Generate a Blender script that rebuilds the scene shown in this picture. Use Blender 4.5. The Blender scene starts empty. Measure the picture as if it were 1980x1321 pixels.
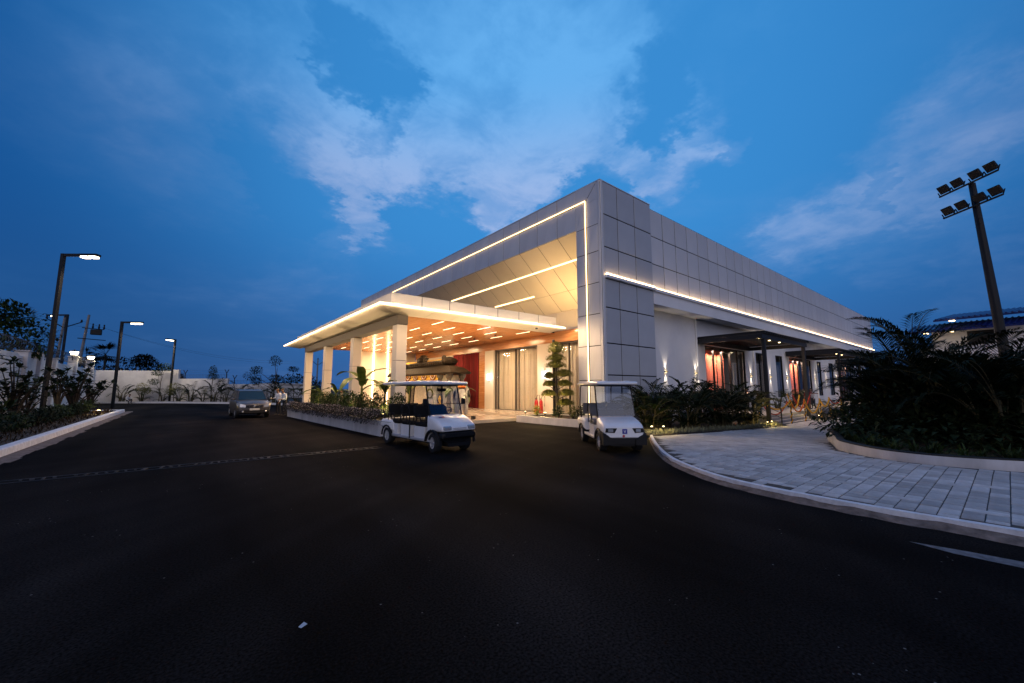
import bpy, bmesh, math, random
from mathutils import Vector, Matrix, Quaternion
from math import sin, cos, pi, radians, atan2, sqrt, hypot

sc = bpy.context.scene
COL = sc.collection
RND = random.Random(11)

# ------------------------------------------------------------------ camera
cam_d = bpy.data.cameras.new('camera')
cam_d.sensor_width = 36.0
cam_d.lens = 13.96
cam_d.clip_start = 0.05
cam_d.clip_end = 3000.0
cam = bpy.data.objects.new('camera', cam_d)
COL.objects.link(cam)
CAM = Vector((-16.14, -12.62, 1.75))
cam.location = CAM
cam.rotation_euler = (radians(90 + 6.72), 0, radians(51.144 - 90))
sc.camera = cam

# ------------------------------------------------------------------ dusk sky
world = bpy.data.worlds.new('World')
sc.world = world
world.use_nodes = True
world.cycles.sampling_method = 'MANUAL'
world.cycles.sample_map_resolution = 512
wt = world.node_tree
wt.nodes.clear()


def wn(kind, **kw):
    n = wt.nodes.new(kind)
    for k, v in kw.items():
        setattr(n, k, v)
    return n


def wmath(op, a, b=None, c=None, clamp=False):
    n = wn('ShaderNodeMath', operation=op, use_clamp=clamp)
    for i, s in enumerate((a, b, c)):
        if s is None:
            continue
        if isinstance(s, (int, float)):
            n.inputs[i].default_value = s
        else:
            wt.links.new(s, n.inputs[i])
    return n.outputs[0]


def wmix(fac, a, b, mode='MIX'):
    n = wn('ShaderNodeMix', data_type='RGBA', blend_type=mode)
    n.clamp_factor = True
    for sock, v in ((n.inputs[0], fac), (n.inputs[6], a), (n.inputs[7], b)):
        if isinstance(v, (int, float)):
            sock.default_value = v
        elif isinstance(v, tuple):
            sock.default_value = (*v, 1)
        else:
            wt.links.new(v, sock)
    return n.outputs[2]


def wsmooth(v, lo, hi):
    n = wn('ShaderNodeMapRange', interpolation_type='SMOOTHSTEP')
    wt.links.new(v, n.inputs[0])
    n.inputs[1].default_value = lo
    n.inputs[2].default_value = hi
    return n.outputs[0]


tc = wn('ShaderNodeTexCoord')
DIR = tc.outputs['Generated']
sep = wn('ShaderNodeSeparateXYZ')
wt.links.new(DIR, sep.inputs[0])
up = wmath('MAXIMUM', sep.outputs[2], 0.0)
den = wmath('ADD', up, 0.16)
px = wmath('DIVIDE', sep.outputs[0], den)
py = wmath('DIVIDE', sep.outputs[1], den)
comb = wn('ShaderNodeCombineXYZ')
wt.links.new(px, comb.inputs[0])
wt.links.new(py, comb.inputs[1])
LAYER = comb.outputs[0]


def wnoise(vec, scale, detail, rough, dist=0.0, off=(0, 0, 0)):
    m = wn('ShaderNodeMapping')
    m.inputs['Location'].default_value = off
    wt.links.new(vec, m.inputs[0])
    n = wn('ShaderNodeTexNoise')
    wt.links.new(m.outputs[0], n.inputs['Vector'])
    n.inputs['Scale'].default_value = scale
    n.inputs['Detail'].default_value = detail
    n.inputs['Roughness'].default_value = rough
    n.inputs['Distortion'].default_value = dist
    return n.outputs[0]


def wblob(d, lo, hi):
    """smooth patch round a direction of the sky"""
    n = wn('ShaderNodeVectorMath', operation='DOT_PRODUCT')
    wt.links.new(DIR, n.inputs[0])
    v = Vector(d).normalized()
    n.inputs[1].default_value = v
    return wsmooth(n.outputs['Value'], cos(radians(hi)), cos(radians(lo)))


sky = wn('ShaderNodeTexSky', sky_type='NISHITA', sun_disc=False)
sky.sun_elevation = radians(3.0)
sky.sun_rotation = radians(219.0)
sky.air_density = 1.0
sky.dust_density = 0.6
sky.ozone_density = 3.0

glow = wblob((0.60, 0.57, 0.55), 4, 60.0)
# blue of the cloud sheet, paler towards the afterglow overhead, deep near the horizon
base = wmix(glow, (0.005, 0.078, 0.285), (0.040, 0.255, 0.635))
low = wmix(glow, (0.010, 0.070, 0.240), (0.030, 0.142, 0.43))
base = wmix(wsmooth(up, 0.03, 0.40), low, base)


def wvec(op, a_, b_):
    n = wn('ShaderNodeVectorMath', operation=op)
    for i, v in enumerate((a_, b_)):
        if isinstance(v, tuple):
            n.inputs[i].default_value = v
        else:
            wt.links.new(v, n.inputs[i])
    return n


def wnoise3(vec, scale, detail, rough, off):
    m = wn('ShaderNodeMapping')
    m.inputs['Location'].default_value = off
    wt.links.new(vec, m.inputs[0])
    n = wn('ShaderNodeTexNoise')
    wt.links.new(m.outputs[0], n.inputs['Vector'])
    n.inputs['Scale'].default_value = scale
    n.inputs['Detail'].default_value = detail
    n.inputs['Roughness'].default_value = rough
    return n.outputs['Color']


# cloud cover: broad openings whose rims are broken up by turbulence
turb = wvec('SUBTRACT', wnoise3(LAYER, 2.1, 6.0, 0.60, (3.1, 1.7, 0.0)), (0.5, 0.5, 0.5)).outputs[0]
turb = wvec('MULTIPLY', turb, (0.34, 0.34, 0.24)).outputs[0]
turb2 = wvec('SUBTRACT', wnoise3(LAYER, 7.5, 4.0, 0.66, (0.6, 4.1, 0.0)), (0.5, 0.5, 0.5)).outputs[0]
turb = wvec('ADD', turb, wvec('MULTIPLY', turb2, (0.17, 0.17, 0.12)).outputs[0]).outputs[0]
WDIR = wvec('NORMALIZE', wvec('ADD', DIR, turb).outputs[0], (0, 0, 0)).outputs[0]
cov = None
for d, c_, w_ in (
        ((0.175, 0.84, 0.513), 0.991, 0.45),
        ((0.262, 0.845, 0.466), 0.994, 0.4),
        ((0.551, 0.514, 0.657), 0.98719, 1.0),
        ((0.616, 0.547, 0.566), 0.99064, 1.0),
        ((0.551, 0.646, 0.528), 0.98839, 1.0),
        ((0.457, 0.738, 0.497), 0.99141, 1.0),
        ((0.463, 0.628, 0.626), 0.98645, 0.9),
        ((0.371, 0.752, 0.545), 0.9906, 0.8),
        ((0.298, 0.814, 0.498), 0.99492, 0.7),
        ((0.35, 0.651, 0.674), 0.98771, 0.7),
        ((0.22, 0.695, 0.684), 0.99429, 0.5),
        ((0.137, 0.791, 0.596), 0.98943, 0.42),
        ((-0.029, 0.858, 0.512), 0.97487, 0.4),
        ((0.191, 0.837, 0.514), 0.99743, 0.4),
        ((-0.17, 0.886, 0.432), 0.99114, 0.22),
        ((0.302, 0.875, 0.377), 0.99801, 0.8),
        ((0.27, 0.898, 0.346), 0.99924, 0.6),
        ((0.504, 0.753, 0.423), 0.9977, 0.8),
        ((0.571, 0.689, 0.445), 0.9973, 0.9),
        ((0.627, 0.615, 0.478), 0.9982, 0.9),
        ((0.756, 0.363, 0.544), 0.99747, 0.85),
        ((0.806, 0.31, 0.504), 0.9986, 0.8),
        ((0.736, 0.481, 0.477), 0.9973, 0.85),
        ((0.783, 0.449, 0.43), 0.99814, 0.7),
        ((0.784, 0.381, 0.49), 0.99892, 0.6),
        ((0.758, 0.243, 0.606), 0.99682, 0.3),
        ((0.6, 0.409, 0.688), 0.9928, 0.45),
        ((0.926, 0.24, 0.29), 0.99745, 0.34),
        ((0.928, 0.172, 0.331), 0.99666, 0.37),
        ((0.928, 0.098, 0.361), 0.99544, 0.38),
        ((0.925, 0.022, 0.38), 0.996, 0.37),
        ((0.915, -0.042, 0.402), 0.99648, 0.34),
        ((0.958, 0.039, 0.283), 0.99704, 0.25),
        ((0.965, 0.135, 0.223), 0.99902, 0.25),
        ((0.988, 0.001, 0.157), 0.99765, 0.28),
        ((0.212, 0.754, 0.622), 0.9972, -1.22),
        ((0.277, 0.768, 0.578), 0.99796, -1.22),
        ((0.168, 0.739, 0.653), 0.99911, -0.68),
        ((0.503, 0.634, 0.588), 0.99805, -1.01),
        ((0.378, 0.718, 0.584), 0.99945, -0.68),
        ((0.418, 0.65, 0.635), 0.99851, -0.54),
        ((0.412, 0.823, 0.39), 0.99525, -0.81),
        ((0.452, 0.763, 0.462), 0.99854, -0.68),
        ((0.69, 0.569, 0.448), 0.9965, -1.08),
        ((0.922, 0.123, 0.368), 0.99973, -0.22),
        ((0.688, 0.425, 0.589), 0.99727, -1.22),
        ((0.127, 0.887, 0.445), 0.99401, -0.81),
        ((0.556, 0.608, 0.566), 0.99894, -0.54),
        ((0.808, 0.221, 0.545), 0.99436, -0.41)):
    dn = wvec('DOT_PRODUCT', WDIR, d)
    mr = wn('ShaderNodeMapRange', interpolation_type='SMOOTHSTEP')
    wt.links.new(dn.outputs['Value'], mr.inputs[0])
    mr.inputs[1].default_value = 1 - (1 - c_) * 1.7
    mr.inputs[2].default_value = 1 - (1 - c_) * 0.15
    mr.inputs[4].default_value = w_
    cov = mr.outputs[0] if cov is None else wmath('ADD', cov, mr.outputs[0])
n_big = wnoise(LAYER, 1.3, 6.0, 0.60, 0.3, (2.3, 0.7, 0.0))
n_out = wmath('MULTIPLY', wsmooth(n_big, 0.45, 0.75), 0.45)
cov = wmath('ADD', wmath('MULTIPLY', cov, 0.80), wmath('MULTIPLY', wmath('SUBTRACT', n_big, 0.5), 1.5))
cov = wmath('ADD', cov, wmath('MULTIPLY', n_out, 0.35))
hole = wsmooth(cov, 0.36, 1.65)
edge = wsmooth(cov, 0.42, 0.84)
veil = wsmooth(cov, -0.15, 0.9)
lilac = wmix(glow, (0.022, 0.150, 0.44), (0.13, 0.42, 0.84))
pink = wmix(glow, (0.034, 0.135, 0.365), (0.35, 0.475, 0.775))
lil = wmix(wsmooth(up, 0.66, 0.40), lilac, pink)
n_in = wnoise(LAYER, 4.2, 5.0, 0.62, 0.4, (5.0, 2.0, 0.5))
lil = wmix(wmath('MULTIPLY', wsmooth(n_in, 0.40, 0.70), 0.55), lil, base)
col = wmix(wmath('MULTIPLY', veil, 0.30), base, lil)
col = wmix(wmath('MULTIPLY', wmath('ADD', wmath('MULTIPLY', hole, 0.92), wmath('MULTIPLY', edge, 0.18)), 0.95), col, lil)
skymul = wn('ShaderNodeVectorMath', operation='SCALE')
wt.links.new(sky.outputs[0], skymul.inputs[0])
skymul.inputs['Scale'].default_value = 0.010
col = wmix(1.0, col, skymul.outputs[0], 'ADD')
# below the horizon: dark earth
col = wmix(wsmooth(sep.outputs[2], -0.02, 0.0), (0.01, 0.012, 0.016), col)
bg = wn('ShaderNodeBackground')
wt.links.new(col, bg.inputs[0])
bg.inputs[1].default_value = 1.0
wo = wn('ShaderNodeOutputWorld')
wt.links.new(bg.outputs[0], wo.inputs[0])

# ------------------------------------------------------------------ afterglow: one low soft sun behind the camera
sun_d = bpy.data.lights.new('sun', 'SUN')
sun_d.energy = 0.95
sun_d.color = (1.0, 0.87, 0.82)
sun_d.angle = radians(70)
sun = bpy.data.objects.new('sun', sun_d)
COL.objects.link(sun)
SUN_AZ, SUN_EL = radians(231.0), radians(20.0)
sd = Vector((cos(SUN_AZ) * cos(SUN_EL), sin(SUN_AZ) * cos(SUN_EL), sin(SUN_EL)))
sun.rotation_euler = (-sd).to_track_quat('-Z', 'Y').to_euler()
sun.location = sd * 60

sc.view_settings.view_transform = 'Standard'
sc.view_settings.look = 'None'
sc.view_settings.exposure = 0.0
sc.view_settings.gamma = 1.0
sc.view_settings.use_curve_mapping = False
sc.render.engine = 'CYCLES'
sc.cycles.use_denoising = True
sc.cycles.max_bounces = 6
sc.cycles.transparent_max_bounces = 16
sc.cycles.sample_clamp_indirect = 6.0
sc.cycles.caustics_reflective = False
sc.cycles.caustics_refractive = False

# ------------------------------------------------------------------ materials


def mat(name, col, rough=0.6, metal=0.0, var=0.0, scale=4.0, bump=0.0, bscale=60.0, rnd=0.0,
        spec=0.5, stretch=None, col2=None, trans=0.0):
    m = bpy.data.materials.new(name)
    m.use_nodes = True
    nt = m.node_tree
    b = nt.nodes['Principled BSDF']
    b.inputs['Roughness'].default_value = rough
    b.inputs['Metallic'].default_value = metal
    b.inputs['Specular IOR Level'].default_value = spec
    b.inputs['Base Color'].default_value = (*col, 1)
    out = None
    tcn = nt.nodes.new('ShaderNodeTexCoord')
    vec = tcn.outputs['Object']
    if stretch:
        mp = nt.nodes.new('ShaderNodeMapping')
        mp.inputs['Scale'].default_value = stretch
        nt.links.new(vec, mp.inputs[0])
        vec = mp.outputs[0]
    if var or col2:
        n = nt.nodes.new('ShaderNodeTexNoise')
        n.inputs['Scale'].default_value = scale
        n.inputs['Detail'].default_value = 6
        n.inputs['Roughness'].default_value = 0.62
        nt.links.new(vec, n.inputs['Vector'])
        r = nt.nodes.new('ShaderNodeValToRGB')
        e = r.color_ramp.elements
        e[0].position, e[1].position = 0.32, 0.68
        c2 = col2 or tuple(min(1, c * (1 + var)) for c in col)
        c1 = col if col2 else tuple(c * (1 - var) for c in col)
        e[0].color, e[1].color = (*c1, 1), (*c2, 1)
        nt.links.new(n.outputs[0], r.inputs[0])
        out = r.outputs[0]
    if rnd:
        oi = nt.nodes.new('ShaderNodeObjectInfo')
        hs = nt.nodes.new('ShaderNodeHueSaturation')
        mr = nt.nodes.new('ShaderNodeMapRange')
        mr.inputs[3].default_value, mr.inputs[4].default_value = 1 - rnd, 1 + rnd
        nt.links.new(oi.outputs['Random'], mr.inputs[0])
        nt.links.new(mr.outputs[0], hs.inputs['Value'])
        if out:
            nt.links.new(out, hs.inputs['Color'])
        else:
            hs.inputs['Color'].default_value = (*col, 1)
        out = hs.outputs[0]
    if out:
        nt.links.new(out, b.inputs['Base Color'])
    if bump:
        n2 = nt.nodes.new('ShaderNodeTexNoise')
        n2.inputs['Scale'].default_value = bscale
        n2.inputs['Detail'].default_value = 5
        nt.links.new(vec, n2.inputs['Vector'])
        bp = nt.nodes.new('ShaderNodeBump')
        bp.inputs['Strength'].default_value = bump
        bp.inputs['Distance'].default_value = 0.02
        nt.links.new(n2.outputs[0], bp.inputs['Height'])
        nt.links.new(bp.outputs[0], b.inputs['Normal'])
    if trans:
        b.inputs['Transmission Weight'].default_value = trans
    return m


def emit(name, col, strength):
    m = bpy.data.materials.new(name)
    m.use_nodes = True
    nt = m.node_tree
    nt.nodes.clear()
    e = nt.nodes.new('ShaderNodeEmission')
    e.inputs[0].default_value = (*col, 1)
    e.inputs[1].default_value = strength
    o = nt.nodes.new('ShaderNodeOutputMaterial')
    nt.links.new(e.outputs[0], o.inputs[0])
    return m


def glass(name, tint, refl=1.0, rough=0.02):
    m = bpy.data.materials.new(name)
    m.use_nodes = True
    nt = m.node_tree
    nt.nodes.clear()
    t = nt.nodes.new('ShaderNodeBsdfTransparent')
    t.inputs[0].default_value = (*tint, 1)
    g = nt.nodes.new('ShaderNodeBsdfGlossy')
    g.inputs['Roughness'].default_value = rough
    f = nt.nodes.new('ShaderNodeLayerWeight')
    f.inputs[0].default_value = 0.5
    pw_ = nt.nodes.new('ShaderNodeMath')
    pw_.operation = 'POWER'
    pw_.inputs[1].default_value = 6.0
    nt.links.new(f.outputs['Facing'], pw_.inputs[0])
    mu = nt.nodes.new('ShaderNodeMath')
    mu.operation = 'MULTIPLY_ADD'
    mu.inputs[1].default_value = 0.65 * refl
    mu.inputs[2].default_value = 0.05 * refl
    mu.use_clamp = True
    nt.links.new(pw_.outputs[0], mu.inputs[0])
    mx = nt.nodes.new('ShaderNodeMixShader')
    nt.links.new(mu.outputs[0], mx.inputs[0])
    nt.links.new(t.outputs[0], mx.inputs[1])
    nt.links.new(g.outputs[0], mx.inputs[2])
    o = nt.nodes.new('ShaderNodeOutputMaterial')
    nt.links.new(mx.outputs[0], o.inputs[0])
    return m


def asphalt_mat():
    m = mat('asphalt', (0.013, 0.0125, 0.0135), 0.85, spec=0.015)
    nt = m.node_tree
    b = nt.nodes['Principled BSDF']
    tcn = nt.nodes.new('ShaderNodeTexCoord')

    def nz(scale, det, stretch=(1, 1, 1)):
        mp = nt.nodes.new('ShaderNodeMapping')
        mp.inputs['Scale'].default_value = stretch
        n = nt.nodes.new('ShaderNodeTexNoise')
        n.inputs['Scale'].default_value = scale
        n.inputs['Detail'].default_value = det
        nt.links.new(tcn.outputs['Object'], mp.inputs[0])
        nt.links.new(mp.outputs[0], n.inputs['Vector'])
        return n.outputs[0]
    r = nt.nodes.new('ShaderNodeValToRGB')
    e = r.color_ramp.elements
    e[0].position, e[1].position = 0.30, 0.80
    e[0].color = (0.0026, 0.0026, 0.0030, 1)
    e[1].color = (0.021, 0.0175, 0.016, 1)
    nt.links.new(nz(0.42, 7, (1.5, 0.28, 1)), r.inputs[0])
    # lanes polished by turning tyres
    vs_ = nt.nodes.new('ShaderNodeVectorMath')
    vs_.operation = 'DISTANCE'
    vs_.inputs[1].default_value = (-2.0, -24.0, 0.0)
    nt.links.new(tcn.outputs['Object'], vs_.inputs[0])
    ln = nt.nodes.new('ShaderNodeTexNoise')
    ln.noise_dimensions = '1D'
    ln.inputs['Scale'].default_value = 0.85
    ln.inputs['Detail'].default_value = 4
    nt.links.new(vs_.outputs['Value'], ln.inputs['W'])
    lr = nt.nodes.new('ShaderNodeMapRange')
    lr.inputs[1].default_value, lr.inputs[2].default_value = 0.35, 0.65
    lr.inputs[3].default_value, lr.inputs[4].default_value = 0.80, 1.22
    nt.links.new(ln.outputs[0], lr.inputs[0])
    # aggregate: fine light and dark stones
    ag = nt.nodes.new('ShaderNodeMapRange')
    ag.inputs[1].default_value, ag.inputs[2].default_value = 0.30, 0.72
    ag.inputs[3].default_value, ag.inputs[4].default_value = 0.25, 1.9
    nt.links.new(nz(48, 3), ag.inputs[0])
    am = nt.nodes.new('ShaderNodeMix')
    am.data_type = 'RGBA'
    am.blend_type = 'MULTIPLY'
    am.inputs[0].default_value = 1.0
    nt.links.new(r.outputs[0], am.inputs[6])
    lm = nt.nodes.new('ShaderNodeMath')
    lm.operation = 'MULTIPLY'
    nt.links.new(ag.outputs[0], lm.inputs[0])
    nt.links.new(lr.outputs[0], lm.inputs[1])
    nt.links.new(lm.outputs[0], am.inputs[7])
    # pale grit
    v = nt.nodes.new('ShaderNodeTexVoronoi')
    v.inputs['Scale'].default_value = 9.0
    nt.links.new(tcn.outputs['Object'], v.inputs['Vector'])
    lt = nt.nodes.new('ShaderNodeMath')
    lt.operation = 'LESS_THAN'
    lt.inputs[1].default_value = 0.075
    nt.links.new(v.outputs['Distance'], lt.inputs[0])
    gt = nt.nodes.new('ShaderNodeMath')
    gt.operation = 'GREATER_THAN'
    gt.inputs[1].default_value = 0.58
    nt.links.new(nz(1.3, 3), gt.inputs[0])
    mu = nt.nodes.new('ShaderNodeMath')
    mu.operation = 'MULTIPLY'
    nt.links.new(lt.outputs[0], mu.inputs[0])
    nt.links.new(gt.outputs[0], mu.inputs[1])
    mx = nt.nodes.new('ShaderNodeMix')
    mx.data_type = 'RGBA'
    nt.links.new(mu.outputs[0], mx.inputs[0])
    nt.links.new(am.outputs[2], mx.inputs[6])
    mx.inputs[7].default_value = (0.16, 0.15, 0.14, 1)
    nt.links.new(mx.outputs[2], b.inputs['Base Color'])
    rr = nt.nodes.new('ShaderNodeMapRange')
    rr.inputs[3].default_value, rr.inputs[4].default_value = 0.75, 0.95
    nt.links.new(nz(0.8, 5, (1, .4, 1)), rr.inputs[0])
    nt.links.new(rr.outputs[0], b.inputs['Roughness'])
    bp = nt.nodes.new('ShaderNodeBump')
    bp.inputs['Strength'].default_value = 0.35
    bp.inputs['Distance'].default_value = 0.008
    nt.links.new(nz(75, 6), bp.inputs['Height'])
    nt.links.new(bp.outputs[0], b.inputs['Normal'])
    return m


def wood_mat():
    m = mat('wood_laminate', (0.24, 0.085, 0.03), 0.22, spec=0.5)
    nt = m.node_tree
    b = nt.nodes['Principled BSDF']
    tcn = nt.nodes.new('ShaderNodeTexCoord')
    mp = nt.nodes.new('ShaderNodeMapping')
    mp.inputs['Scale'].default_value = (5.0, 0.35, 5.0)
    n = nt.nodes.new('ShaderNodeTexNoise')
    n.inputs['Scale'].default_value = 3.0
    n.inputs['Detail'].default_value = 8
    n.inputs['Distortion'].default_value = 0.6
    r = nt.nodes.new('ShaderNodeValToRGB')
    e = r.color_ramp.elements
    e[0].position, e[1].position = 0.3, 0.72
    e[0].color, e[1].color = (0.38, 0.145, 0.050, 1), (0.60, 0.275, 0.110, 1)
    nt.links.new(tcn.outputs['Object'], mp.inputs[0])
    nt.links.new(mp.outputs[0], n.inputs['Vector'])
    nt.links.new(n.outputs[0], r.inputs[0])
    nt.links.new(r.outputs[0], b.inputs['Base Color'])
    return m


M = {
    'asphalt': asphalt_mat(),
    'wood': wood_mat(),
    'earth': mat('earth', (0.035, 0.024, 0.016), 0.95, var=0.4, scale=2.5, bump=0.6, bscale=14),
    'grassland': mat('dark_field', (0.012, 0.014, 0.008), 0.95, var=0.4, scale=0.05),
    'paver': mat('concrete_paver', (0.45, 0.44, 0.43), 0.75, var=0.18, scale=5.0, bump=0.25, bscale=70, rnd=0.28),
    'paver_bed': mat('joint_sand', (0.06, 0.057, 0.053), 0.95, var=0.3, scale=6),
    'kerb_white': mat('white_kerb_paint', (0.72, 0.72, 0.74), 0.7, var=0.15, scale=7, bump=0.4, bscale=30),
    'haunch': mat('rough_mortar', (0.17, 0.125, 0.10), 0.95, var=0.5, scale=6, bump=1.0, bscale=16),
    'road_paint': mat('worn_road_paint', (0.13, 0.13, 0.14), 0.9, var=0.55, scale=9),
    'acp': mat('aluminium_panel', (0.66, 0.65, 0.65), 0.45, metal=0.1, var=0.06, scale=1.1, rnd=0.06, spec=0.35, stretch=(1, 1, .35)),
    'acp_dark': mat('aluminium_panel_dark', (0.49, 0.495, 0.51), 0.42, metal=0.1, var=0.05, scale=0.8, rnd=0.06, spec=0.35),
    'acp_cream': mat('cream_panel', (0.62, 0.56, 0.48), 0.5, var=0.04, scale=0.8, rnd=0.04, spec=0.3),
    'core': mat('dark_joint_backing', (0.006, 0.006, 0.007), 0.95, spec=0.05),
    'white': mat('white_wall_paint', (0.80, 0.80, 0.81), 0.75, var=0.05, scale=0.6, bump=0.08, bscale=40),
    'interior': mat('dim_interior_paint', (0.22, 0.20, 0.18), 0.8),
    'cream': mat('cream_wall_paint', (0.66, 0.58, 0.47), 0.6, var=0.03, scale=0.8),
    'white_wall': mat('weathered_white_wall', (0.62, 0.61, 0.61), 0.85, var=0.14, scale=0.9, bump=0.15, bscale=25),
    'planter_white': mat('stained_white_planter', (0.52, 0.51, 0.52), 0.8, var=0.22, scale=1.3, bump=0.2, bscale=20, stretch=(1, 1, .35)),
    'led': emit('warm_led', (1.0, 0.66, 0.30), 5.5),
    'led_hot': emit('warm_led_bright', (1.0, 0.68, 0.34), 5.0),
    'led_wash': emit('warm_led_wash', (1.0, 0.66, 0.34), 14.0),
    'strip': emit('ceiling_strip_light', (1.0, 0.72, 0.42), 6.0),
    'lamp_white': emit('street_lamp_led', (1.0, 0.84, 0.60), 9.0),
    'lamp_cool': emit('cool_lamp', (0.85, 0.94, 1.0), 8.0),
    'spark': emit('small_warm_lamp', (1.0, 0.72, 0.34), 9.0),
    'glass': glass('window_glass', (0.95, 0.96, 0.97), 0.8),
    'glass_dark': glass('sky_reflection_glass', (0.42, 0.50, 0.62), 1.8, 0.0),
    'screen': glass('cart_windshield', (0.78, 0.84, 0.92), 1.1, 0.0),
    'black': mat('black_metal', (0.008, 0.008, 0.009), 0.55, spec=0.3),
    'charcoal': mat('charcoal_metal', (0.016, 0.017, 0.020), 0.55, spec=0.3),
    'beam': mat('dark_taupe_panel', (0.07, 0.056, 0.046), 0.6, var=0.05, scale=1),
    'curtain': mat('beige_curtain', (0.60, 0.49, 0.36), 0.9, var=0.30, scale=5, stretch=(1, 1, .02)),  # vertical dark streaks painted in to deepen the shading of the folds
    'red_cloth': mat('red_cloth', (0.15, 0.006, 0.007), 0.9, var=0.45, scale=5, stretch=(1, 1, .03)),
    'salmon': mat('salmon_curtain', (0.78, 0.21, 0.13), 0.85, var=0.1, scale=2),
    'grey_cloth': mat('grey_blind', (0.20, 0.20, 0.215), 0.9, var=0.1, scale=2),
    'tile': mat('polished_floor_tile', (0.46, 0.39, 0.32), 0.18, var=0.12, scale=2.2),
    'step': mat('granite_step', (0.20, 0.20, 0.215), 0.5, var=0.15, scale=8),
    'concrete': mat('concrete_post', (0.22, 0.21, 0.20), 0.9, var=0.2, scale=3),
    'steel': mat('dull_steel', (0.045, 0.042, 0.040), 0.8, spec=0.2, rnd=.5),
    'wire': mat('razor_wire', (0.045, 0.045, 0.05), 0.5, metal=0.4),
    'cart_white': mat('white_cart_plastic', (0.84, 0.84, 0.85), 0.22, var=0.05, scale=3, spec=0.6),
    'cart_grey': mat('grey_cart_sill', (0.36, 0.36, 0.38), 0.5, var=0.06, scale=3),
    'rubber': mat('rubber', (0.010, 0.010, 0.011), 0.85),
    'vinyl': mat('black_vinyl', (0.010, 0.0095, 0.0095), 0.7, spec=0.2, bump=0.1, bscale=30),
    'vinyl_grey': mat('grey_vinyl', (0.13, 0.122, 0.118), 0.6),
    'rim_grey': mat('silver_wheel', (0.42, 0.42, 0.44), 0.4, metal=0.2),
    'chrome': mat('chrome', (0.6, 0.6, 0.62), 0.2, metal=1.0),
    'car_paint': mat('dark_grey_car_paint', (0.10, 0.095, 0.10), 0.28, metal=0.55, spec=0.6),
    'headlamp': mat('headlamp_glass', (0.50, 0.52, 0.55), 0.12, metal=0.5),
    'plate': mat('number_plate', (0.55, 0.55, 0.53), 0.6),
    'blue_mark': mat('blue_sticker', (0.03, 0.035, 0.30), 0.5),
    'red_mark': mat('red_sticker', (0.45, 0.03, 0.05), 0.5),
    'white_mark': mat('white_print', (0.75, 0.75, 0.78), 0.5),
    'skin': mat('skin', (0.20, 0.105, 0.065), 0.6),
    'hair': mat('black_hair', (0.010, 0.008, 0.007), 0.6),
    'shirt_white': mat('white_cotton', (0.74, 0.75, 0.78), 0.9, var=0.08, scale=7),
    'shirt_grey': mat('pale_grey_cotton', (0.52, 0.58, 0.66), 0.9, var=0.08, scale=7),
    'shirt_cream': mat('cream_cotton', (0.42, 0.37, 0.30), 0.9, var=0.08, scale=7),
    'trouser_dark': mat('dark_trousers', (0.012, 0.012, 0.016), 0.9),
    'trouser_blue': mat('blue_grey_trousers', (0.05, 0.06, 0.075), 0.9),
    'maroon': mat('maroon_cloth', (0.15, 0.018, 0.02), 0.9, var=0.1, scale=5),
    'shoe': mat('dark_shoe', (0.015, 0.012, 0.01), 0.6),
    'bronze': mat('carved_bronze', (0.017, 0.010, 0.005), 0.7, spec=0.2, var=0.4, scale=9, bump=1.0, bscale=24),
    'stone': mat('carved_grey_stone', (0.12, 0.105, 0.085), 0.8, var=0.3, scale=8, bump=0.8, bscale=20),
    'gold': mat('yellow_satin', (0.62, 0.36, 0.035), 0.5, var=0.15, scale=4),
    'elephant': mat('grey_statue', (0.26, 0.255, 0.25), 0.6, var=0.25, scale=4, bump=0.4, bscale=20),
    'ivory': mat('ivory_statue', (0.58, 0.52, 0.42), 0.5, var=0.15, scale=5),
    'orange_flower': mat('orange_marigold', (0.55, 0.13, 0.012), 0.9, var=0.3, scale=20),
    'red_flower': mat('red_garland', (0.34, 0.035, 0.015), 0.9, var=0.3, scale=20),
    'yellow_flower': mat('yellow_marigold', (0.55, 0.29, 0.018), 0.9, var=0.3, scale=20),
    'extinguisher': mat('red_enamel', (0.45, 0.012, 0.015), 0.3),
    'bark': mat('bark', (0.055, 0.042, 0.030), 0.9, var=0.3, scale=9, bump=0.8, bscale=30),
    'cane': mat('palm_cane', (0.075, 0.065, 0.03), 0.8, var=0.3, scale=9),
    'leaf_dark': mat('dark_leaf', (0.011, 0.021, 0.007), 0.7, spec=0.15, var=0.35, scale=6, rnd=0.2),
    'leaf_mid': mat('green_leaf', (0.026, 0.048, 0.011), 0.65, spec=0.2, var=0.35, scale=6, rnd=0.2),
    'leaf_palm': mat('palm_leaf', (0.0085, 0.015, 0.0055), 0.7, spec=0.12, var=0.3, scale=5, rnd=0.2),
    'leaf_banana': mat('banana_leaf', (0.090, 0.130, 0.020), 0.45, var=0.3, scale=4, rnd=0.2),
    'leaf_yellow': mat('yellow_green_leaf', (0.17, 0.165, 0.028), 0.55, var=0.35, scale=6, rnd=0.2),
    'leaf_edge': mat('cream_edged_leaf', (0.17, 0.18, 0.11), 0.6, var=0.5, scale=25),
    'leaf_dry': mat('brown_ground_leaf', (0.032, 0.020, 0.010), 0.9, spec=0.1, var=0.4, scale=9),
    'leaf_far': mat('far_leaf', (0.006, 0.008, 0.005), 0.9, spec=0.05, var=0.3, scale=2),
    'leaf_purple': mat('purple_trailing_leaf', (0.024, 0.026, 0.028), 0.9, spec=0.1, var=0.4, scale=15),
    'petal_white': mat('white_petal', (0.42, 0.39, 0.46), 0.9, var=0.3, scale=20),
    'roof_blue': mat('blue_glazed_tile', (0.012, 0.022, 0.13), 0.28, var=0.2, scale=6),
    'paper': mat('paper', (0.55, 0.55, 0.56), 0.9),
}

# ------------------------------------------------------------------ mesh helpers


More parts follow.
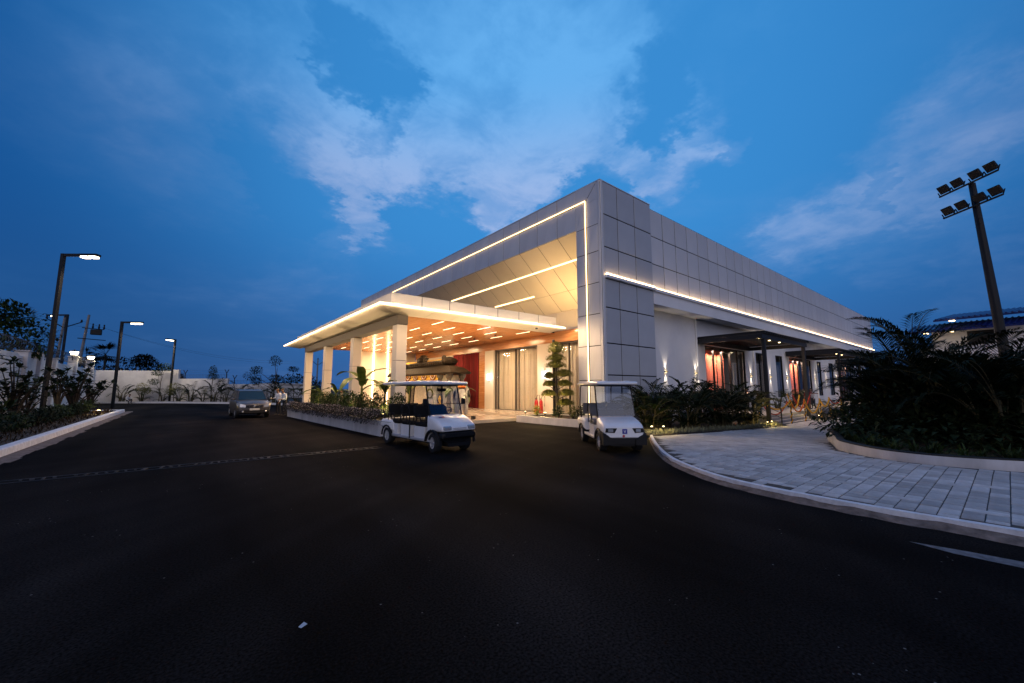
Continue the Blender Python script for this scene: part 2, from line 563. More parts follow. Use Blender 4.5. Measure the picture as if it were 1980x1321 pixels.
class MB:
    """collects geometry for one mesh object"""

    def __init__(s):
        s.v, s.f, s.m = [], [], []

    def add(s, vs, fs, mi=0):
        o = len(s.v)
        s.v.extend([tuple(p) for p in vs])
        s.f.extend([tuple(i + o for i in q) for q in fs])
        s.m.extend([mi] * len(fs))
        return s

    def box(s, x0, x1, y0, y1, z0, z1, mi=0):
        return s.add([(x0, y0, z0), (x1, y0, z0), (x1, y1, z0), (x0, y1, z0),
                      (x0, y0, z1), (x1, y0, z1), (x1, y1, z1), (x0, y1, z1)],
                     [(0, 3, 2, 1), (4, 5, 6, 7), (0, 1, 5, 4), (1, 2, 6, 5), (2, 3, 7, 6), (3, 0, 4, 7)], mi)

    def cbox(s, x0, x1, y0, y1, z0, z1, b=0.02, mi=0):
        """box with its edges chamfered"""
        rings = []
        for z, k in ((z0, b), (z0 + b, 0), (z1 - b, 0), (z1, b)):
            c = b
            rings.append([(x0 + k + c, y0 + k, z), (x1 - k - c, y0 + k, z), (x1 - k, y0 + k + c, z), (x1 - k, y1 - k - c, z),
                          (x1 - k - c, y1 - k, z), (x0 + k + c, y1 - k, z), (x0 + k, y1 - k - c, z), (x0 + k, y0 + k + c, z)])
        return s.loft(rings, mi)

    def loft(s, rings, mi=0, caps=True):
        n = len(rings[0])
        vs = [p for r in rings for p in r]
        fs = []
        for i in range(len(rings) - 1):
            for j in range(n):
                k = (j + 1) % n
                fs.append((i * n + j, i * n + k, (i + 1) * n + k, (i + 1) * n + j))
        if caps:
            fs.append(tuple(range(n - 1, -1, -1)))
            fs.append(tuple((len(rings) - 1) * n + j for j in range(n)))
        return s.add(vs, fs, mi)

    def tube(s, pts, r, n=6, mi=0, caps=True):
        pts = [Vector(p) for p in pts]
        rs = r if isinstance(r, (list, tuple)) else [r] * len(pts)
        rings = []
        ref = None
        for i, p in enumerate(pts):
            t = (pts[min(i + 1, len(pts) - 1)] - pts[max(i - 1, 0)]).normalized()
            if ref is None:
                ref = Vector((0, 0, 1)) if abs(t.z) < 0.9 else Vector((1, 0, 0))
            a = t.cross(ref)
            if a.length < 1e-4:
                a = t.cross(Vector((0.3, 1, 0.2)))
            a.normalize()
            b = t.cross(a).normalized()
            ref = -b if False else ref
            rings.append([p + (a * cos(2 * pi * k / n) + b * sin(2 * pi * k / n)) * rs[i] for k in range(n)])
        return s.loft(rings, mi, caps)

    def lathe(s, prof, n=12, c=(0, 0, 0), mi=0, axis='z', caps=True):
        rings = []
        for r, h in prof:
            ring = []
            for k in range(n):
                a = 2 * pi * k / n
                q = (r * cos(a), r * sin(a), h)
                if axis == 'y':
                    q = (q[0], q[2], q[1])
                elif axis == 'x':
                    q = (q[2], q[0], q[1])
                ring.append((c[0] + q[0], c[1] + q[1], c[2] + q[2]))
            rings.append(ring)
        return s.loft(rings, mi, caps)

    def prism(s, poly, z0, z1, mi=0):
        return s.loft([[(x, y, z0) for x, y in poly], [(x, y, z1) for x, y in poly]], mi)

    def ellipsoid(s, c, r, nu=10, nv=7, mi=0):
        prof = []
        rings = []
        for i in range(nv + 1):
            a = -pi / 2 + pi * i / nv
            k = max(cos(a), 0.02)
            rings.append([(c[0] + r[0] * k * cos(2 * pi * j / nu), c[1] + r[1] * k * sin(2 * pi * j / nu),
                           c[2] + r[2] * sin(a)) for j in range(nu)])
        return s.loft(rings, mi)

    def mesh(s, name, mats, smooth=False):
        me = bpy.data.meshes.new(name)
        me.from_pydata(s.v, [], s.f)
        for m in (mats if isinstance(mats, (list, tuple)) else [mats]):
            me.materials.append(M[m] if isinstance(m, str) else m)
        if len(set(s.m)) > 1:
            me.polygons.foreach_set('material_index', s.m)
        if smooth:
            me.polygons.foreach_set('use_smooth', [True] * len(me.polygons))
        me.update()
        if smooth == 'sharp':
            me.set_sharp_from_angle(angle=radians(32))
        return me

    def build(s, name, mats, parent=None, loc=(0, 0, 0), rz=0.0, smooth=False):
        return put(name, s.mesh(name, mats, smooth), parent, loc, rz)


def put(name, me, parent=None, loc=(0, 0, 0), rz=0.0):
    o = bpy.data.objects.new(name, me)
    COL.objects.link(o)
    o.parent = parent
    o.location = loc
    o.rotation_euler = (0, 0, rz)
    return o


def empty(name, loc=(0, 0, 0), rz=0.0):
    o = bpy.data.objects.new(name, None)
    o.empty_display_size = 0.2
    COL.objects.link(o)
    o.location = loc
    o.rotation_euler = (0, 0, rz)
    return o


def tag(o, label=None, cat=None, group=None, kind=None):
    if label:
        o['label'] = label
    if cat:
        o['category'] = cat
    if group:
        o['group'] = group
    if kind:
        o['kind'] = kind
    return o


def copy_tree(o, parent=None):
    c = o.copy()
    COL.objects.link(c)
    c.parent = parent
    for ch in list(o.children):
        copy_tree(ch, c)
    return c


def light(kind, parent, loc, energy, col, rot=(0, 0, 0), **kw):
    d = bpy.data.lights.new('lamp_light', kind)
    d.energy = energy
    d.color = col
    for k, v in kw.items():
        setattr(d, k, v)
    o = bpy.data.objects.new('lamp_light', d)
    COL.objects.link(o)
    o.parent = parent
    o.location = loc
    o.rotation_euler = rot
    return o


def rrect(x, cy, cz, w, h, r, n=3):
    """rounded rectangle ring in the plane x = const"""
    pts = []
    for sx, sy, a0 in ((1, 1, 0), (-1, 1, 90), (-1, -1, 180), (1, -1, 270)):
        for k in range(n + 1):
            a = radians(a0 + 90 * k / n)
            pts.append((x, cy + sx * (w / 2 - r) + r * cos(a), cz + sy * (h / 2 - r) + r * sin(a)))
    return pts


def hermite(pts, n=8):
    """Catmull-Rom through points"""
    P = [Vector(p) for p in pts]
    out = []
    for i in range(len(P) - 1):
        p0, p1, p2, p3 = P[max(i - 1, 0)], P[i], P[i + 1], P[min(i + 2, len(P) - 1)]
        for k in range(n):
            t = k / n
            out.append(0.5 * ((2 * p1) + (p2 - p0) * t + (2 * p0 - 5 * p1 + 4 * p2 - p3) * t * t + (3 * p1 - p0 - 3 * p2 + p3) * t ** 3))
    out.append(P[-1])
    return out


def inside(p, poly):
    x, y = p
    r = False
    j = len(poly) - 1
    for i in range(len(poly)):
        xi, yi = poly[i][0], poly[i][1]
        xj, yj = poly[j][0], poly[j][1]
        if (yi > y) != (yj > y) and x < (xj - xi) * (y - yi) / (yj - yi) + xi:
            r = not r
        j = i
    return r


# ------------------------------------------------------------------ foliage helpers


def leaf(mb, base, d, L, w, up=Vector((0, 0, 1)), droop=0.2, mi=0, rows=2):
    """one folded leaf blade of length L along d"""
    d = Vector(d).normalized()
    side = d.cross(up)
    if side.length < 1e-3:
        side = Vector((1, 0, 0))
    side.normalize()
    nrm = side.cross(d).normalized()
    b = Vector(base)
    mid = b + d * (L * 0.5) - up * (droop * L * 0.10) + nrm * (w * 0.10)
    tip = b + d * L - up * (droop * L * 0.5)
    l = mid + side * w * 0.5 + nrm * w * 0.12
    r = mid - side * w * 0.5 + nrm * w * 0.12
    mb.add([b, r, tip, l, mid], [(0, 1, 4), (1, 2, 4), (2, 3, 4), (3, 0, 4)], mi)


def leaf_cloud(mb, c, r, n, size, rng, mi=0, hollow=0.35):
    c = Vector(c)
    for _ in range(n):
        while True:
            q = Vector((rng.uniform(-1, 1), rng.uniform(-1, 1), rng.uniform(-1, 1)))
            if hollow < q.length < 1:
                break
        p = c + Vector((q.x * r[0], q.y * r[1], q.z * r[2]))
        d = (q + Vector((rng.uniform(-1, 1), rng.uniform(-1, 1), rng.uniform(-0.7, 0.9)))).normalized()
        s = size * rng.uniform(0.6, 1.3)
        leaf(mb, p, d, s, s * rng.uniform(0.35, 0.6), droop=rng.uniform(0, .5), mi=mi)


def rosette(mb, c, n, L, w, rng, elev=(10, 60), mi=0, droop=0.3):
    for k in range(n):
        a = 2 * pi * (k + rng.uniform(-.3, .3)) / n
        e = radians(rng.uniform(*elev))
        leaf(mb, c, (cos(a) * cos(e), sin(a) * cos(e), sin(e)), L * rng.uniform(.75, 1.15), w, droop=droop * rng.uniform(.5, 1.5), mi=mi)


def frond(mb, base, az, el, L, rng, nl=22, ll=0.45, lw=0.035, curve=1.0, mi=0, mr=1, r0=0.018):
    """feather palm frond: arching rachis with two ranks of leaflets"""
    pts = []
    p = Vector(base)
    e = el
    step = L / 12
    for i in range(13):
        pts.append(p.copy())
        p = p + Vector((cos(az) * cos(e), sin(az) * cos(e), sin(e))) * step
        e -= curve * (0.03 + 0.016 * i)
    mb.tube(pts, [r0 * (1 - 0.8 * i / 12) for i in range(13)], 4, mr)
    side = Vector((-sin(az), cos(az), 0))
    for k in range(nl):
        t = 0.16 + 0.84 * (k + 0.5) / nl
        f = t * 12
        i = min(int(f), 11)
        q = pts[i].lerp(pts[i + 1], f - i)
        tan = (pts[i + 1] - pts[i]).normalized()
        nrm = side.cross(tan).normalized()
        if nrm.z < 0:
            nrm = -nrm
        s = sin(pi * min(1, 0.12 + t * 0.85)) ** 0.6
        for sg in (-1, 1):
            d = (tan * (0.55 + 0.5 * t) + side * sg * (1.0 - .35 * t) + nrm * (0.42 + rng.uniform(-.15, .15))).normalized()
            leaf(mb, q, d, ll * s * rng.uniform(.85, 1.1), lw, droop=rng.uniform(.35, .8), mi=mi)


def areca(rng, h, nfr, spread, name='palm_clump', leafmat='leaf_palm', stems=6, ll=0.5, lw=0.04, nl=20, low=True):
    """clump of feather palms; returns an Empty with canes and fronds"""
    t = empty(name)
    cb, fb = MB(), MB()
    for s in range(stems):
        a = 2 * pi * s / stems + rng.uniform(-.4, .4)
        rr = spread * rng.uniform(0.15, 0.4)
        hh = h * rng.uniform(0.22, 0.45)
        bx, by = rr * cos(a), rr * sin(a)
        tx, ty = bx + rng.uniform(.1, .4) * cos(a) * hh * .5, by + rng.uniform(.1, .4) * sin(a) * hh * .5
        cb.tube([(bx, by, 0), ((bx + tx) / 2, (by + ty) / 2, hh * .5), (tx, ty, hh)], [.04, .034, .028], 5)
        k = max(2, nfr // stems)
        for j in range(k):
            az = a + rng.uniform(-1.5, 1.5)
            el = radians(rng.uniform(32, 86))
            frond(fb, (tx, ty, hh * rng.uniform(.75, 1)), az, el, h * rng.uniform(.5, .72), rng, nl=nl, ll=ll, lw=lw,
                  curve=rng.uniform(.7, 1.35))
    if low:
        for j in range(nfr // 2):
            frond(fb, (rng.uniform(-.3, .3) * spread, rng.uniform(-.3, .3) * spread, 0.05), rng.uniform(0, 2 * pi), radians(rng.uniform(35, 75)),
                  h * rng.uniform(.3, .5), rng, nl=nl - 4, ll=ll * .8, lw=lw, curve=1.1)
    cb.build('cane', 'cane', t)
    fb.build('frond_crown', [leafmat, 'cane'], t)
    return t


def shrub(rng, r, n, size, leafmat, name='leafy_shrub', stem=True, lobes=5):
    t = empty(name)
    fb = MB()
    for k in range(lobes):
        a = rng.uniform(0, 2 * pi)
        q = rng.uniform(0.0, .55)
        leaf_cloud(fb, (r[0] * q * cos(a), r[1] * q * sin(a), r[2] * rng.uniform(.75, 1.3)), (r[0] * .62, r[1] * .62, r[2] * .66), n // lobes, size, rng, hollow=.2)
    fb.build('foliage', leafmat, t)
    if stem:
        sb = MB()
        for k in range(4):
            a = rng.uniform(0, 2 * pi)
            sb.tube([(0, 0, 0), (cos(a) * r[0] * .2, sin(a) * r[1] * .2, r[2] * .6), (cos(a) * r[0] * .5, sin(a) * r[1] * .5, r[2] * 1.3)],
                    [.03, .022, .008], 5)
        sb.build('stem', 'bark', t)
    return t


def tree(rng, h, trunk_r, lobes, leafmat, size, n, name='tree', bare=0.35, lean=0.0):
    """trunk with limbs; crown made of leaf clumps at the limb ends. lobes: (x, y, z, rx, ry, rz)"""
    t = empty(name)
    tb, fb = MB(), MB()
    top = Vector((lean, 0, h * .8))
    tb.tube([(0, 0, -.1), (lean * .3, .02, h * .3), (lean * .7, -.02, h * .55), top], [trunk_r, trunk_r * .8, trunk_r * .6, trunk_r * .25], 7)
    for (x, y, z, rx, ry, rz) in lobes:
        z0 = max(h * bare * .8, z * .55)
        k = z0 / (h * .8)
        tb.tube([(lean * k, 0, z0), (x * .5 + lean * k * .5, y * .5, (z0 + z) * .5 + .1), (x, y, z)], [trunk_r * .5, trunk_r * .35, trunk_r * .1], 5)
        leaf_cloud(fb, (x, y, z), (rx, ry, rz), n, size, rng, hollow=.25)
    tb.build('trunk', 'bark', t)
    fb.build('crown', leafmat, t)
    return t


def place(o, loc, rz=0.0, s=1.0):
    o.location = loc
    o.rotation_euler = (0, 0, rz)
    o.scale = (s, s, s)
    return o

# ------------------------------------------------------------------ ground, road, paved walk, kerbs


def gz(x):
    """level of the paved walk: it falls away along the side of the hall"""
    return 0.0 if x < -4 else (-0.0375 * (x + 4) if x < 12 else -0.6)


g = MB()
g.add([(-1500, -1500, -1.4), (1500, -1500, -1.4), (1500, 1500, -1.4), (-1500, 1500, -1.4)], [(0, 1, 2, 3)])
tag(g.build('ground', 'grassland'), 'dark open ground round the hall, out to the horizon', kind='structure')

KERB = hermite([(-8.2, -30, 0), (-8.40, -16, 0), (-8.46, -13, 0), (-8.55, -11.5, 0), (-8.52, -10.3, 0), (-8.28, -9.2, 0),
                (-7.62, -8.1, 0), (-6.75, -7.15, 0), (-5.2, -5.9, 0), (-3.3, -4.55, 0)], 6)
road_poly = [(-70, -80), (-8.2, -80)] + [(p.x, p.y) for p in KERB] + [(-2.4, -0.4), (0.4, 0.3), (0.4, 60), (-10, 110), (-70, 110)]
rd = MB()
n = len(road_poly)
rd.add([(x, y, 0) for x, y in road_poly] + [(x, y, -1.3) for x, y in road_poly],
       [tuple(range(n))] + [(i, i + n, (i + 1) % n + n, (i + 1) % n) for i in range(n)])
tag(rd.build('asphalt_road', 'asphalt'), 'dark fresh asphalt forecourt sweeping past the hall', kind='structure')

# paved walk: a sanded bed with single concrete pavers on it
walk_poly = [(p.x, p.y) for p in KERB] + [(-3.2, -4.6), (6.9, -4.4), (12.6, -3.85), (13.0, -3.55), (19.6, -3.55), (19.8, -4.2), (34, -4.4), (34, -9), (14, -8.6), (6, -8.45), (0.72, -8.7),
                                          (-1.7, -9.4), (-2.85, -10.3), (-3.25, -11.0), (-3.2, -11.8), (-2.6, -13), (-1, -16), (2, -20), (4, -30)]
bed = MB()
xs = [-9.2, -4, 12, 36]
vs, fs = [], []
for i, x in enumerate(xs):
    vs += [(x, -30, gz(x) + 0.045), (x, -3.2, gz(x) + 0.045)]
for i in range(3):
    fs.append((2 * i, 2 * i + 2, 2 * i + 3, 2 * i + 1))
# clip the bed to the kerb line with a plain polygon fan per side
bm = bmesh.new()
bl = [bm.verts.new((x, y, gz(x) + 0.045)) for x, y in walk_poly]
bmesh.ops.triangulate(bm, faces=[bm.faces.new(bl)])
for xc in (-4.0, 12.0):
    bmesh.ops.bisect_plane(bm, geom=bm.verts[:] + bm.edges[:] + bm.faces[:], plane_co=(xc, 0, 0), plane_no=(1, 0, 0))
for v in bm.verts:
    v.co.z = gz(v.co.x) + 0.096
bmesh.ops.recalc_face_normals(bm, faces=bm.faces[:])
me = bpy.data.meshes.new('paved_walk')
bm.to_mesh(me)
bm.free()
me.materials.append(M['paver_bed'])
walk = put('paved_walk', me)
tag(walk, 'grey concrete block paving curving along the hall', kind='structure')

STRIP = 0.41
pav = []
rb = random.Random(5)
y = -17.0
while y < -3.6:
    x = -9.2 + rb.uniform(0, .4)
    while x < 33:
        if rb.random() < .22:
            L = rb.choice((.20, .25))
            pav.append((x + L / 2, y + STRIP / 2, L, STRIP))
        else:
            L = .50
            for half in (0, 1):
                u = 0
                for q in rb.choice(((.25, .25), (.2, .3), (.3, .2), (.5,), (.15, .35), (.35, .15))):
                    pav.append((x + u + q / 2, y + STRIP * (.25 + .5 * half), q, STRIP / 2))
                    u += q
        x += L
    y += STRIP
walk_in = []
for p in pav:
    if all(inside((p[0] + sx * p[2] * .5, p[1] + sy * p[3] * .5), walk_poly) for sx in (-.98, .98) for sy in (-.98, .98)):
        walk_in.append(p)
FWD = Vector((cos(radians(51.144)), sin(radians(51.144)), 0))
RGT = Vector((FWD.y, -FWD.x, 0))


def in_view(x, y):
    v = Vector((x, y, 0)) - Vector((CAM.x, CAM.y, 0))
    return v.dot(FWD) > 1 and abs(v.dot(RGT)) < 1.30 * v.dot(FWD)


walk_in.sort(key=lambda p: (not in_view(p[0], p[1]), hypot(p[0] - CAM.x, p[1] - CAM.y)))
brick_cache = {}


def brick_mesh(L, w):
    k = (round(L, 2), round(w, 2))
    if k not in brick_cache:
        mb = MB()
        c = .010
        g_ = .006
        a, b = L / 2 - .015, w / 2 - g_
        mb.add([(-a, -b, 0), (a, -b, 0), (a, b, 0), (-a, b, 0), (-a, -b, .05), (a, -b, .05), (a, b, .05), (-a, b, .05),
                (-a + c, -b + c, .058), (a - c, -b + c, .058), (a - c, b - c, .058), (-a + c, b - c, .058)],
               [(0, 1, 5, 4), (1, 2, 6, 5), (2, 3, 7, 6), (3, 0, 4, 7), (4, 5, 9, 8), (5, 6, 10, 9), (6, 7, 11, 10), (7, 4, 8, 11), (8, 9, 10, 11)])
        brick_cache[k] = mb.mesh('brick', 'paver')
    return brick_cache[k]


mass = MB()
for i, (x, y, L, w) in enumerate(walk_in):
    z = gz(x) + 0.046 + rb.uniform(0, .007)
    tilt = 0.0375 if -4 < x < 12 else 0.0
    if i < 300:
        o = put('brick', brick_mesh(L, w), walk, (x, y, z))
        o.rotation_euler = (rb.uniform(-.006, .006), tilt + rb.uniform(-.006, .006), rb.uniform(-.008, .008))
    else:
        a, b = L / 2 - .015, w / 2 - .008
        t0, t1 = z + .055 + a * tilt, z + .055 - a * tilt
        mass.add([(x - a, y - b, z), (x + a, y - b, z), (x + a, y + b, z), (x - a, y + b, z),
                  (x - a, y - b, t0), (x + a, y - b, t1), (x + a, y + b, t1), (x - a, y + b, t0)],
                 [(4, 5, 6, 7), (0, 1, 5, 4), (1, 2, 6, 5), (2, 3, 7, 6), (3, 0, 4, 7)])
tag(mass.build('brick_field', mat('paver_far', (0.45, 0.44, 0.43), 0.75, var=0.28, scale=1.7, bump=0.2, bscale=60), walk), kind='stuff')

# kerb of the paved walk: white painted edging over a rough mortar haunch
ke, ha = MB(), MB()
kr = random.Random(3)
er, hr = [], []
for i, p in enumerate(KERB):
    q = KERB[min(i + 1, len(KERB) - 1)]
    o_ = KERB[max(i - 1, 0)]
    t = (q - o_).normalized()
    nrm = Vector((-t.y, t.x, 0))      # towards the road
    z = 0.0
    wv = kr.uniform(-.012, .012)
    er.append([p + nrm * (.05 + wv) + Vector((0, 0, -.2)), p + nrm * (.05 + wv) + Vector((0, 0, .112)), p + nrm * (-.03) + Vector((0, 0, .118)), p + nrm * (-.03) + Vector((0, 0, -.2))])
    wd = .21 * min(1, max(.06, (-5.2 - p.y) / 7.5)) * kr.uniform(.8, 1.15)
    hr.append([p + nrm * (.052) + Vector((0, 0, -.2)), p + nrm * (.052 + wd + .06) + Vector((0, 0, -.01)), p + nrm * (.052 + wd * .7) + Vector((0, 0, kr.uniform(.015, .035))), p + nrm * .052 + Vector((0, 0, .052 + kr.uniform(-.01, .015)))])
ke.loft(er)
ha.loft(hr)
kw = ke.build('walk_kerb', 'kerb_white')
tag(kw, 'white painted kerb edging the block paving', kind='structure')
ha.build('mortar_haunch', 'haunch', kw)

# left kerb with its planting bed
lk = MB()
KX = -19.78
lk.loft([[(KX + .02, yy, -.1), (KX - .02, yy, .17), (KX - .05, yy, .19), (KX - .27, yy, .19), (KX - .30, yy, .16), (KX - .30, yy, -.1)] for yy in (-8, 0, 4, 8, 12, 16, 20, 24, 28.4, 28.8)])
lk.tube([(KX - .16, 28.7, .02), (KX - .5, 29.2, .02), (KX - 1.2, 29.5, .02), (KX - 3, 29.7, .02)], .15, 8)
lko = lk.build('bed_kerb', 'kerb_white')
tag(lko, 'white kerb along the planting bed by the boundary wall', kind='structure')
ap = MB()
ar = random.Random(9)
yy = -8.0
while yy < 29:
    w_ = .42 + ar.uniform(-.05, .07)
    ap.add([(KX + .01, yy, .004), (KX + w_, yy, .004), (KX + w_ + ar.uniform(-.06, .06), yy + .8, .004), (KX + .01, yy + .8, .004)], [(0, 1, 2, 3)])
    yy += .8
ap.build('kerb_apron', 'haunch', lko)
sb = MB()
sb.add([(KX - .3, -8, .10), (KX - .3, 29, .10), (-24.6, 30, .16), (-25.2, 60, .16), (-60, 60, .16), (-60, -8, .16)], [(0, 1, 2, 3, 4, 5)])
tag(sb.build('bed_soil', 'earth'), 'brown soil of the bed beside the left kerb', kind='structure')

# far kerb and bed
fk = MB()
FK = [(-27.0, 56.5), (-23.8, 53.8), (-17.9, 49.6), (-13.1, 43.6), (-9.0, 36.8), (-7.9, 33.0), (-7.2, 27.5)]
rings = []
for i, (x, y) in enumerate(FK):
    a = Vector(FK[max(i - 1, 0)])
    b = Vector(FK[min(i + 1, len(FK) - 1)])
    t = (b - a).normalized()
    nx, ny = -t.y, t.x
    rings.append([(x - nx * .15, y - ny * .15, -.1), (x - nx * .15, y - ny * .15, .2), (x + nx * .15, y + ny * .15, .2), (x + nx * .15, y + ny * .15, -.1)])
fk.loft(rings)
tag(fk.build('far_kerb', 'kerb_white'), 'white kerb in front of the far boundary wall', kind='structure')
fb = MB()
fb.add([(-27.0, 56.8, .12), (-23.7, 54.1, .12), (-17.8, 49.9, .12), (-13.0, 43.9, .12), (-8.9, 37.1, .12), (-7.8, 33.3, .12), (-7.0, 27.5, .12), (-1, 27.5, .12), (-1, 70, .12), (-27, 70, .12)], [tuple(range(10))])
tag(fb.build('far_bed_soil', 'earth'), 'soil bed between the far kerb and the boundary wall', kind='structure')

# trench drain across the road
dr = empty('trench_drain', (-16, -0.7, 0))
tb = MB()
tb.box(-3.2, 4.4, -.17, -.14, .0, .012).box(-3.2, 4.4, .14, .17, .0, .012)
tb.build('drain_rim', 'charcoal', dr)
bar = MB()
bar.box(-.045, .045, -.12, .12, .0, .016)
bme = bar.mesh('drain_bar', 'steel')
dk = random.Random(4)
xx = -3.1
while xx < 4.2:
    if dk.random() < .84:
        o = put('drain_bar', bme, dr, (xx, dk.uniform(-.03, .03), .002))
        o.rotation_euler.z = dk.uniform(-.25, .25)
        o.scale = (dk.uniform(.3, .8), dk.uniform(.5, 1.1), 1)
    xx += .145
tag(dr, 'line of pale drain bars crossing the dark road', 'drain')

# worn paint stripe, scraps of paper
st = MB()
st.add([(-9.58, -11.74, .004), (-9.48, -12.2, .004), (-9.42, -12.7, .004), (-9.20, -14.4, .004), (-9.42, -14.4, .004), (-9.66, -12.7, .004), (-9.68, -12.1, .004)], [(0, 6, 5, 4, 3, 2, 1)])
tag(st.build('paint_stripe', 'road_paint'), 'short worn white paint stripe on the asphalt beside the kerb', kind='structure')
pp = MB()
pp.add([(-.026, -.015, .003), (.026, -.018, .006), (.025, .018, .014), (-.026, .015, .004), (0, 0, .012)], [(0, 1, 4), (1, 2, 4), (2, 3, 4), (3, 0, 4)])
tag(pp.build('paper_scrap', 'paper', loc=(-15.36, -9.18, 0), rz=.5), 'small white scrap of paper lying on the foreground asphalt', 'litter')

# ------------------------------------------------------------------ the hall
hall = empty('banquet_hall', (0, 0, 0))
tag(hall, 'large grey panelled banquet hall outlined with warm light strips', 'building')
panel_cache = {}


def panel(parent, axis, a0, a1, z0, z1, p, t=.018, m='acp', gap=.036, name='cladding_panel', gapw=None):
    """one cladding sheet on the plane axis = p, facing the negative side"""
    w, h = a1 - a0 - (gapw or gap), z1 - z0 - gap
    k = (axis, round(w, 3), round(h, 3), t, m)
    if k not in panel_cache:
        mb = MB()
        c = .008
        if axis == 'x':
            mb.loft([[(0, -w / 2, -h / 2), (0, w / 2, -h / 2), (0, w / 2, h / 2), (0, -w / 2, h / 2)],
                     [(-t + c, -w / 2, -h / 2), (-t + c, w / 2, -h / 2), (-t + c, w / 2, h / 2), (-t + c, -w / 2, h / 2)],
                     [(-t, -w / 2 + c, -h / 2 + c), (-t, w / 2 - c, -h / 2 + c), (-t, w / 2 - c, h / 2 - c), (-t, -w / 2 + c, h / 2 - c)]])
        else:
            mb.loft([[(w / 2, 0, -h / 2), (-w / 2, 0, -h / 2), (-w / 2, 0, h / 2), (w / 2, 0, h / 2)],
                     [(w / 2, -t + c, -h / 2), (-w / 2, -t + c, -h / 2), (-w / 2, -t + c, h / 2), (w / 2, -t + c, h / 2)],
                     [(w / 2 - c, -t, -h / 2 + c), (-w / 2 + c, -t, -h / 2 + c), (-w / 2 + c, -t, h / 2 - c), (w / 2 - c, -t, h / 2 - c)]])
        panel_cache[k] = mb.mesh(name, m)
    mid = ((p, (a0 + a1) / 2, (z0 + z1) / 2) if axis == 'x' else ((a0 + a1) / 2, p, (z0 + z1) / 2))
    return put(name, panel_cache[k], parent, mid)


def poly_panel_x(parent, pts, p=0.0, t=.03, m='acp'):
    """cladding sheet of any outline (y, z) on the plane x = p"""
    mb = MB()
    mb.loft([[(p, y, z) for y, z in pts], [(p - t, y, z) for y, z in pts]])
    return mb.build('cladding_panel', m, parent)


TOP = 12.78
# structural core behind the sheets
c = MB()
c.box(.022, 4.72, .022, 1.70, -.6, TOP - .05)
c.box(.022, .62, 1.70, 38.0, 10.47, TOP - .05)
c.box(4.0, 67.0, .155, 38.0, 7.30, TOP - .12)
c.box(.62, 4.0, 1.70, 38.0, TOP - .35, TOP - .08)
c.build('frame_core', 'core', hall)
# front column, left and right of its light groove, then the fascia with mitred corner
zj = [0.0, 2.16, 3.93, 5.59, 7.24, 8.93, 10.41]
for a, b in zip(zj[:-1], zj[1:]):
    panel(hall, 'x', .20, .965, a, b, .022, t=.02)
    panel(hall, 'x', 1.055, 1.74, a, b, .022, t=.02)
LZ = 11.93
poly_panel_x(hall, [(.206, 10.42), (.96, 10.42), (.96, 11.775), (.206, 11.775)], .022, .02)
poly_panel_x(hall, [(.206, 11.785), (.96, 11.785), (.96, 11.93), (.206, 12.76)], .022, .02)
poly_panel_x(hall, [(1.06, 10.42), (1.735, 10.42), (1.06, 11.80)], .022, .02)
poly_panel_x(hall, [(1.735, 10.45), (1.735, 11.88), (1.06, 11.88), (1.06, 11.83)], .022, .02)
poly_panel_x(hall, [(.23, 12.775), (.97, 11.985), (1.735, 11.985), (1.735, 12.775)], .022, .02)
yj = [1.74] + [3.20 + 1.73 * i for i in range(20)] + [38.0]
for a, b in zip(yj[:-1], yj[1:]):
    panel(hall, 'x', a, b, 10.45, LZ - .045, .022, t=.02)
    panel(hall, 'x', a, b, LZ + .045, TOP, .022, t=.02)
# corner profile
cp = MB()
cp.loft([[(.0, .195, z), (.0, .06, z), (.06, .0, z), (.235, .0, z), (.235, .195, z)] for z in (-.6, TOP)])
cp.build('corner_trim', 'acp', hall)
# light groove: vertical run, then along the fascia
ls = MB()
ls.tube([(-.035, 1.01, .40), (-.035, 1.01, LZ)], .026, 6)
ls.build('light_strip', 'led', hall)
ls = MB()
ls.tube([(-.035, 1.01, LZ), (-.035, 37.9, LZ)], .026, 6)
ls.build('light_strip', 'led', hall)
# parapet cap
cap = MB()
cap.box(.0, .70, .0, 38.05, TOP + .003, TOP + .05).box(.70, 4.76, .0, .5, TOP + .003, TOP + .05)
cap.build('parapet_cap', 'acp', hall)

# side: dark corner block and the long fascia
bx = [.24, 1.46, 3.07, 4.76]
bz = [-.6, .75, 2.42, 4.05, 5.92, 7.46]
for a, b in zip(bx[:-1], bx[1:]):
    for z0, z1 in zip(bz[:-1], bz[1:]):
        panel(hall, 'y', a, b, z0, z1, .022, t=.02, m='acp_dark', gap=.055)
    for z0, z1 in ((7.62, 9.16), (9.16, 10.95), (10.95, 12.78)):
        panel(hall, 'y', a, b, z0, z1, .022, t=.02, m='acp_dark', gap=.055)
nx = 41
for i in range(nx):
    a = 4.77 + i * (67 - 4.77) / nx
    b = 4.77 + (i + 1) * (67 - 4.77) / nx
    for z0, z1 in ((7.62, 9.20), (9.20, 10.93), (10.93, 12.66)):
        panel(hall, 'y', a, b, z0, z1, .155, t=.014, gap=.046, gapw=.058)
# ledge with upward light
lg = MB()
lg.box(.24, 4.78, -.17, .047, 7.47, 7.61).box(4.781, 67.1, -.12, .152, 7.44, 7.60)
lg.build('ledge', 'white', hall)
wl = MB()
wl.tube([(.28, -.075, 7.665), (4.74, -.075, 7.675)], .042, 6)
wl.build('light_strip', 'led_wash', hall)
wl = MB()
wl.tube([(4.80, .02, 7.655), (67.0, .02, 7.665)], .042, 6)
wl.build('light_strip', 'led_wash', hall)
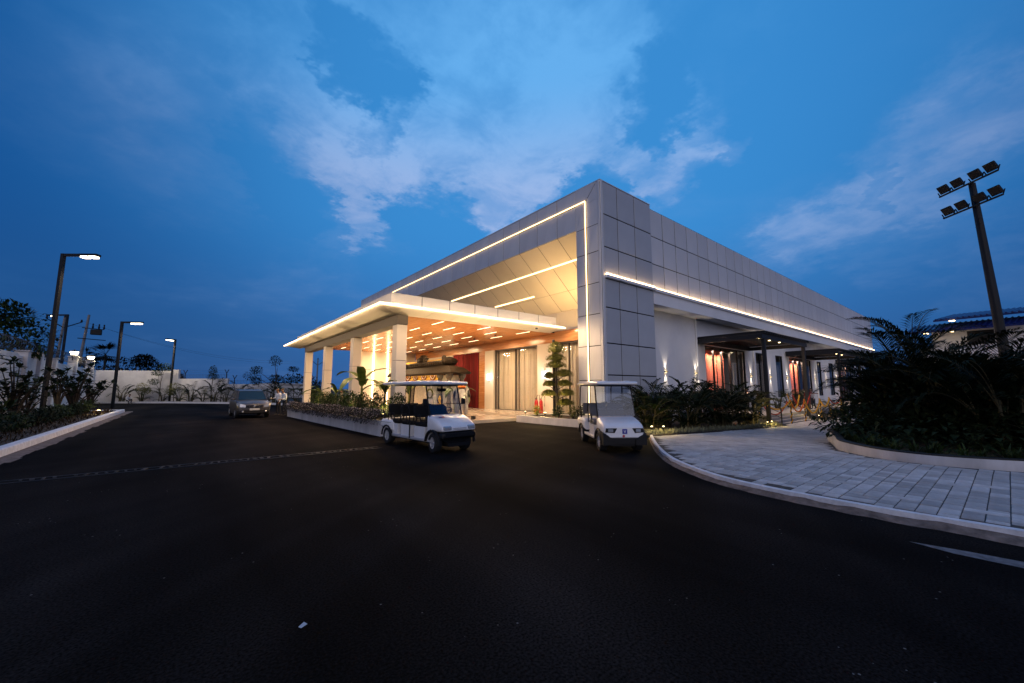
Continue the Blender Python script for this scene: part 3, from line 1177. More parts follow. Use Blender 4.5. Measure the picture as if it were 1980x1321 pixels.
# beam, soffit and recessed wall below the ledge
bm_ = MB()
bm_.box(4.77, 67.0, .0, .55, 6.70, 7.438)
bm_.build('beam', 'white', hall)
so = MB()
so.box(4.77, 67.0, .551, 1.30, 6.80, 6.95)
so.build('soffit', 'white', hall)
WY = 1.30
openings = [(13.55, 20.75, 0.0, 4.93), (23.05, 25.2, .9, 4.93), (27.9, 29.8, .9, 4.93), (31.8, 38.95, 0.0, 4.93),
            (41.3, 42.9, .9, 4.90), (46.2, 48.2, .9, 4.90), (50.5, 57.5, 0.0, 4.93)]
wl = MB()
x = 4.73
for (a, b, z0, z1) in openings:
    wl.box(x, a, WY, WY + .25, -.6, 6.799)
    wl.box(a, b, WY, WY + .25, z1, 6.799)
    if z0 > 0:
        wl.box(a, b, WY, WY + .25, -.6, z0)
    else:
        wl.box(a, b, WY, WY + .25, -.6, -.01)
    x = b
wl.box(x, 67, WY, WY + .25, -.6, 6.799)
wl.box(66.75, 67, WY + .25, 38, -.6, 7.29)
wl.build('side_wall', 'white', hall)
# faint rectangular plaster panel, downpipes
for x in (12.15, 22.4, 40.6, 58.5):
    dp = MB()
    dp.tube([(x, WY - .085, -.55), (x, WY - .085, 6.78)], .055, 8)
    for z in (1.2, 3.2, 5.2):
        dp.box(x - .08, x + .08, WY - .05, WY - .001, z, z + .05)
    dp.lathe([(.075, 6.45), (.075, 6.79)], 8, (x, WY - .085, 0))
    dp.build('downpipe', 'white', hall)
# hall interior: floor, back wall and ceiling seen through the glass
it = MB()
it.box(12.8, 66, 1.55, 7.5, -.25, -.02).box(12.8, 66, 7.5, 7.7, -.02, 5.6).box(12.8, 66, 1.55, 7.5, 5.4, 5.6)
it.box(12.7, 12.8, 1.55, 7.5, -.02, 5.4).box(26, 26.1, 1.55, 7.5, -.02, 5.4).box(66, 66.1, 1.55, 7.5, -.02, 5.4)
it.build('interior_wall', 'interior', hall)


def glazed(parent, a, b, z0, z1, n, name, y=WY + .08, transom=None):
    """metal frame with n panes; each pane is a piece of its own"""
    f = MB()
    f.box(a, b, y - .05, y + .09, z1 - .09, z1 - .002).box(a, b, y - .05, y + .09, z0, z0 + .07)
    w = (b - a) / n
    for i in range(n + 1):
        x = min(max(a + i * w, a + .045), b - .045)
        f.box(x - .043, x + .043, y - .048, y + .088, z0 + .071, z1 - .091)
    if transom:
        f.box(a + .1, b - .1, y - .03, y + .06, transom, transom + .06)
    fo = f.build(name, 'black', parent)
    for i in range(n):
        g_ = MB()
        g_.box(a + i * w + .044, a + (i + 1) * w - .044, y + .01, y + .03, z0 + .072, z1 - .092)
        g_.build('pane', 'glass', fo)
    return fo


for i, (a, b, z0, z1) in enumerate(openings):
    glazed(hall, a, b, z0, z1, 5 if b - a > 5 else (1 if b - a < 2.1 else 2), 'glazed_door' if b - a > 5 else 'window')


def curtain(name, m, a, b, z0, z1, y, parent=None, amp=.06, folds=9, gather=0.0, loc=(0, 0, 0), seg=6, axis='x', side=1):
    """hanging cloth with folds; gather pulls the foot towards a (negative) or b (positive)"""
    mb = MB()
    n = folds * 4
    vs, fs = [], []
    for j in range(seg + 1):
        t = j / seg
        z = z1 + (z0 - z1) * t
        for i in range(n + 1):
            u = i / n
            k = t ** 1.3
            x = a + (b - a) * u
            if gather > 0:
                x = x + (b - x) * gather * k
            elif gather < 0:
                x = x - (x - a) * (-gather) * k
            yy = y + amp * sin(u * folds * 2 * pi + .3 * sin(t * 3)) * (.75 + .25 * sin(u * 17.3)) + amp * .35 * sin(u * folds * 4.7)
            vs.append((x, yy, z) if axis == 'x' else (yy, x, z))
    for j in range(seg):
        for i in range(n):
            q = j * (n + 1) + i
            fs.append((q, q + 1, q + n + 2, q + n + 1))
    mb.add(vs, fs)
    return mb.build(name, m, parent, loc, smooth=True)


cg = 'draped red door curtains of the side entrances'
for k, (dx, lab) in enumerate(((13.55, 'first side entrance'), (31.8, 'second side entrance'), (50.5, 'far side entrance hidden by palms'))):
    t = empty('door_curtain', (dx, WY + .5, 0))
    curtain('drape', 'salmon', .05, 1.40, .05, 4.7, 0, t, folds=8)
    curtain('drape', 'salmon', 1.45, 3.0, .05, 4.75, .06, t, folds=6, gather=-.12)
    curtain('drape', 'salmon', 2.95, 4.1, .05, 4.75, .02, t, folds=5, gather=.25)
    tag(t, 'red and salmon curtains behind the glass of the ' + lab, 'curtain', cg)
    b_ = empty('door_blind', (dx, WY + .5, 0))
    curtain('drape', 'grey_cloth', 5.85, 7.15, .05, 3.9, .05, b_, folds=5)
    tag(b_, 'grey cloth hanging behind the right panes of the ' + lab, 'curtain')
    li = empty('foyer_lamp', (dx + 2.3, WY + .22, 0))
    body = MB()
    body.box(2.0, 2.06, .9, .96, 3.75, 4.35)
    body.build('lamp_tube', 'spark', li)
    tag(li, 'slim lit pendant tube just inside the ' + lab, 'lamp', 'pendant tubes inside the side entrances')
    light('AREA', li, (.2, -.12, 4.6), 560, (1.0, .70, .48), (radians(-26), 0, 0), shape='RECTANGLE', size=3.2, size_y=.2)
    light('POINT', li, (1.2, 3.2, 4.4), 22, (1.0, .78, .55), shadow_soft_size=.3)
for a, b, lab in ((23.05, 25.2, 'window just past the first entrance'), (27.9, 29.8, 'window between the first two pergolas'),
                  (41.3, 42.9, 'narrow window right of the second entrance'), (46.2, 48.2, 'last window before the palms')):
    o = curtain('window_blind', 'grey_cloth', a + .05, b - .05, .95, 4.0, WY + .33, folds=7, amp=.03)
    tag(o, 'grey pleated blind in the ' + lab, 'blind', 'window blinds on the side wall')

# ---- front recess: sloping soffit sheets, back wall, lintel, glazing
S0, S1 = Vector((.03, 0, 10.46)), Vector((3.9, 0, 7.10))
for i, (a, b) in enumerate(zip(yj[:-1], yj[1:])):
    for (t0, t1) in ((0, .33), (.33, .70), (.70, 1.0)):
        p0, p1 = S0.lerp(S1, t0), S0.lerp(S1, t1)
        nrm = Vector((-(S1.z - S0.z), 0, (S1.x - S0.x))).normalized()
        e = (p1 - p0).normalized() * .010
        mb = MB()
        up_ = nrm * .012
        quad = [p0 + e + Vector((0, a + .02, 0)), p1 - e + Vector((0, a + .02, 0)), p1 - e + Vector((0, b - .02, 0)), p0 + e + Vector((0, b - .02, 0))]
        mb.loft([quad, [q + up_ for q in quad]])
        mb.build('soffit_panel', 'acp_cream', hall)
sb_ = MB()
off = Vector((3.36, 0, 3.87)).normalized() * .02
sb_.add([S0 + off + Vector((0, 1.75, 0)), S1 + off + Vector((0, 1.75, 0)), S1 + off + Vector((0, 38, 0)), S0 + off + Vector((0, 38, 0))], [(0, 1, 2, 3)])
sb_.build('soffit_backing', 'core', hall)
nrm = Vector((3.36, 0, 3.87)).normalized() * -.03
for (t, y0, y1) in ((.32, 1.9, 17.5), (.655, 8.05, 12.75)):
    p = S0.lerp(S1, t)
    mb = MB()
    d = (S1 - S0).normalized() * .035
    r0 = [p - d + nrm, p + d + nrm, p + d - nrm * 2, p - d - nrm * 2]
    mb.loft([[q + Vector((0, y0, 0)) for q in r0], [q + Vector((0, y1, 0)) for q in r0]])
    mb.build('light_strip', 'led', hall)
bw = MB()
bw.box(3.9, 4.1, 1.70, 38, 5.2, 7.29)
bw.build('recess_wall', 'cream', hall)
for a, b in ((1.75, 3.6), (3.6, 5.3), (5.3, 7.0), (7.0, 8.7), (8.7, 10.4)):
    panel(hall, 'x', a, b, 5.25, 7.05, 3.88, t=.025, m='acp_cream', gap=.016)
sl = MB()
sl.box(.50, 3.88, 1.72, 22.6, 5.08, 5.20)
sl.build('ceiling_slab', 'cream', hall)
wb = MB()
wb.box(.42, .70, 1.72, 22.6, 4.42, 5.075)
wb.build('wood_lintel', 'wood', hall)
# cove lamps lying on the slab, throwing light up the soffit
for yy, e in ((3.2, 270), (6.2, 110), (10.5, 52), (15.5, 32), (20.5, 26)):
    cv = MB()
    cv.box(1.4, 1.6, yy - .6, yy + .6, 5.21, 5.29)
    cvo = cv.build('cove_lamp', 'charcoal', hall)
    light('AREA', cvo, (1.5, yy, 5.33), e, (1.0, .62, .24), (radians(180), 0, 0), shape='RECTANGLE', size=1.2, size_y=1.0)
# piers and glazing of the lobby
GX = .55
pr_ = MB()
pr_.box(.40, .80, 4.08, 5.42, .25, 4.418)
pr_.build('pier', 'cream', hall)
pr_ = MB()
pr_.box(.40, .80, 9.98, 11.05, .25, 4.418)
pr_.build('pier', 'cream', hall)
ws = MB()
ws.box(.44, .80, 11.06, 11.85, .25, 4.418)
ws.build('wood_panel', 'wood', hall)
ws = MB()
ws.box(.40, .80, 15.7, 22.6, .25, 4.418)
ws.build('pier', 'cream', hall)
for a, b, n in ((1.74, 4.06, 2), (5.44, 9.96, 2)):
    f = MB()
    f.box(.50, .62, a, b, .25, .33).box(.50, .62, a, b, 4.33, 4.417)
    for k in range(n + 1):
        yy = min(max(a + (b - a) * k / n, a + .05), b - .05)
        f.box(.50, .62, yy - .026, yy + .026, .331, 4.329)
    fo = f.build('window', 'beam', hall)
    for k in range(n):
        g_ = MB()
        g_.box(.555, .57, a + (b - a) * k / n + .05, a + (b - a) * (k + 1) / n - .05, .332, 4.328)
        g_.build('pane', 'glass', fo)
lw = MB()
lw.box(1.6, 1.75, 1.72, 22.6, .2, 5.05).box(.8, 1.6, 1.72, 22.6, .20, .245)
lw.build('lobby_wall', 'cream', hall)
for a, b, lab in ((1.8, 4.0, 'narrow front window beside the light-lined column'), (5.5, 9.9, 'wide front window behind the topiary tree')):
    t = empty('window_curtain', (0, 0, 0))
    w = (b - a) / 2
    curtain('drape', 'curtain', a, a + w * .97, .33, 4.35, .86, t, folds=15, amp=.085, axis='y')
    curtain('drape', 'curtain', a + w * 1.02, b, .33, 4.35, .87, t, folds=15, amp=.085, axis='y')
    tag(t, 'beige pleated curtain filling the ' + lab, 'curtain', 'beige curtains of the front windows')
rc = empty('entrance_drape', (0, 0, 0))
curtain('drape', 'red_cloth', 11.9, 15.6, .27, 4.4, .50, rc, folds=13, amp=.13, axis='y')
tag(rc, 'deep red cloth drape behind the carved pavilion at the entrance', 'curtain')
# wall closing the far end of the canopy, with two upright light strips
ew = MB()
ew.box(-5.0, .39, 22.62, 23.0, -.02, 5.03)
ew.build('end_wall', 'core', hall)
for i, (a, b) in enumerate(((-5.0, -3.62), (-3.62, -2.32), (-2.32, -1.0), (-1.0, .38))):
    for z0, z1 in ((.0, 1.7), (1.7, 3.4), (3.4, 5.02)):
        panel(hall, 'y', a, b, z0, z1, 22.615, t=.03, m='acp_cream', gap=.02)
for x in (-3.62, -2.32):
    mb = MB()
    mb.tube([(x, 22.50, .35), (x, 22.50, 4.93)], .045, 6)
    mb.build('light_strip', 'led_wash', hall)

# ------------------------------------------------------------------ entrance canopy
CX0, CX1, CY0, CY1 = -10.52, .02, 2.70, 23.25
can = empty('entrance_canopy', (0, 0, 0))
tag(can, 'flat entrance canopy on square cream columns with glowing edge and wooden ceiling', 'canopy')
r = MB()
r.box(CX0 + .06, CX1, CY0 + .06, CY1 - .06, 5.135, 5.16)
r.box(-9.75, .42, 3.95, 22.58, 5.00, 5.07)
r.build('roof_slab', 'core', can)
# rim above the light strip
rim = MB()
rim.box(CX0, CX0 + .059, CY0, CY1, 5.125, 5.17).box(CX0 + .06, CX1, CY0, CY0 + .059, 5.125, 5.17)
rim.build('rim', 'acp_cream', can)
e1 = MB()
e1.tube([(CX0 - .035, CY0 - .035, 5.105), (CX0 - .035, CY1, 5.105)], .034, 6)
eo = e1.build('light_strip', 'led_hot', can)
light('AREA', eo, (CX0 - .03, (CY0 + CY1) / 2, 5.05), 105, (1.0, .70, .40), (0, radians(-90), 0), shape='RECTANGLE', size=.06, size_y=CY1 - CY0)
e2 = MB()
e2.tube([(CX0 - .035, CY0 - .035, 5.105), (CX1, CY0 - .035, 5.105)], .034, 6)
eo = e2.build('light_strip', 'led_hot', can)
light('AREA', eo, ((CX0 + CX1) / 2, CY0 - .03, 5.05), 95, (1.0, .70, .40), (radians(90), 0, 0), shape='RECTANGLE', size=CX1 - CX0, size_y=.06)
light('AREA', eo, (CX0 - .08, (CY0 + CY1) / 2, 5.04), 420, (1.0, .66, .36), (0, radians(25), 0), shape='RECTANGLE', size=.06, size_y=CY1 - CY0)
light('AREA', eo, ((CX0 + CX1) / 2, CY0 - .08, 5.04), 420, (1.0, .66, .36), (radians(-25), 0, 0), shape='RECTANGLE', size=CX1 - CX0, size_y=.06)
light('AREA', eo, (CX0 - .06, (CY0 + CY1) / 2, 5.19), 90, (1.0, .74, .48), (0, radians(-108), 0), shape='RECTANGLE', size=.04, size_y=CY1 - CY0)
light('AREA', eo, ((CX0 + CX1) / 2, CY0 - .06, 5.19), 75, (1.0, .74, .48), (radians(108), 0, 0), shape='RECTANGLE', size=CX1 - CX0, size_y=.04)
# underside border sheets, rising gently to the rim
IX, IY = -9.36, 3.92
zl, zh = 4.95, 5.095


def border(pts):
    mb = MB()
    mb.loft([pts, [(x, y, z + .025) for x, y, z in pts]])
    mb.build('soffit_panel', 'acp_cream', can)


n = 10
for i in range(n):
    y0 = CY0 + 1.22 + (CY1 - CY0 - 1.22) * i / n + .008
    y1 = CY0 + 1.22 + (CY1 - CY0 - 1.22) * (i + 1) / n - .008
    border([(CX0, y0, zh), (IX, y0, zl), (IX, y1, zl), (CX0, y1, zh)])
border([(CX0, CY0, zh), (IX, IY, zl), (IX, IY + .006, zl), (CX0, IY + .006, zh)])
for i in range(7):
    x0 = IX + (CX1 - IX) * i / 7 + .008
    x1 = IX + (CX1 - IX) * (i + 1) / 7 - .008
    border([(x0, IY, zl), (x0, CY0, zh), (x1, CY0, zh), (x1, IY, zl)])
border([(CX0, CY0, zh), (IX, CY0, zh), (IX, IY, zl)])
# upstand set back on the roof
us = MB()
us.box(-9.778, .0, 3.362, 22.5, 5.161, 5.78)
us.build('upstand_core', 'core', can)
for i in range(7):
    a = -9.80 + 9.8 * i / 7
    panel(can, 'y', a, a + 1.4, 5.165, 5.80, 3.36, t=.018, m='acp_cream', gap=.03)
for i in range(8):
    a = 3.34 + 19.1 * i / 8
    panel(can, 'x', a, a + 19.1 / 8, 5.165, 5.80, -9.78, t=.018, m='acp_cream', gap=.03)
# glossy wooden ceiling in boards
for i in range(7):
    x0 = IX + .02 + (.40 - IX) * i / 7
    x1 = IX + .02 + (.40 - IX) * (i + 1) / 7 - .004
    b_ = MB()
    b_.box(x0, x1, IY + .03, 22.58, 4.955, 4.985)
    b_.build('ceiling_board', 'wood', can)
st = MB()
st.box(-.028, .028, -.60, .60, 0, .02)
sme = st.mesh('ceiling_light', 'strip')
kk = 0
for i in range(5):
    x = -6.82 + 1.385 * i
    y = 4.82 if i % 2 == 0 else 6.12
    while y < 21.8:
        cl_ = put('ceiling_light', sme, can, (x, y, 4.951))
        kk = kk + 1
        if kk % 3 == 0:
            light('AREA', cl_, (0, 0, -.02), 140, (1.0, .70, .38), shape='RECTANGLE', size=.08, size_y=1.2)
        y += 2.60
# made-up floor spots, added to brighten the wooden ceiling
for (x, y) in ((-6.9, 6.0), (-6.9, 11.5), (-6.9, 17.0), (-4.6, 4.9), (-3.4, 20.5)):
    q = MB()
    q.lathe([(.11, .0), (.13, .02), (.13, .16), (.09, .18)], 10, (x, y, .16 if x > -5.8 else .0))
    uo = q.build('added_uplight', 'black', can)
    light('SPOT', uo, (x, y, .40), 980, (1.0, .70, .36), (pi, 0, 0), spot_size=radians(125), spot_blend=.9, shadow_soft_size=.12)
# invented ceiling spots, added to brighten the curtained windows
for y in (2.9, 6.6, 8.9):
    q = MB()
    q.lathe([(.07, 4.90), (.07, 4.953)], 10, (-1.95, y, 0))
    uo = q.build('added_spot', 'black', can)
    light('SPOT', uo, (-1.95, y, 4.86), 400, (1.0, .74, .46), (0, radians(-43), 0), spot_size=radians(75), spot_blend=.8, shadow_soft_size=.08)
# beam over the columns
bmm = MB()
bmm.box(-9.32, -8.83, 3.80, 21.75, 4.54, 4.945)
bmm.build('beam', 'beam', can)
for k, yc in enumerate((3.82, 9.78, 15.6, 21.2)):
    col_ = MB()
    col_.box(-9.28, -8.86, yc + .04, yc + .48, -.1, 4.538)
    co = col_.build('column', 'core', can)
    for z0, z1 in ((-.05, 1.35), (1.35, 2.95), (2.95, 4.53)):
        s_ = MB()
        s_.cbox(-9.31, -8.84, yc + .01, yc + .51, z0 + .008, z1 - .008, .012)
        s_.build('cladding', 'acp_cream', co)

# ------------------------------------------------------------------ entrance floor with two tiers
fl = empty('entrance_steps', (-2, 10, 0))
ft = MB()
ft.box(-3.9, 2.42, -5.8, 12.6, .002, .145)
lo = ft.build('lower_tier', 'tile', fl)
ft = MB()
ft.box(.15, 2.40, -5.6, 12.6, .146, .285)
hi = ft.build('upper_tier', 'tile', fl)
tile = MB()
tile.cbox(-.395, .395, -.395, .395, 0, .016, .005)
tme = tile.mesh('tile', 'tile')
cnt = 0
for tier, xa, xb, ya, yb, z in ((lo, -3.9, .12, -5.8, 12.4, .146), (hi, .15, 2.35, -5.6, 12.4, .286)):
    i = 0
    x = xa + .4
    while x < xb:
        y = ya + .4
        while y < yb and cnt < 290:
            put('tile', tme, tier, (x, y, z))
            cnt += 1
            y += .8
        x += .8
tag(fl, 'two shallow tiled tiers of pale polished stone under the canopy', 'steps')

# ------------------------------------------------------------------ planters


def wall_ring(poly, th, z0, z1, name, m, cap=None, parent=None):
    """hollow planter wall following a closed outline (counter-clockwise)"""
    n = len(poly)
    P_ = [Vector((x, y)) for x, y in poly]
    inn = []
    for i in range(n):
        a, b, c_ = P_[i - 1], P_[i], P_[(i + 1) % n]
        t1, t2 = (b - a).normalized(), (c_ - b).normalized()
        n1, n2 = Vector((-t1.y, t1.x)), Vector((-t2.y, t2.x))
        m_ = (n1 + n2)
        m_ = m_.normalized() * (th / max(.4, m_.normalized().dot(n1)))
        inn.append(b + m_)
    vs = [(p.x, p.y, z0) for p in P_] + [(p.x, p.y, z1) for p in P_] + [(p.x, p.y, z1) for p in inn] + [(p.x, p.y, z0) for p in inn]
    fs = []
    for i in range(n):
        j = (i + 1) % n
        fs += [(i, j, n + j, n + i), (n + i, n + j, 2 * n + j, 2 * n + i), (2 * n + i, 2 * n + j, 3 * n + j, 3 * n + i)]
    mb = MB()
    mb.add(vs, fs)
    return mb.build(name, m, parent), inn


def planter(name, poly, th, z0, z1, soil, m, label, cope=None):
    t = empty(name, (0, 0, 0))
    o, inn = wall_ring(poly, th, z0, z1, 'planter_wall', m, parent=t)
    s_ = MB()
    s_.add([(p.x, p.y, soil) for p in inn], [tuple(range(len(inn)))])
    s_.build('soil', 'earth', t)
    if cope:
        wall_ring([(p[0], p[1]) for p in poly], th + .03, z1 + .001, z1 + .03, 'coping', cope, parent=t)
    tag(t, label, 'planter')
    return t


planter('long_planter', [(-10.60, 1.95), (-8.75, 1.95), (-8.75, 15.95), (-11.26, 15.95), (-11.22, 15.4), (-11.0, 10), (-10.80, 6)], .14, -.02, .56, .48,
        'planter_white', 'long low white planter of trailing flowers along the canopy front')
planter('front_planter', [(-2.66, 3.75), (-2.43, -.35), (-2.40, -1.2), (-.02, -1.2), (-.02, 3.75)], .12, -.02, .34, .29,
        'planter_white', 'low white planter holding the topiary tree beside the light-lined column')
ISL = [(p.x, p.y) for p in hermite([(14, -8.5, 0), (6, -8.35, 0), (2.2, -8.35, 0), (.72, -8.75, 0), (-.6, -9.15, 0), (-1.75, -9.5, 0), (-2.8, -10.3, 0),
                                    (-3.2, -11.0, 0), (-3.18, -11.8, 0), (-2.6, -13.0, 0), (-1.2, -15.4, 0), (1.5, -19, 0), (6, -22, 0), (14, -23, 0)], 5)]
planter('island_planter', ISL, .14, -.75, .27, .20, 'planter_white',
        'curved low white planter packed with dark palms at the right', cope='charcoal')
# bed along the side of the hall
sbed = MB()
pts = [(-3.2, -4.5), (6.9, -4.3), (12.7, -3.75), (12.8, -.0), (12.8, 1.29), (4.9, 1.29), (4.9, -.02), (-2.2, -.02), (-2.3, -1.2)]
bm = bmesh.new()
f = bm.faces.new([bm.verts.new((x, y, 0)) for x, y in pts])
bmesh.ops.triangulate(bm, faces=[f])
for v in bm.verts:
    v.co.z = gz(v.co.x) + .10
bmesh.ops.recalc_face_normals(bm, faces=bm.faces[:])
me = bpy.data.meshes.new('side_bed_soil')
bm.to_mesh(me)
bm.free()
me.materials.append(M['earth'])
tag(put('side_bed_soil', me), 'soil of the palm bed along the side of the hall', kind='structure')

# terrace in front of the side entrances, with steps
te = MB()
te.box(12.9, 66, -2.30, 1.295, -.9, -.012)
ter = te.build('side_terrace', 'step')
tag(ter, 'low granite terrace in front of the side entrances', kind='structure')


def steps(x0, x1, label):
    t = empty('entrance_stair', ((x0 + x1) / 2, -2.9, -.6))
    w = (x1 - x0) / 2
    for i in range(4):
        s_ = MB()
        s_.cbox(-w, w, -.62 + i * .31, .595, i * .148 + .001, (i + 1) * .148, .012)
        s_.build('stair_step', 'step', t)
    tag(t, label, 'steps')


steps(13.15, 19.6, 'four granite steps rising to the first side entrance')
steps(31.0, 38.0, 'granite steps rising to the second side entrance beyond the palms')
nb = MB()
nb.add([(19.8, -4.15, -.5), (31, -4.3, -.5), (31, -2.3, -.5), (19.8, -2.3, -.5)], [(0, 1, 2, 3)])
tag(nb.build('terrace_bed_soil', 'earth'), 'soil bed between the two flights of granite steps', kind='structure')


def pergola(x0, x1, label, z=5.28):
    t = empty('pergola', ((x0 + x1) / 2, -1, 0))
    w = (x1 - x0) / 2
    fr = MB()
    fr.box(-w, w, -1.98, -1.86, z - .32, z - .02).box(-w, -w + .12, -1.86, 2.2, z - .32, z - .02).box(w - .12, w, -1.86, 2.2, z - .32, z - .02)
    fr.box(-w + .12, w - .12, 2.08, 2.2, z - .32, z - .02)
    fr.build('roof_frame', 'charcoal', t)
    k = int(2 * w / .42)
    sl_ = MB()
    sl_.box(-.04, .04, -2.15, 2.25, 0, .14)
    sme_ = sl_.mesh('slat', 'charcoal')
    for i in range(k + 1):
        put('slat', sme_, t, (-w + .1 + (2 * w - .2) * i / k, 0, z))
    rf = MB()
    rf.box(-w, w, -2.1, 2.2, z + .15, z + .17)
    rf.build('roof_sheet', 'black', t)
    for px_ in (-w + .5, w - .5):
        p = MB()
        p.cbox(px_ - .11, px_ + .11, -1.97, -1.75, -.62, z - .33, .015)
        p.box(px_ - .19, px_ + .19, -2.05, -1.67, -.62, -.58)
        p.build('post', 'charcoal', t)
    for lx in (-w * .45, 0.0, w * .45):
        d = MB()
        d.lathe([(.075, 0), (.075, .03)], 10, (lx, -.9, z - .05))
        d.build('downlight', 'spark', t)
        light('SPOT', t, (lx, -.9, z - .08), 9, (1.0, .78, .5), spot_size=radians(80), spot_blend=.6, shadow_soft_size=.05)
    tag(t, label, 'pergola', 'dark pergolas over the side entrances')


pergola(12.3, 21.4, 'near dark metal pergola over the first side entrance')
pergola(30.6, 39.8, 'second dark metal pergola over the middle side entrance')
pergola(49.3, 58.4, 'farthest dark pergola, mostly hidden behind the palms')

# ------------------------------------------------------------------ wall lamps


def sconce(loc, label, warm=(1.0, .82, .62), e=75):
    t = empty('wall_lamp', loc)
    b = MB()
    b.box(-.11, .11, -.13, -.005, -.035, .035)
    b.build('lamp_body', 'steel', t)
    for s_, nm in ((1, 'lens'), (-1, 'lens')):
        l = MB()
        l.box(-.07, .07, -.11, -.02, s_ * .036, s_ * .040)
        l.build('lens', 'spark', t)
        light('SPOT', t, (0, -.09, s_ * .07), e, warm, (0 if s_ < 0 else pi, 0, 0), spot_size=radians(58), spot_blend=.6, shadow_soft_size=.03)
    tag(t, label, 'wall lamp', 'up and down wall lamps on the side wall')


for x, lab in ((7.9, 'wall lamp nearest the corner block, throwing light up and down'), (11.9, 'wall lamp just left of the first downpipe'),
               (21.7, 'wall lamp between the first entrance and its right downpipe'), (26.2, 'wall lamp between the two grey windows past the first pergola'),
               (30.75, 'wall lamp left of the second side entrance'), (40.1, 'wall lamp just right of the second side entrance'),
               (44.6, 'wall lamp between the two far windows'), (49.2, 'farthest visible wall lamp, beside the last window')):
    sconce((x, WY, 2.83), lab)
for y, lab in ((10.5, 'cool white lantern on the pier left of the wide curtained window'), (4.75, 'cool white lantern on the pier behind the topiary tree')):
    t = empty('wall_lantern', (.40, y, 2.55))
    b = MB()
    b.box(-.12, -.003, -.055, .055, -.24, .24)
    b.box(-.14, -.12, -.07, .07, .24, .27).box(-.14, -.12, -.07, .07, -.27, -.24)
    b.build('lantern_frame', 'steel', t)
    for s_ in (-1, 1):
        l = MB()
        l.box(-.115, -.02, s_ * .06, s_ * .075, -.22, .22)
        l.build('lantern_glass', 'lamp_cool', t)
    l = MB()
    l.box(-.128, -.121, -.05, .05, -.22, .22)
    l.build('lantern_glass', 'lamp_cool', t)
    light('POINT', t, (-.3, 0, 0), 16, (.82, .92, 1.0), shadow_soft_size=.12)
    tag(t, lab, 'wall lamp')

# ------------------------------------------------------------------ street lamps


def street_lamp(loc, h, rz, label, arm=2.0, group='slim black street lamps along the left bed', e=900, single=False):
    t = empty('street_lamp', loc, rz)
    p = MB()
    p.loft([[(a, b, z) for a, b in ((-.085, -.085), (.085, -.085), (.085, .085), (-.085, .085))] for z in (0, h)])
    p.box(-.2, .2, -.2, .2, 0, .03)
    p.build('post', 'black', t)
    a = MB()
    a.box(.086, arm, -.07, .07, h - .15, h - .003)
    a.build('arm', 'black', t)
    hd = MB()
    hd.cbox(arm - .1, arm + .95, -.16, .16, h - .16, h - .02, .02)
    hd.build('lamp_head', 'black', t)
    for k in range(1 if single else 2):
        l = MB()
        l.box(arm + .03 + k * .47, arm + .39 + k * .47, -.14, .14, h - .25, h - .162)
        l.build('lamp_glass', 'lamp_white', t)
    light('SPOT', t, (arm + .45, 0, h - .3), e, (1.0, .80, .55), spot_size=radians(140), spot_blend=.8, shadow_soft_size=.25)
    tag(t, label, 'street lamp', group)
    return t


street_lamp((-22.5, 21.5, .1), 9.5, radians(-38), 'tallest, nearest black street lamp at the left with glowing twin head', arm=1.1)
street_lamp((-21.3, 36.7, 0), 7.7, radians(-38), 'middle black street lamp at the end of the left kerb', arm=.85)
street_lamp((-18.0, 52.2, .12), 7.7, radians(-128), 'farthest black street lamp in front of the white boundary wall', arm=.35)
street_lamp((-27.7, 54.5, 0), 10.2, radians(141), 'street lamp facing left behind the razor wire of the boundary wall', arm=1.4, e=150, single=True)

# ------------------------------------------------------------------ boundary walls
bw_ = empty('side_boundary_wall', (-25.2, 30, 0))
segs = [(-42, 3.9), (8, 4.25)]
w = MB()
w.box(-.12, .12, -42, -2, 0, 4.05).box(-.12, .12, -2, 14.2, 0, 3.9).box(-.12, .12, 14.2, 26, 0, 3.9)
w.build('wall_face', 'white_wall', bw_)
for y, h in ((-14, 4.2), (-7, 4.2), (-.6, 4.25), (2.6, 4.35), (6.8, 4.15), (14.4, 4.75), (22.8, 4.8)):
    p = MB()
    p.cbox(-.32, .32, y - .32, y + .32, 0, h, .02)
    p.box(-.38, .38, y - .38, y + .38, h + .001, h + .08)
    p.build('pillar', 'white_wall', bw_)
tag(bw_, 'weathered white boundary wall with square pillars at the left', 'wall')


def lantern(loc, label):
    t = empty('pillar_lantern', loc)
    b = MB()
    b.lathe([(.18, 0), (.18, .04), (.05, .06), (.05, .14)], 10)
    b.build('lantern_base', 'black', t)
    l = MB()
    l.lathe([(.22, .14), (.30, .40), (.30, .46)], 10)
    l.build('lantern_glass', 'lamp_white', t)
    r_ = MB()
    r_.lathe([(.38, .461), (.05, .62), (.03, .7)], 10)
    r_.build('lantern_cap', 'black', t)
    light('POINT', t, (.5, -.3, .3), 160, (1.0, .80, .5), shadow_soft_size=.25)
    tag(t, label, 'lantern', 'lanterns on the boundary wall pillars')


lantern((-25.2, 44.4, 4.84), 'lit lantern on the pillar left of the leaning concrete pole')
lantern((-25.2, 52.8, 4.89), 'lit lantern on the pillar at the corner of the boundary wall')

fw_ = empty('far_boundary_wall', (-18, 54, 0))
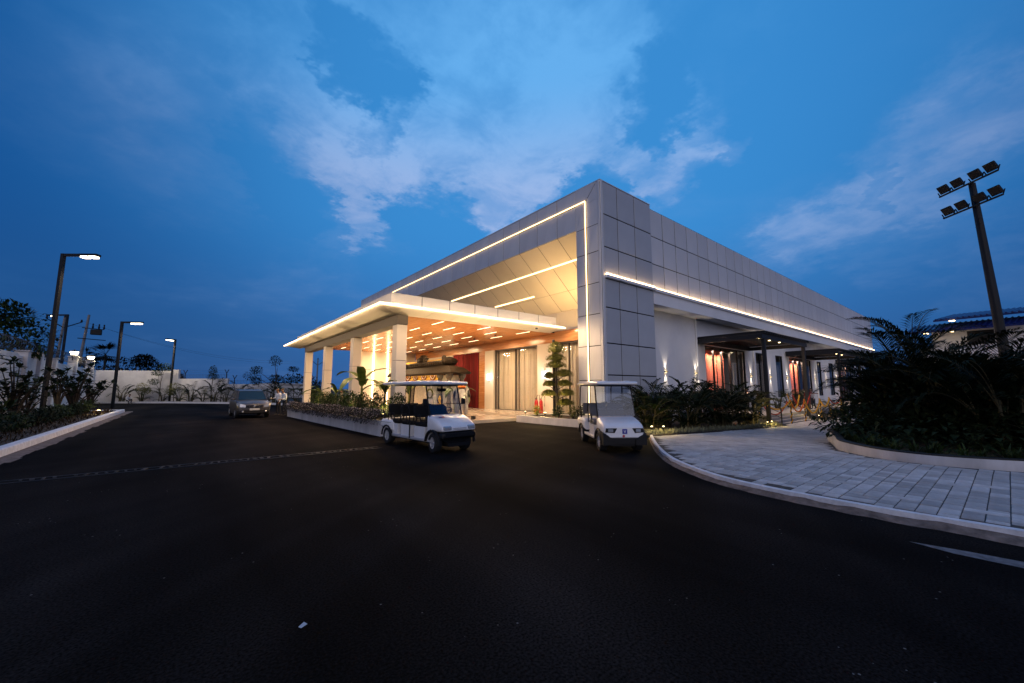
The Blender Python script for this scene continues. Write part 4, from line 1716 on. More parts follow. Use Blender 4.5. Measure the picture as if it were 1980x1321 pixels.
# three stepped lengths running to the right and towards the hall
runs = [((-25.2, 57.2), (-17.9, 54.0), 3.95), ((-17.9, 54.0), (-17.3, 53.3), 4.1), ((-17.3, 53.3), (-12.5, 47.4), 2.95), ((-12.5, 47.4), (-8.0, 41.5), 2.25)]
for (a, b, h) in runs:
    A, B = Vector((*a, 0)) - Vector((-18, 54, 0)), Vector((*b, 0)) - Vector((-18, 54, 0))
    t_ = (B - A).normalized()
    nn = Vector((-t_.y, t_.x, 0)) * .12
    mb = MB()
    mb.loft([[A + nn, A - nn, A - nn + Vector((0, 0, h)), A + nn + Vector((0, 0, h))], [B + nn, B - nn, B - nn + Vector((0, 0, h)), B + nn + Vector((0, 0, h))]])
    mb.build('wall_face', 'white_wall', fw_)
tag(fw_, 'white boundary wall stepping down behind the far bed', 'wall')

# razor wire and its brackets on the walls
rz_ = empty('razor_wire', (-25.2, 30, 4.0))
coil = MB()
pts = []
for i in range(900):
    a = i * 2 * pi / 12
    y = -14 + 36 * i / 900
    pts.append((.0 + .42 * cos(a), y, .60 + .42 * sin(a)))
coil.tube(pts, .012, 3)
coil.build('wire_coil', 'wire', rz_)
for y in (-7, -.6, 2.6, 6.8, 10.5, 14.2, 18):
    b = MB()
    b.tube([(0, y, 0), (0, y, .35)], .035, 5).tube([(0, y, .33), (.0, y - .55, .95)], .03, 5).tube([(0, y, .33), (.0, y + .55, .95)], .03, 5)
    b.build('wire_bracket', 'black', rz_)
for k in (0.25, .55, .85):
    l = MB()
    l.tube([(-.2 + .2 * k, -14, k), (-.2 + .2 * k, 22, k)], .008, 3)
    l.build('wire_strand', 'wire', rz_)
tag(rz_, 'coil of razor wire on brackets along the left boundary wall', 'razor wire')
fe = empty('spike_fence', (-12.5, 47.4, 0))
sp = MB()
for (a, b, h) in runs[2:]:
    A, B = Vector((*a, 0)), Vector((*b, 0))
    O = Vector((-12.5, 47.4, 0))
    n_ = int((B - A).length / .22)
    for i in range(n_):
        q = A.lerp(B, i / n_) - O
        sp.tube([(q.x, q.y, h), (q.x, q.y, h + .55)], .012, 3)
    for z in (.45, .75, 1.0):
        q0, q1 = A - O, B - O
        sp.tube([(q0.x, q0.y, h + z), (q1.x, q1.y, h + z)], .008, 3)
tag(sp.build('spike_row', 'wire', fe), kind='stuff')
for (a, b, h) in runs[2:]:
    for k in (.12, .95):
        q = Vector((*a, 0)).lerp(Vector((*b, 0)), k) - Vector((-12.5, 47.4, 0))
        p = MB()
        p.tube([(q.x, q.y, h), (q.x, q.y, h + .7)], .05, 5).tube([(q.x, q.y, h + .65), (q.x + .2, q.y - .15, h + 1.1)], .04, 5).tube([(q.x, q.y, h + .65), (q.x - .2, q.y + .15, h + 1.1)], .04, 5)
        p.build('fence_post', 'black', fe)
tag(fe, 'thin dark spikes and wires on the lower far boundary wall', 'fence')

# ------------------------------------------------------------------ utility poles and wires


def utility_pole(loc, h, lean, label, kind):
    t = empty('utility_pole', loc)
    p = MB()
    p.tube([(0, 0, -.5), (lean[0] * .5, lean[1] * .5, h * .5), (lean[0], lean[1], h)], [.22, .18, .14], 8)
    p.build('pole', 'concrete', t)
    X, Y = lean
    a = MB()
    if kind == 'v':
        a.tube([(X, Y, h - 1.5), (X - 1.6, Y - .9, h - .4)], .07, 5).tube([(X, Y, h - 1.5), (X + 1.6, Y + .9, h - .4)], .07, 5)
        for s_ in (-1, 1):
            a.lathe([(.09, h - .45), (.14, h - .3), (.09, h - .15), (.12, h - .05), (.04, h)], 8, (X + s_ * 1.6, Y + s_ * .9, 0))
        a.lathe([(.09, h - .05), (.14, h + .1), (.09, h + .25), (.04, h + .4)], 8, (X, Y, 0))
        a.build('cross_arm', 'black', t)
    else:
        a.tube([(X - .5, Y - .3, h - 2.0), (X + 1.6, Y + .9, h - 2.0)], .06, 5).tube([(X - .8, Y - .5, h - 3.6), (X + 1.9, Y + 1.1, h - 3.6)], .06, 5)
        for q in (0.5, 1.1, 1.6):
            a.lathe([(.08, h - 1.95), (.13, h - 1.75), (.07, h - 1.5), (.1, h - 1.3), (.03, h - 1.2)], 8, (X + q, Y + q * .6, 0))
        a.cbox(X + .3, X + 1.5, Y + .1, Y + .7, h - 2.9, h - 2.1, .05)
        a.build('cross_arm', 'black', t)
    tag(t, label, 'utility pole')


utility_pole((-32.0, 75.0, 0), 12.2, (.6, -.4), 'utility pole with V-shaped arms and insulators behind the razor wire', 'v')
utility_pole((-29.3, 72.4, 0), 12.6, (.7, -.3), 'leaning concrete utility pole with switchgear above the pillar lanterns', 't')
utility_pole((8.5, 96, -1), 10.0, (0, 0), 'tiny distant utility pole right of the dark round bush', 'v')
wr = empty('overhead_wires', (-30, 58, 10))
for (a, b, s_) in (((-75, 56, 17), (-31.4, 74.6, 12.4), 1.2), ((-75, 54, 14), (-33.0, 73.7, 12.0), 1.0), ((-29.8, 75.5, 12.0), (9, 96, 9), 2.5), ((-28.0, 72.6, 11.2), (9, 96, 8.6), 2.5), ((-75, 53, 12.4), (-28.6, 72.2, 10.8), .8)):
    A, B = Vector(a), Vector(b)
    mb = MB()
    mb.tube([A.lerp(B, k / 14) - Vector((-30, 58, 10)) - Vector((0, 0, s_ * 4 * (k / 14) * (1 - k / 14))) for k in range(15)], .014, 3)
    mb.build('cable', 'wire', wr)
tag(wr, 'thin overhead cables crossing the sky at the left', 'cables')

# ------------------------------------------------------------------ floodlight mast
fm = empty('floodlight_mast', (22.7, -12.80, -.6))
p = MB()
p.tube([(0, 0, 0), (-.6, .22, 7.7), (-1.0, .45, 15.3)], [.27, .22, .16], 12)
p.build('mast', 'charcoal', fm)
ax = Vector((-.66, -.75, .0)).normalized()
bars = []
for k, (z, off) in enumerate(((15.25, (-1.0, .45)), (13.75, (-.88, .40)))):
    b = MB()
    c0 = Vector((off[0], off[1], z)) + Vector((-.22, .20, 0))
    b.tube([c0 - ax * 1.7, c0 + ax * 1.7], .06, 6)
    bo = b.build('crossbar', 'black', fm)
    for q in (-1.35, -.5, .55, 1.4):
        f_ = MB()
        c1 = c0 + ax * q
        # housing tilted towards the walk
        u = Vector((0, 0, 1))
        fwd = Vector((-.75, .66, 0)).normalized()
        nn = (fwd * .85 - u * .5).normalized()
        vv = nn.cross(ax).normalized()
        cen = c1 + u * .38 + fwd * .05
        rr_ = lambda sc_, d_: [cen + ax * (sx * .29 * sc_) + vv * (sy * .27 * sc_) + nn * d_ for sx, sy in ((-1, -1), (1, -1), (1, 1), (-1, 1))]
        f_.loft([rr_(.75, -.16), rr_(1, -.02), rr_(1, .05)])
        f_.tube([c1 - ax * .3, c1 - ax * .42 + u * .3], .03, 4).tube([c1 + ax * .3, c1 + ax * .42 + u * .3], .03, 4)
        fo = f_.build('floodlight', 'black', bo)
for z in (12.6, 12.9):
    c_ = MB()
    c_.tube([(-1.35, .3, z), (-.35, .55, z)], .025, 4)
    c_.build('climbing_peg', 'black', fm)
tag(fm, 'tall dark floodlight mast with two rows of unlit floodlights', 'floodlight mast')

# ------------------------------------------------------------------ house behind the palms
ho = empty('tiled_house', (47, -11, 0), radians(-8))
wa = MB()
wa.box(-1, 11, -9.0, 3.0, -1, 8.6)
wa.build('wall', 'white', ho)
wa = MB()
wa.box(-2.5, -1.002, -4.5, 3.6, -1, 6.0)
wa.build('wall', 'white', ho)


def tiled_roof(x0, x1, y0, y1, z0, z1, n):
    """mono-pitch roof whose tile courses are real ribs"""
    mb = MB()
    mb.add([(x0, y0, z0), (x0, y1, z0), (x1, y1, z1), (x1, y0, z1), (x0, y0, z0 - .18), (x0, y1, z0 - .18), (x1, y1, z1 - .18), (x1, y0, z1 - .18)],
           [(0, 3, 2, 1), (4, 5, 6, 7), (0, 1, 5, 4), (1, 2, 6, 5), (2, 3, 7, 6), (3, 0, 4, 7)])
    o = mb.build('roof', 'roof_blue', ho)
    rib = MB()
    rib.tube([(x0 - .04, 0, z0 + .03), (x1, 0, z1 + .03)], .085, 6)
    rme = rib.mesh('tile_course', 'roof_blue')
    for i in range(n):
        put('tile_course', rme, o, (0, y0 + (y1 - y0) * (i + .5) / n, 0))
    return o


tiled_roof(-2.6, 5, -11, 2.4, 8.9, 10.2, 34)
tiled_roof(-3.6, -.9, -4.0, 4.4, 7.7, 8.6, 22)
tiled_roof(-3.0, -.9, -9.5, -4.8, 5.3, 6.0, 12)
fa = MB()
fa.box(-2.5, 5, -11.0, -10.8, 8.0, 8.6)
fa.build('fascia', 'white', ho)
for (y, z) in ((3.0, 7.5), (1.2, 7.5), (1.0, 8.6)):
    l = MB()
    l.box(-2.9, -2.7, y - .2, y + .2, z, z + .08)
    l.build('eave_lamp', 'spark', ho)
wi = MB()
wi.box(-1.05, -1.003, -1.4, .4, 6.2, 7.6)
wi.build('window', 'charcoal', ho)
light('POINT', ho, (-3.6, 1.6, 6.9), 14, (1.0, .75, .45), shadow_soft_size=.2)
tag(ho, 'white house with blue tiled roofs behind the palms', 'house')
sh = empty('far_shed', (-3.5, 66, -1))
b = MB()
b.box(-3.6, 3.6, -2, 2, 0, 3.4)
b.build('wall', 'white_wall', sh)
b = MB()
b.prism([(-3.9, -2.3), (3.9, -2.3), (3.9, 2.3), (-3.9, 2.3)], 3.401, 3.55)
b.build('roof', 'white_wall', sh)
tag(sh, 'small pale block in the distance behind the two men', 'shed')

# ------------------------------------------------------------------ vehicles


def torus(mb, c, R_, r_, nrm, n=16, k=6, mi=0):
    nrm = Vector(nrm).normalized()
    a = nrm.cross(Vector((0, 1, 0.01))).normalized()
    b = nrm.cross(a)
    rings = []
    for i in range(n):
        t = 2 * pi * i / n
        d = a * cos(t) + b * sin(t)
        rings.append([Vector(c) + d * (R_ + r_ * cos(2 * pi * j / k)) + nrm * (r_ * sin(2 * pi * j / k)) for j in range(k)])
    vs = [p for q in rings for p in q]
    fs = []
    for i in range(n):
        for j in range(k):
            fs.append((i * k + j, i * k + (j + 1) % k, ((i + 1) % n) * k + (j + 1) % k, ((i + 1) % n) * k + j))
    mb.add(vs, fs, mi)


def wheel(parent, x, y, r, w, side, steer=0.0, spokes=6):
    o = empty('wheel', (x, y, r), steer)
    o.parent = parent
    t = MB()
    prof = [(r * .62, -w / 2), (r * .9, -w / 2), (r * .98, -w * .38), (r, -w * .2), (r, w * .2), (r * .98, w * .38), (r * .9, w / 2), (r * .62, w / 2)]
    t.lathe(prof, 22, axis='y', caps=False)
    t.build('tyre', 'rubber', o, smooth=False)
    q = MB()
    s = side
    q.lathe([(r * .61, s * w * .1), (r * .61, s * w * .42), (r * .56, s * w * .44), (r * .5, s * w * .25), (r * .2, s * w * .3), (r * .16, s * w * .42), (.005, s * w * .43)], 18, axis='y')
    for k in range(spokes):
        a = 2 * pi * k / spokes
        q.tube([(cos(a) * r * .15, s * w * .38, sin(a) * r * .15), (cos(a) * r * .54, s * w * .38, sin(a) * r * .54)], r * .06, 5)
    q.build('rim', 'rim_grey', o)
    return o


def golf_cart(loc, heading, rows, fx, rx, label, style):
    t = empty('golf_cart', loc, heading)
    nose, tail = fx + .58, rx - (.52 if style == 1 else .75)
    seatm = 'vinyl' if style == 1 else 'vinyl_grey'
    b = MB()
    b.cbox(rx - .1, fx - .12, -.57, .57, .26, .34, .02)
    b.build('sill', 'cart_grey', t)
    ch = MB()
    ch.box(tail + .25, nose - .15, -.32, .32, .18, .258)
    ch.build('chassis', 'black', t)
    # front cowl
    if style == 1:
        R_ = [rrect(fx - .30, 0, .75, 1.12, .50, .08), rrect(fx - .10, 0, .765, 1.18, .45, .10), rrect(fx + .15, 0, .735, 1.20, .35, .11),
              rrect(fx + .32, 0, .69, 1.18, .24, .09), rrect(fx + .42, 0, .66, 1.13, .16, .06), rrect(fx + .46, 0, .645, 1.04, .08, .03)]
    else:
        R_ = [rrect(fx - .34, 0, .74, 1.08, .46, .08), rrect(fx - .15, 0, .70, 1.14, .46, .10), rrect(fx + .12, 0, .645, 1.15, .46, .12),
              rrect(fx + .34, 0, .60, 1.13, .44, .12), rrect(fx + .46, 0, .575, 1.09, .38, .12), rrect(fx + .52, 0, .56, 1.0, .26, .10)]
    c = MB()
    c.loft(R_)
    cowl = c.build('front_cowl', 'cart_white', t, smooth='sharp')
    bp = MB()
    if style == 1:
        bp.loft([rrect(fx - .30, 0, .42, .70, .30, .06), rrect(fx + .30, 0, .42, .72, .30, .06), rrect(fx + .31, 0, .465, 1.16, .19, .06), rrect(fx + .44, 0, .475, 1.14, .17, .06), rrect(fx + .50, 0, .49, 1.02, .10, .04)])
        bp.box(fx - .2, fx + .42, -.36, .36, .20, .275)
    else:
        bp.loft([rrect(fx - .30, 0, .34, .62, .24, .06), rrect(fx + .42, 0, .34, .80, .22, .06), rrect(fx + .50, 0, .32, .84, .16, .06)])
        for s in (-1, 1):
            bp.loft([[(x, s * .60, .22), (x, s * .60, z1), (x, s * .47, z1 - .02), (x, s * .30, .36), (x, s * .30, .22)][::s] for x, z1 in ((fx + .24, .58), (fx + .40, .56), (fx + .50, .53), (fx + .545, .48))])
    for s in (-1, 1):   # fender lips over the wheels
        arc = [(fx + .34 * cos(a), s * .585, .265 + .33 * sin(a)) for a in [radians(k) for k in range(-5, 190, 15)]]
        bp.tube(arc, .045, 6)
    bp.build('front_bumper', 'black', t)
    for s in (-1, 1):
        h = MB()
        if style == 1:
            h.cbox(fx + .34, fx + .475, s * .40 - .135, s * .40 + .135, .615, .735, .025)
        else:
            h.loft([[(x, s * .38 + dy, z) for dy, z in ((-.17 * s, .67), (.13 * s, .67), (.15 * s, .56), (-.10 * s, .545))][::s] for x in (fx + .38, fx + .53)])
        ho_ = h.build('headlight', 'headlamp' if style == 1 else 'black', t)
        if style == 2:
            g_ = MB()
            g_.cbox(fx + .525, fx + .545, s * .38 - .08, s * .38 + .06, .57, .65, .008)
            g_.build('lens', 'headlamp', ho_)
    if style == 1:
        for k, z in enumerate((.70, .665, .63)):
            l = MB()
            l.box(fx + .38, fx + (.468 if z < .69 else .446), -.22, .22, z - .006, z + .006)
            l.build('grille_line', 'cart_grey', cowl)
        s_ = MB()
        s_.add([(fx + .04, -.44, .966), (fx + .10, -.44, .942), (fx + .10, -.34, .944), (fx + .04, -.34, .968)], [(0, 1, 2, 3)])
        s_.build('sticker', 'blue_mark', cowl)
        s_ = MB()
        s_.add([(fx + .04, -.33, .968), (fx + .10, -.33, .944), (fx + .10, -.24, .945), (fx + .04, -.24, .969)], [(0, 1, 2, 3)])
        s_.build('sticker', 'red_mark', cowl)
    else:
        s_ = MB()
        s_.box(fx + .50, fx + .535, -.065, .065, .52, .65)
        so_ = s_.build('emblem', 'blue_mark', cowl)
        g_ = MB()
        g_.add([(fx + .537, -.035, 0.620), (fx + .537, -.02, 0.620), (fx + .537, 0, 0.575), (fx + .537, .02, 0.620), (fx + .537, .035, 0.620), (fx + .537, .006, 0.550), (fx + .537, -.006, 0.550)], [(0, 1, 2, 6), (2, 3, 4, 5), (2, 5, 6)])
        g_.build('emblem_mark', 'white_mark', cowl)
        g_ = MB()
        g_.lathe([(.035, 0), (.035, .008), (.02, .010)], 12, (fx + .515, -.03, .46), axis='x')
        g_.build('badge', 'red_mark', cowl)
    # dashboard, steering wheel
    d = MB()
    d.cbox(fx - .50, fx - .28, -.53, .53, .80, .97, .03)
    d.build('dashboard', 'black', t)
    sw = MB()
    c0 = Vector((fx - .62, .28, 1.06))
    torus(sw, c0, .17, .014, (-.75, 0, .66))
    sw.tube([c0, (fx - .36, .28, .88)], .02, 6)
    for a in (0, 2.1, 4.2):
        nn = Vector((-.75, 0, .66)).normalized()
        u = nn.cross(Vector((0, 1, 0))).normalized()
        v_ = nn.cross(u)
        sw.tube([c0, c0 + (u * cos(a) + v_ * sin(a)) * .165], .012, 5)
    sw.build('steering_wheel', 'black', t)
    # windshield
    zt = 1.84
    b0, b1 = fx - .20, fx - .46
    fr = MB()
    for s in (-1, 1):
        fr.tube([(b0 + .03, s * .54, .86), (b1 + .12, s * .545, 1.4), (b1, s * .54, zt)], .022, 6)
    if style == 1:
        fr.tube([((b0 + b1) / 2 + .045, -.53, 1.30), ((b0 + b1) / 2 + .045, .53, 1.30)], .008, 5)
        fr.tube([(b0 - .1, -.02, .98), (b1, -.02, zt)], .012, 5)
    fr.tube([(b1, -.54, zt - .02), (b1, .54, zt - .02)], .018, 6)
    fr.build('windshield_frame', 'black', t)
    def sheet(x, hw, z):
        return [(x, -hw, z), (x, hw, z), (x + .008, hw, z), (x + .008, -hw, z)]
    lo_, mi_, hi_ = sheet(b0 + .04, .53, .95), sheet(b1 + .13, .535, 1.4), sheet(b1 + .01, .53, zt - .04)
    if style == 1:
        gl = MB()
        gl.loft([lo_, mi_, hi_])
        gl.build('windshield', 'screen', t)
    else:
        md_ = sheet(b0 - .02, .533, 1.14)
        gl = MB()
        gl.loft([md_, mi_, hi_])
        gl.build('windshield', 'screen', t)
        gl = MB()
        gl.loft([lo_, md_])
        gl.build('windshield_sky_reflection', 'glass_dark', t)  # bluer, darker glass stands in for sky reflected low in the windshield
    # roof
    r0, r1 = tail + (.05 if style == 1 else .18), fx + .06
    rf = MB()
    L_ = r1 - r0
    rings = []
    for k, (u, w_, h_) in enumerate(((0, 1.0, .04), (.02, 1.16, .075), (.08, 1.24, .10), (.5, 1.28, .115), (.92, 1.26, .115), (.985, 1.18, .08), (1.0, 1.06, .04))):
        rings.append(rrect(r0 + L_ * u, 0, zt + .055 + .012 * sin(pi * u), w_, h_, h_ * .45, 3))
    rf.loft(rings)
    roof = rf.build('roof', 'cart_white', t, smooth='sharp')
    tr_ = MB()
    tr_.cbox(r0 + .16, r1 - .16, -.52, .52, zt - .014, zt + .004, .004)
    tr_.build('headliner', 'black', roof)
    for s in (-1, 1):
        rb_ = MB()
        rb_.cbox(r0 + .25, r1 - .25, s * .34 - .09, s * .34 + .09, zt + .105, zt + .128, .01)
        rb_.build('roof_rib', 'cart_white', roof)
    # seats
    for i, x in enumerate(rows):
        st_ = empty('seat')
        st_.parent = t
        q = MB()
        q.loft([[(x - .34, -.52, .34), (x + .20, -.52, .34), (x + .20, .52, .34), (x - .34, .52, .34)],
                [(x - .34, -.54, .66), (x + .27, -.54, .66), (x + .27, .54, .66), (x - .34, .54, .66)]])
        q.build('seat_base', 'cart_white', st_)
        q = MB()
        q.cbox(x - .33, x + .30, -.55, .55, .665, .79, .035)
        q.build('cushion', seatm, st_)
        for s in (-1, 1):
            q = MB()
            q.loft([rrect(0, 0, 0, .48, .12, .05)])if False else None
            y0 = s * .275
            q.loft([[(x - .30, y0 - .25, .90), (x - .20, y0 - .25, .90), (x - .20, y0 + .25, .90), (x - .30, y0 + .25, .90)],
                    [(x - .36, y0 - .265, 1.0), (x - .23, y0 - .265, 1.0), (x - .23, y0 + .265, 1.0), (x - .36, y0 + .265, 1.0)],
                    [(x - .40, y0 - .265, 1.18), (x - .28, y0 - .265, 1.18), (x - .28, y0 + .265, 1.18), (x - .40, y0 + .265, 1.18)],
                    [(x - .39, y0 - .22, 1.25), (x - .33, y0 - .22, 1.25), (x - .33, y0 + .22, 1.25), (x - .39, y0 + .22, 1.25)]])
            q.build('backrest', seatm, st_)
        q = MB()
        for s in (-1, 1):
            q.tube([(x - .30, s * .45, .66), (x - .36, s * .45, .92), (x - .42, s * .45, 1.15)], .018, 5)
            q.tube([(x - .32, s * .57, .70), (x - .28, s * .575, .96), (x + .05, s * .575, .98), (x + .12, s * .57, .72)], .016, 5)
        q.build('seat_frame', 'black', st_)
    if style == 2:      # rear-facing seat with foot rest
        x = rx - .25
        st_ = empty('rear_seat')
        st_.parent = t
        q = MB()
        q.cbox(x - .42, x + .18, -.55, .55, .70, .80, .035)
        q.build('cushion', seatm, st_)
        q = MB()
        q.cbox(x + .20, x + .30, -.54, .54, .90, 1.26, .035)
        q.build('backrest', seatm, st_)
        q = MB()
        for s in (-1, 1):
            q.tube([(x + .15, s * .56, .74), (x + .15, s * .56, 1.0), (x - .40, s * .56, 1.0), (x - .44, s * .56, .74)], .016, 5)
            q.tube([(x - .45, s * .48, .70), (x - .62, s * .48, .34), (x - .80, s * .48, .30)], .018, 5)
        q.box(x - .86, x - .52, -.5, .5, .28, .31)
        q.build('foot_rest', 'black', st_)
    # rear body over the wheels
    rbod = MB()
    rbod.loft([rrect(tail + .02, 0, .60, 1.04, .18, .07), rrect(tail + .10, 0, .62, 1.16, .30, .10), rrect(rx - .10, 0, .63, 1.20, .34, .10), rrect(rx + .28, 0, .60, 1.18, .34, .08), rrect(rx + .36, 0, .56, 1.12, .30, .06)])
    rbod.build('rear_body', 'cart_white', t, smooth='sharp')
    for s in (-1, 1):
        sm = MB()
        sm.box(tail + .12, rx + .30, s * .602 - .002, s * .602 + .002, .668, .676)
        sm.build('body_seam', 'black', t)
        ar_ = MB()
        ar_.tube([(rx + .31 * cos(a), s * .60, .265 + .31 * sin(a)) for a in [radians(k) for k in range(0, 181, 15)]], .03, 6)
        ar_.build('wheel_arch', 'black', t)
        # roof struts
        su = MB()
        su.tube([(rx - .22, s * .54, .72), (rx - .34, s * .545, 1.02), (rx - .36, s * .545, 1.25), (rx - .30, s * .54, 1.75), (rx - .22, s * .53, zt)], .02, 6)
        su.build('roof_strut', 'black', t)
        if style == 1:
            su = MB()
            su.tube([(rows[1] + .28, s * .585, .30), (rows[1] + .27, s * .58, .7), (rows[1] + .20, s * .57, 1.2), (rows[1] + .25, s * .55, zt)], .02, 6)
            su.tube([(rows[1] + .21, s * .57, 1.15), (rows[1] - .05, s * .57, 1.36), (rows[1] - .06, s * .56, 1.70), (rows[1] + .02, s * .55, zt)], .014, 6)
            su.build('roof_strut', 'black', t)
        else:
            su = MB()
            su.tube([(rows[0] - .45, s * .56, 1.02), (rows[0] - .38, s * .55, 1.4), (rows[0] - .36, s * .54, zt)], .016, 6)
            su.build('roof_strut', 'black', t)
    for s in (-1, 1):
        m_ = MB()
        if style == 1:
            m_.cbox(b0 - .12, b0 - .06, s * .66 - .07, s * .66 + .07, 1.28, 1.46, .02)
            m_.tube([(b0 - .1, s * .56, 1.28), (b0 - .1, s * .66, 1.32)], .012, 5)
            m_.build('mirror', 'black', t)
    if style == 1:
        m_ = MB()
        m_.cbox(b1 - .03, b1 + .02, -.14, .14, 1.66, 1.75, .015)
        m_.build('rear_mirror', 'black', t)
    for x, nm in ((fx, 1), (rx, 0)):
        for s in (-1, 1):
            wheel(t, x, s * .49, .265, .20, s, steer=(radians(-8) if nm and style == 1 else 0))
    tag(t, label, 'golf cart', 'white golf carts')
    return t


# six-seater nearer the canopy, four-seater beside the column
golf_cart((-10.43, -1.25, 0), radians(-85), (.62, -.16, -.94), 1.35, -1.30, 'white six-seat golf cart with black seats and clear windshield', 1)
golf_cart((-5.93, -4.70, 0), radians(234), (.15,), 1.06, -1.06, 'white four-seat golf cart with grey seats and blue square emblem', 2)

# ---- parked people carrier
car = empty('parked_car', (-13.15, 17.55, 0), radians(-88))
bd = MB()
W = .87


def csec(x, z0, z1, w, zb=.55):
    """body section: sill, bulging waist, shoulder"""
    return [(x, -w * .92, z0), (x, -w, zb), (x, -w * .985, z1 - .06), (x, -w * .90, z1), (x, 0, z1 + .035), (x, w * .90, z1), (x, w * .985, z1 - .06), (x, w, zb), (x, w * .92, z0)]


bd.loft([csec(2.14, .34, .66, .62), csec(2.10, .28, .80, .76), csec(1.92, .24, .90, .84), csec(1.5, .22, .98, W), csec(1.02, .22, 1.05, W), csec(.2, .22, 1.03, W), csec(-1.2, .22, 1.04, W), csec(-1.9, .26, 1.03, .85), csec(-2.08, .34, .98, .80)])
bd.build('body', 'car_paint', car, smooth='sharp')
cabin = [(1.05, 1.04, .74), (.42, 1.58, .62), (-.3, 1.655, .62), (-1.4, 1.64, .61), (-1.95, 1.50, .60), (-2.06, 1.04, .72)]
cb = MB()
cb.loft([[(x, -w_, 1.0), (x, -w_ * (1 if z < 1.2 else .97), z), (x, 0, z + .02), (x, w_ * (1 if z < 1.2 else .97), z), (x, w_, 1.0)] for x, z, w_ in
         [(1.04, 1.045, .74), (.44, 1.565, .64), (-.3, 1.64, .64), (-1.4, 1.625, .63), (-1.93, 1.48, .62), (-2.04, 1.06, .72)]])
cb.build('cabin_core', 'black', car)
rf = MB()
rf.loft([[(.50, -.62, 1.56), (.50, .62, 1.56), (.50, .60, 1.60), (.50, -.60, 1.60)], [(-.3, -.645, 1.63), (-.3, .645, 1.63), (-.3, .60, 1.68), (-.3, -.60, 1.68)],
         [(-1.5, -.635, 1.615), (-1.5, .635, 1.615), (-1.5, .59, 1.66), (-1.5, -.59, 1.66)], [(-1.95, -.62, 1.49), (-1.95, .62, 1.49), (-1.95, .58, 1.53), (-1.95, -.58, 1.53)]])
rf.build('roof', 'car_paint', car)
for s in (-1, 1):
    p = MB()
    for pp_, rr_ in (([(1.12, s * .765, 1.035), (.46, s * .655, 1.585)], .035), ([(-.45, s * .85, 1.03), (-.4, s * .66, 1.62)], .03), ([(-1.95, s * .80, 1.03), (-1.85, s * .64, 1.52)], .05)):
        p = MB()
        p.tube(pp_, rr_, 5)
        p.build('pillar', 'car_paint', car)
    g_ = MB()
    g_.add([(.95, s * .80, 1.07), (-.40, s * .83, 1.07), (-.38, s * .672, 1.58), (.44, s * .672, 1.53)], [(0, 1, 2, 3)])
    g_.add([(-.46, s * .83, 1.07), (-1.85, s * .80, 1.07), (-1.75, s * .665, 1.50), (-.44, s * .672, 1.58)], [(0, 1, 2, 3)])
    g_.build('side_window', 'black', car)
    m_ = MB()
    m_.ellipsoid((.92, s * .98, 1.10), (.07, .12, .08))
    m_.tube([(.92, s * .84, 1.06), (.92, s * .95, 1.09)], .025, 5)
    m_.build('mirror', 'car_paint', car)
    h = MB()
    h.loft([[(2.165, s * .45, .64), (2.155, s * .45, .77), (2.02, s * .46, .80), (2.02, s * .46, .62)][::s], [(2.125, s * .73, .66), (2.105, s * .73, .84), (1.95, s * .73, .86), (1.95, s * .73, .66)][::s], [(1.90, s * .872, .76), (1.88, s * .872, .88), (1.78, s * .80, .88), (1.78, s * .80, .76)][::s]])
    h.build('headlight', 'headlamp', car)
    fg = MB()
    fg.lathe([(.055, 0), (.055, .05), (.03, .06)], 10, (2.145, s * .58, .40), axis='x')
    fg.build('fog_lamp', 'headlamp', car)
    for x in (1.32, -1.42):
        wheel(car, x, s * .77, .31, .20, s, spokes=8)
ws_ = MB()
ws_.add([(1.13, -.73, 1.06), (1.13, .73, 1.06), (.52, .61, 1.58), (.52, -.61, 1.58)], [(0, 1, 2, 3)])
ws_.build('windshield', mat('car_glass', (.012, .028, .05), .08, spec=.5), car)  # blue of the reflected sky is put into the base colour
gr = MB()
gr.cbox(2.04, 2.17, -.44, .44, .62, .77, .02)
gro = gr.build('grille', 'black', car)
for z in (.665, .725):
    l = MB()
    l.box(2.165, 2.182, -.42, .42, z - .010, z + .010)
    l.build('chrome_bar', 'chrome', gro)
em = MB()
em.lathe([(.05, 0), (.05, .02), (.02, .03)], 10, (2.168, 0, .695), axis='x')
em.build('emblem', 'chrome', gro)
bu = MB()
bu.loft([rrect(1.88, 0, .38, 1.66, .26, .08), rrect(2.08, 0, .38, 1.52, .26, .08), rrect(2.17, 0, .39, 1.2, .16, .06)])
bu.build('bumper', 'black', car)
pl = MB()
pl.box(2.165, 2.185, -.25, .25, .47, .58)
pl.build('number_plate', 'plate', car)
tag(car, 'dark grey people carrier parked facing the camera on the forecourt', 'car')

# ------------------------------------------------------------------ people


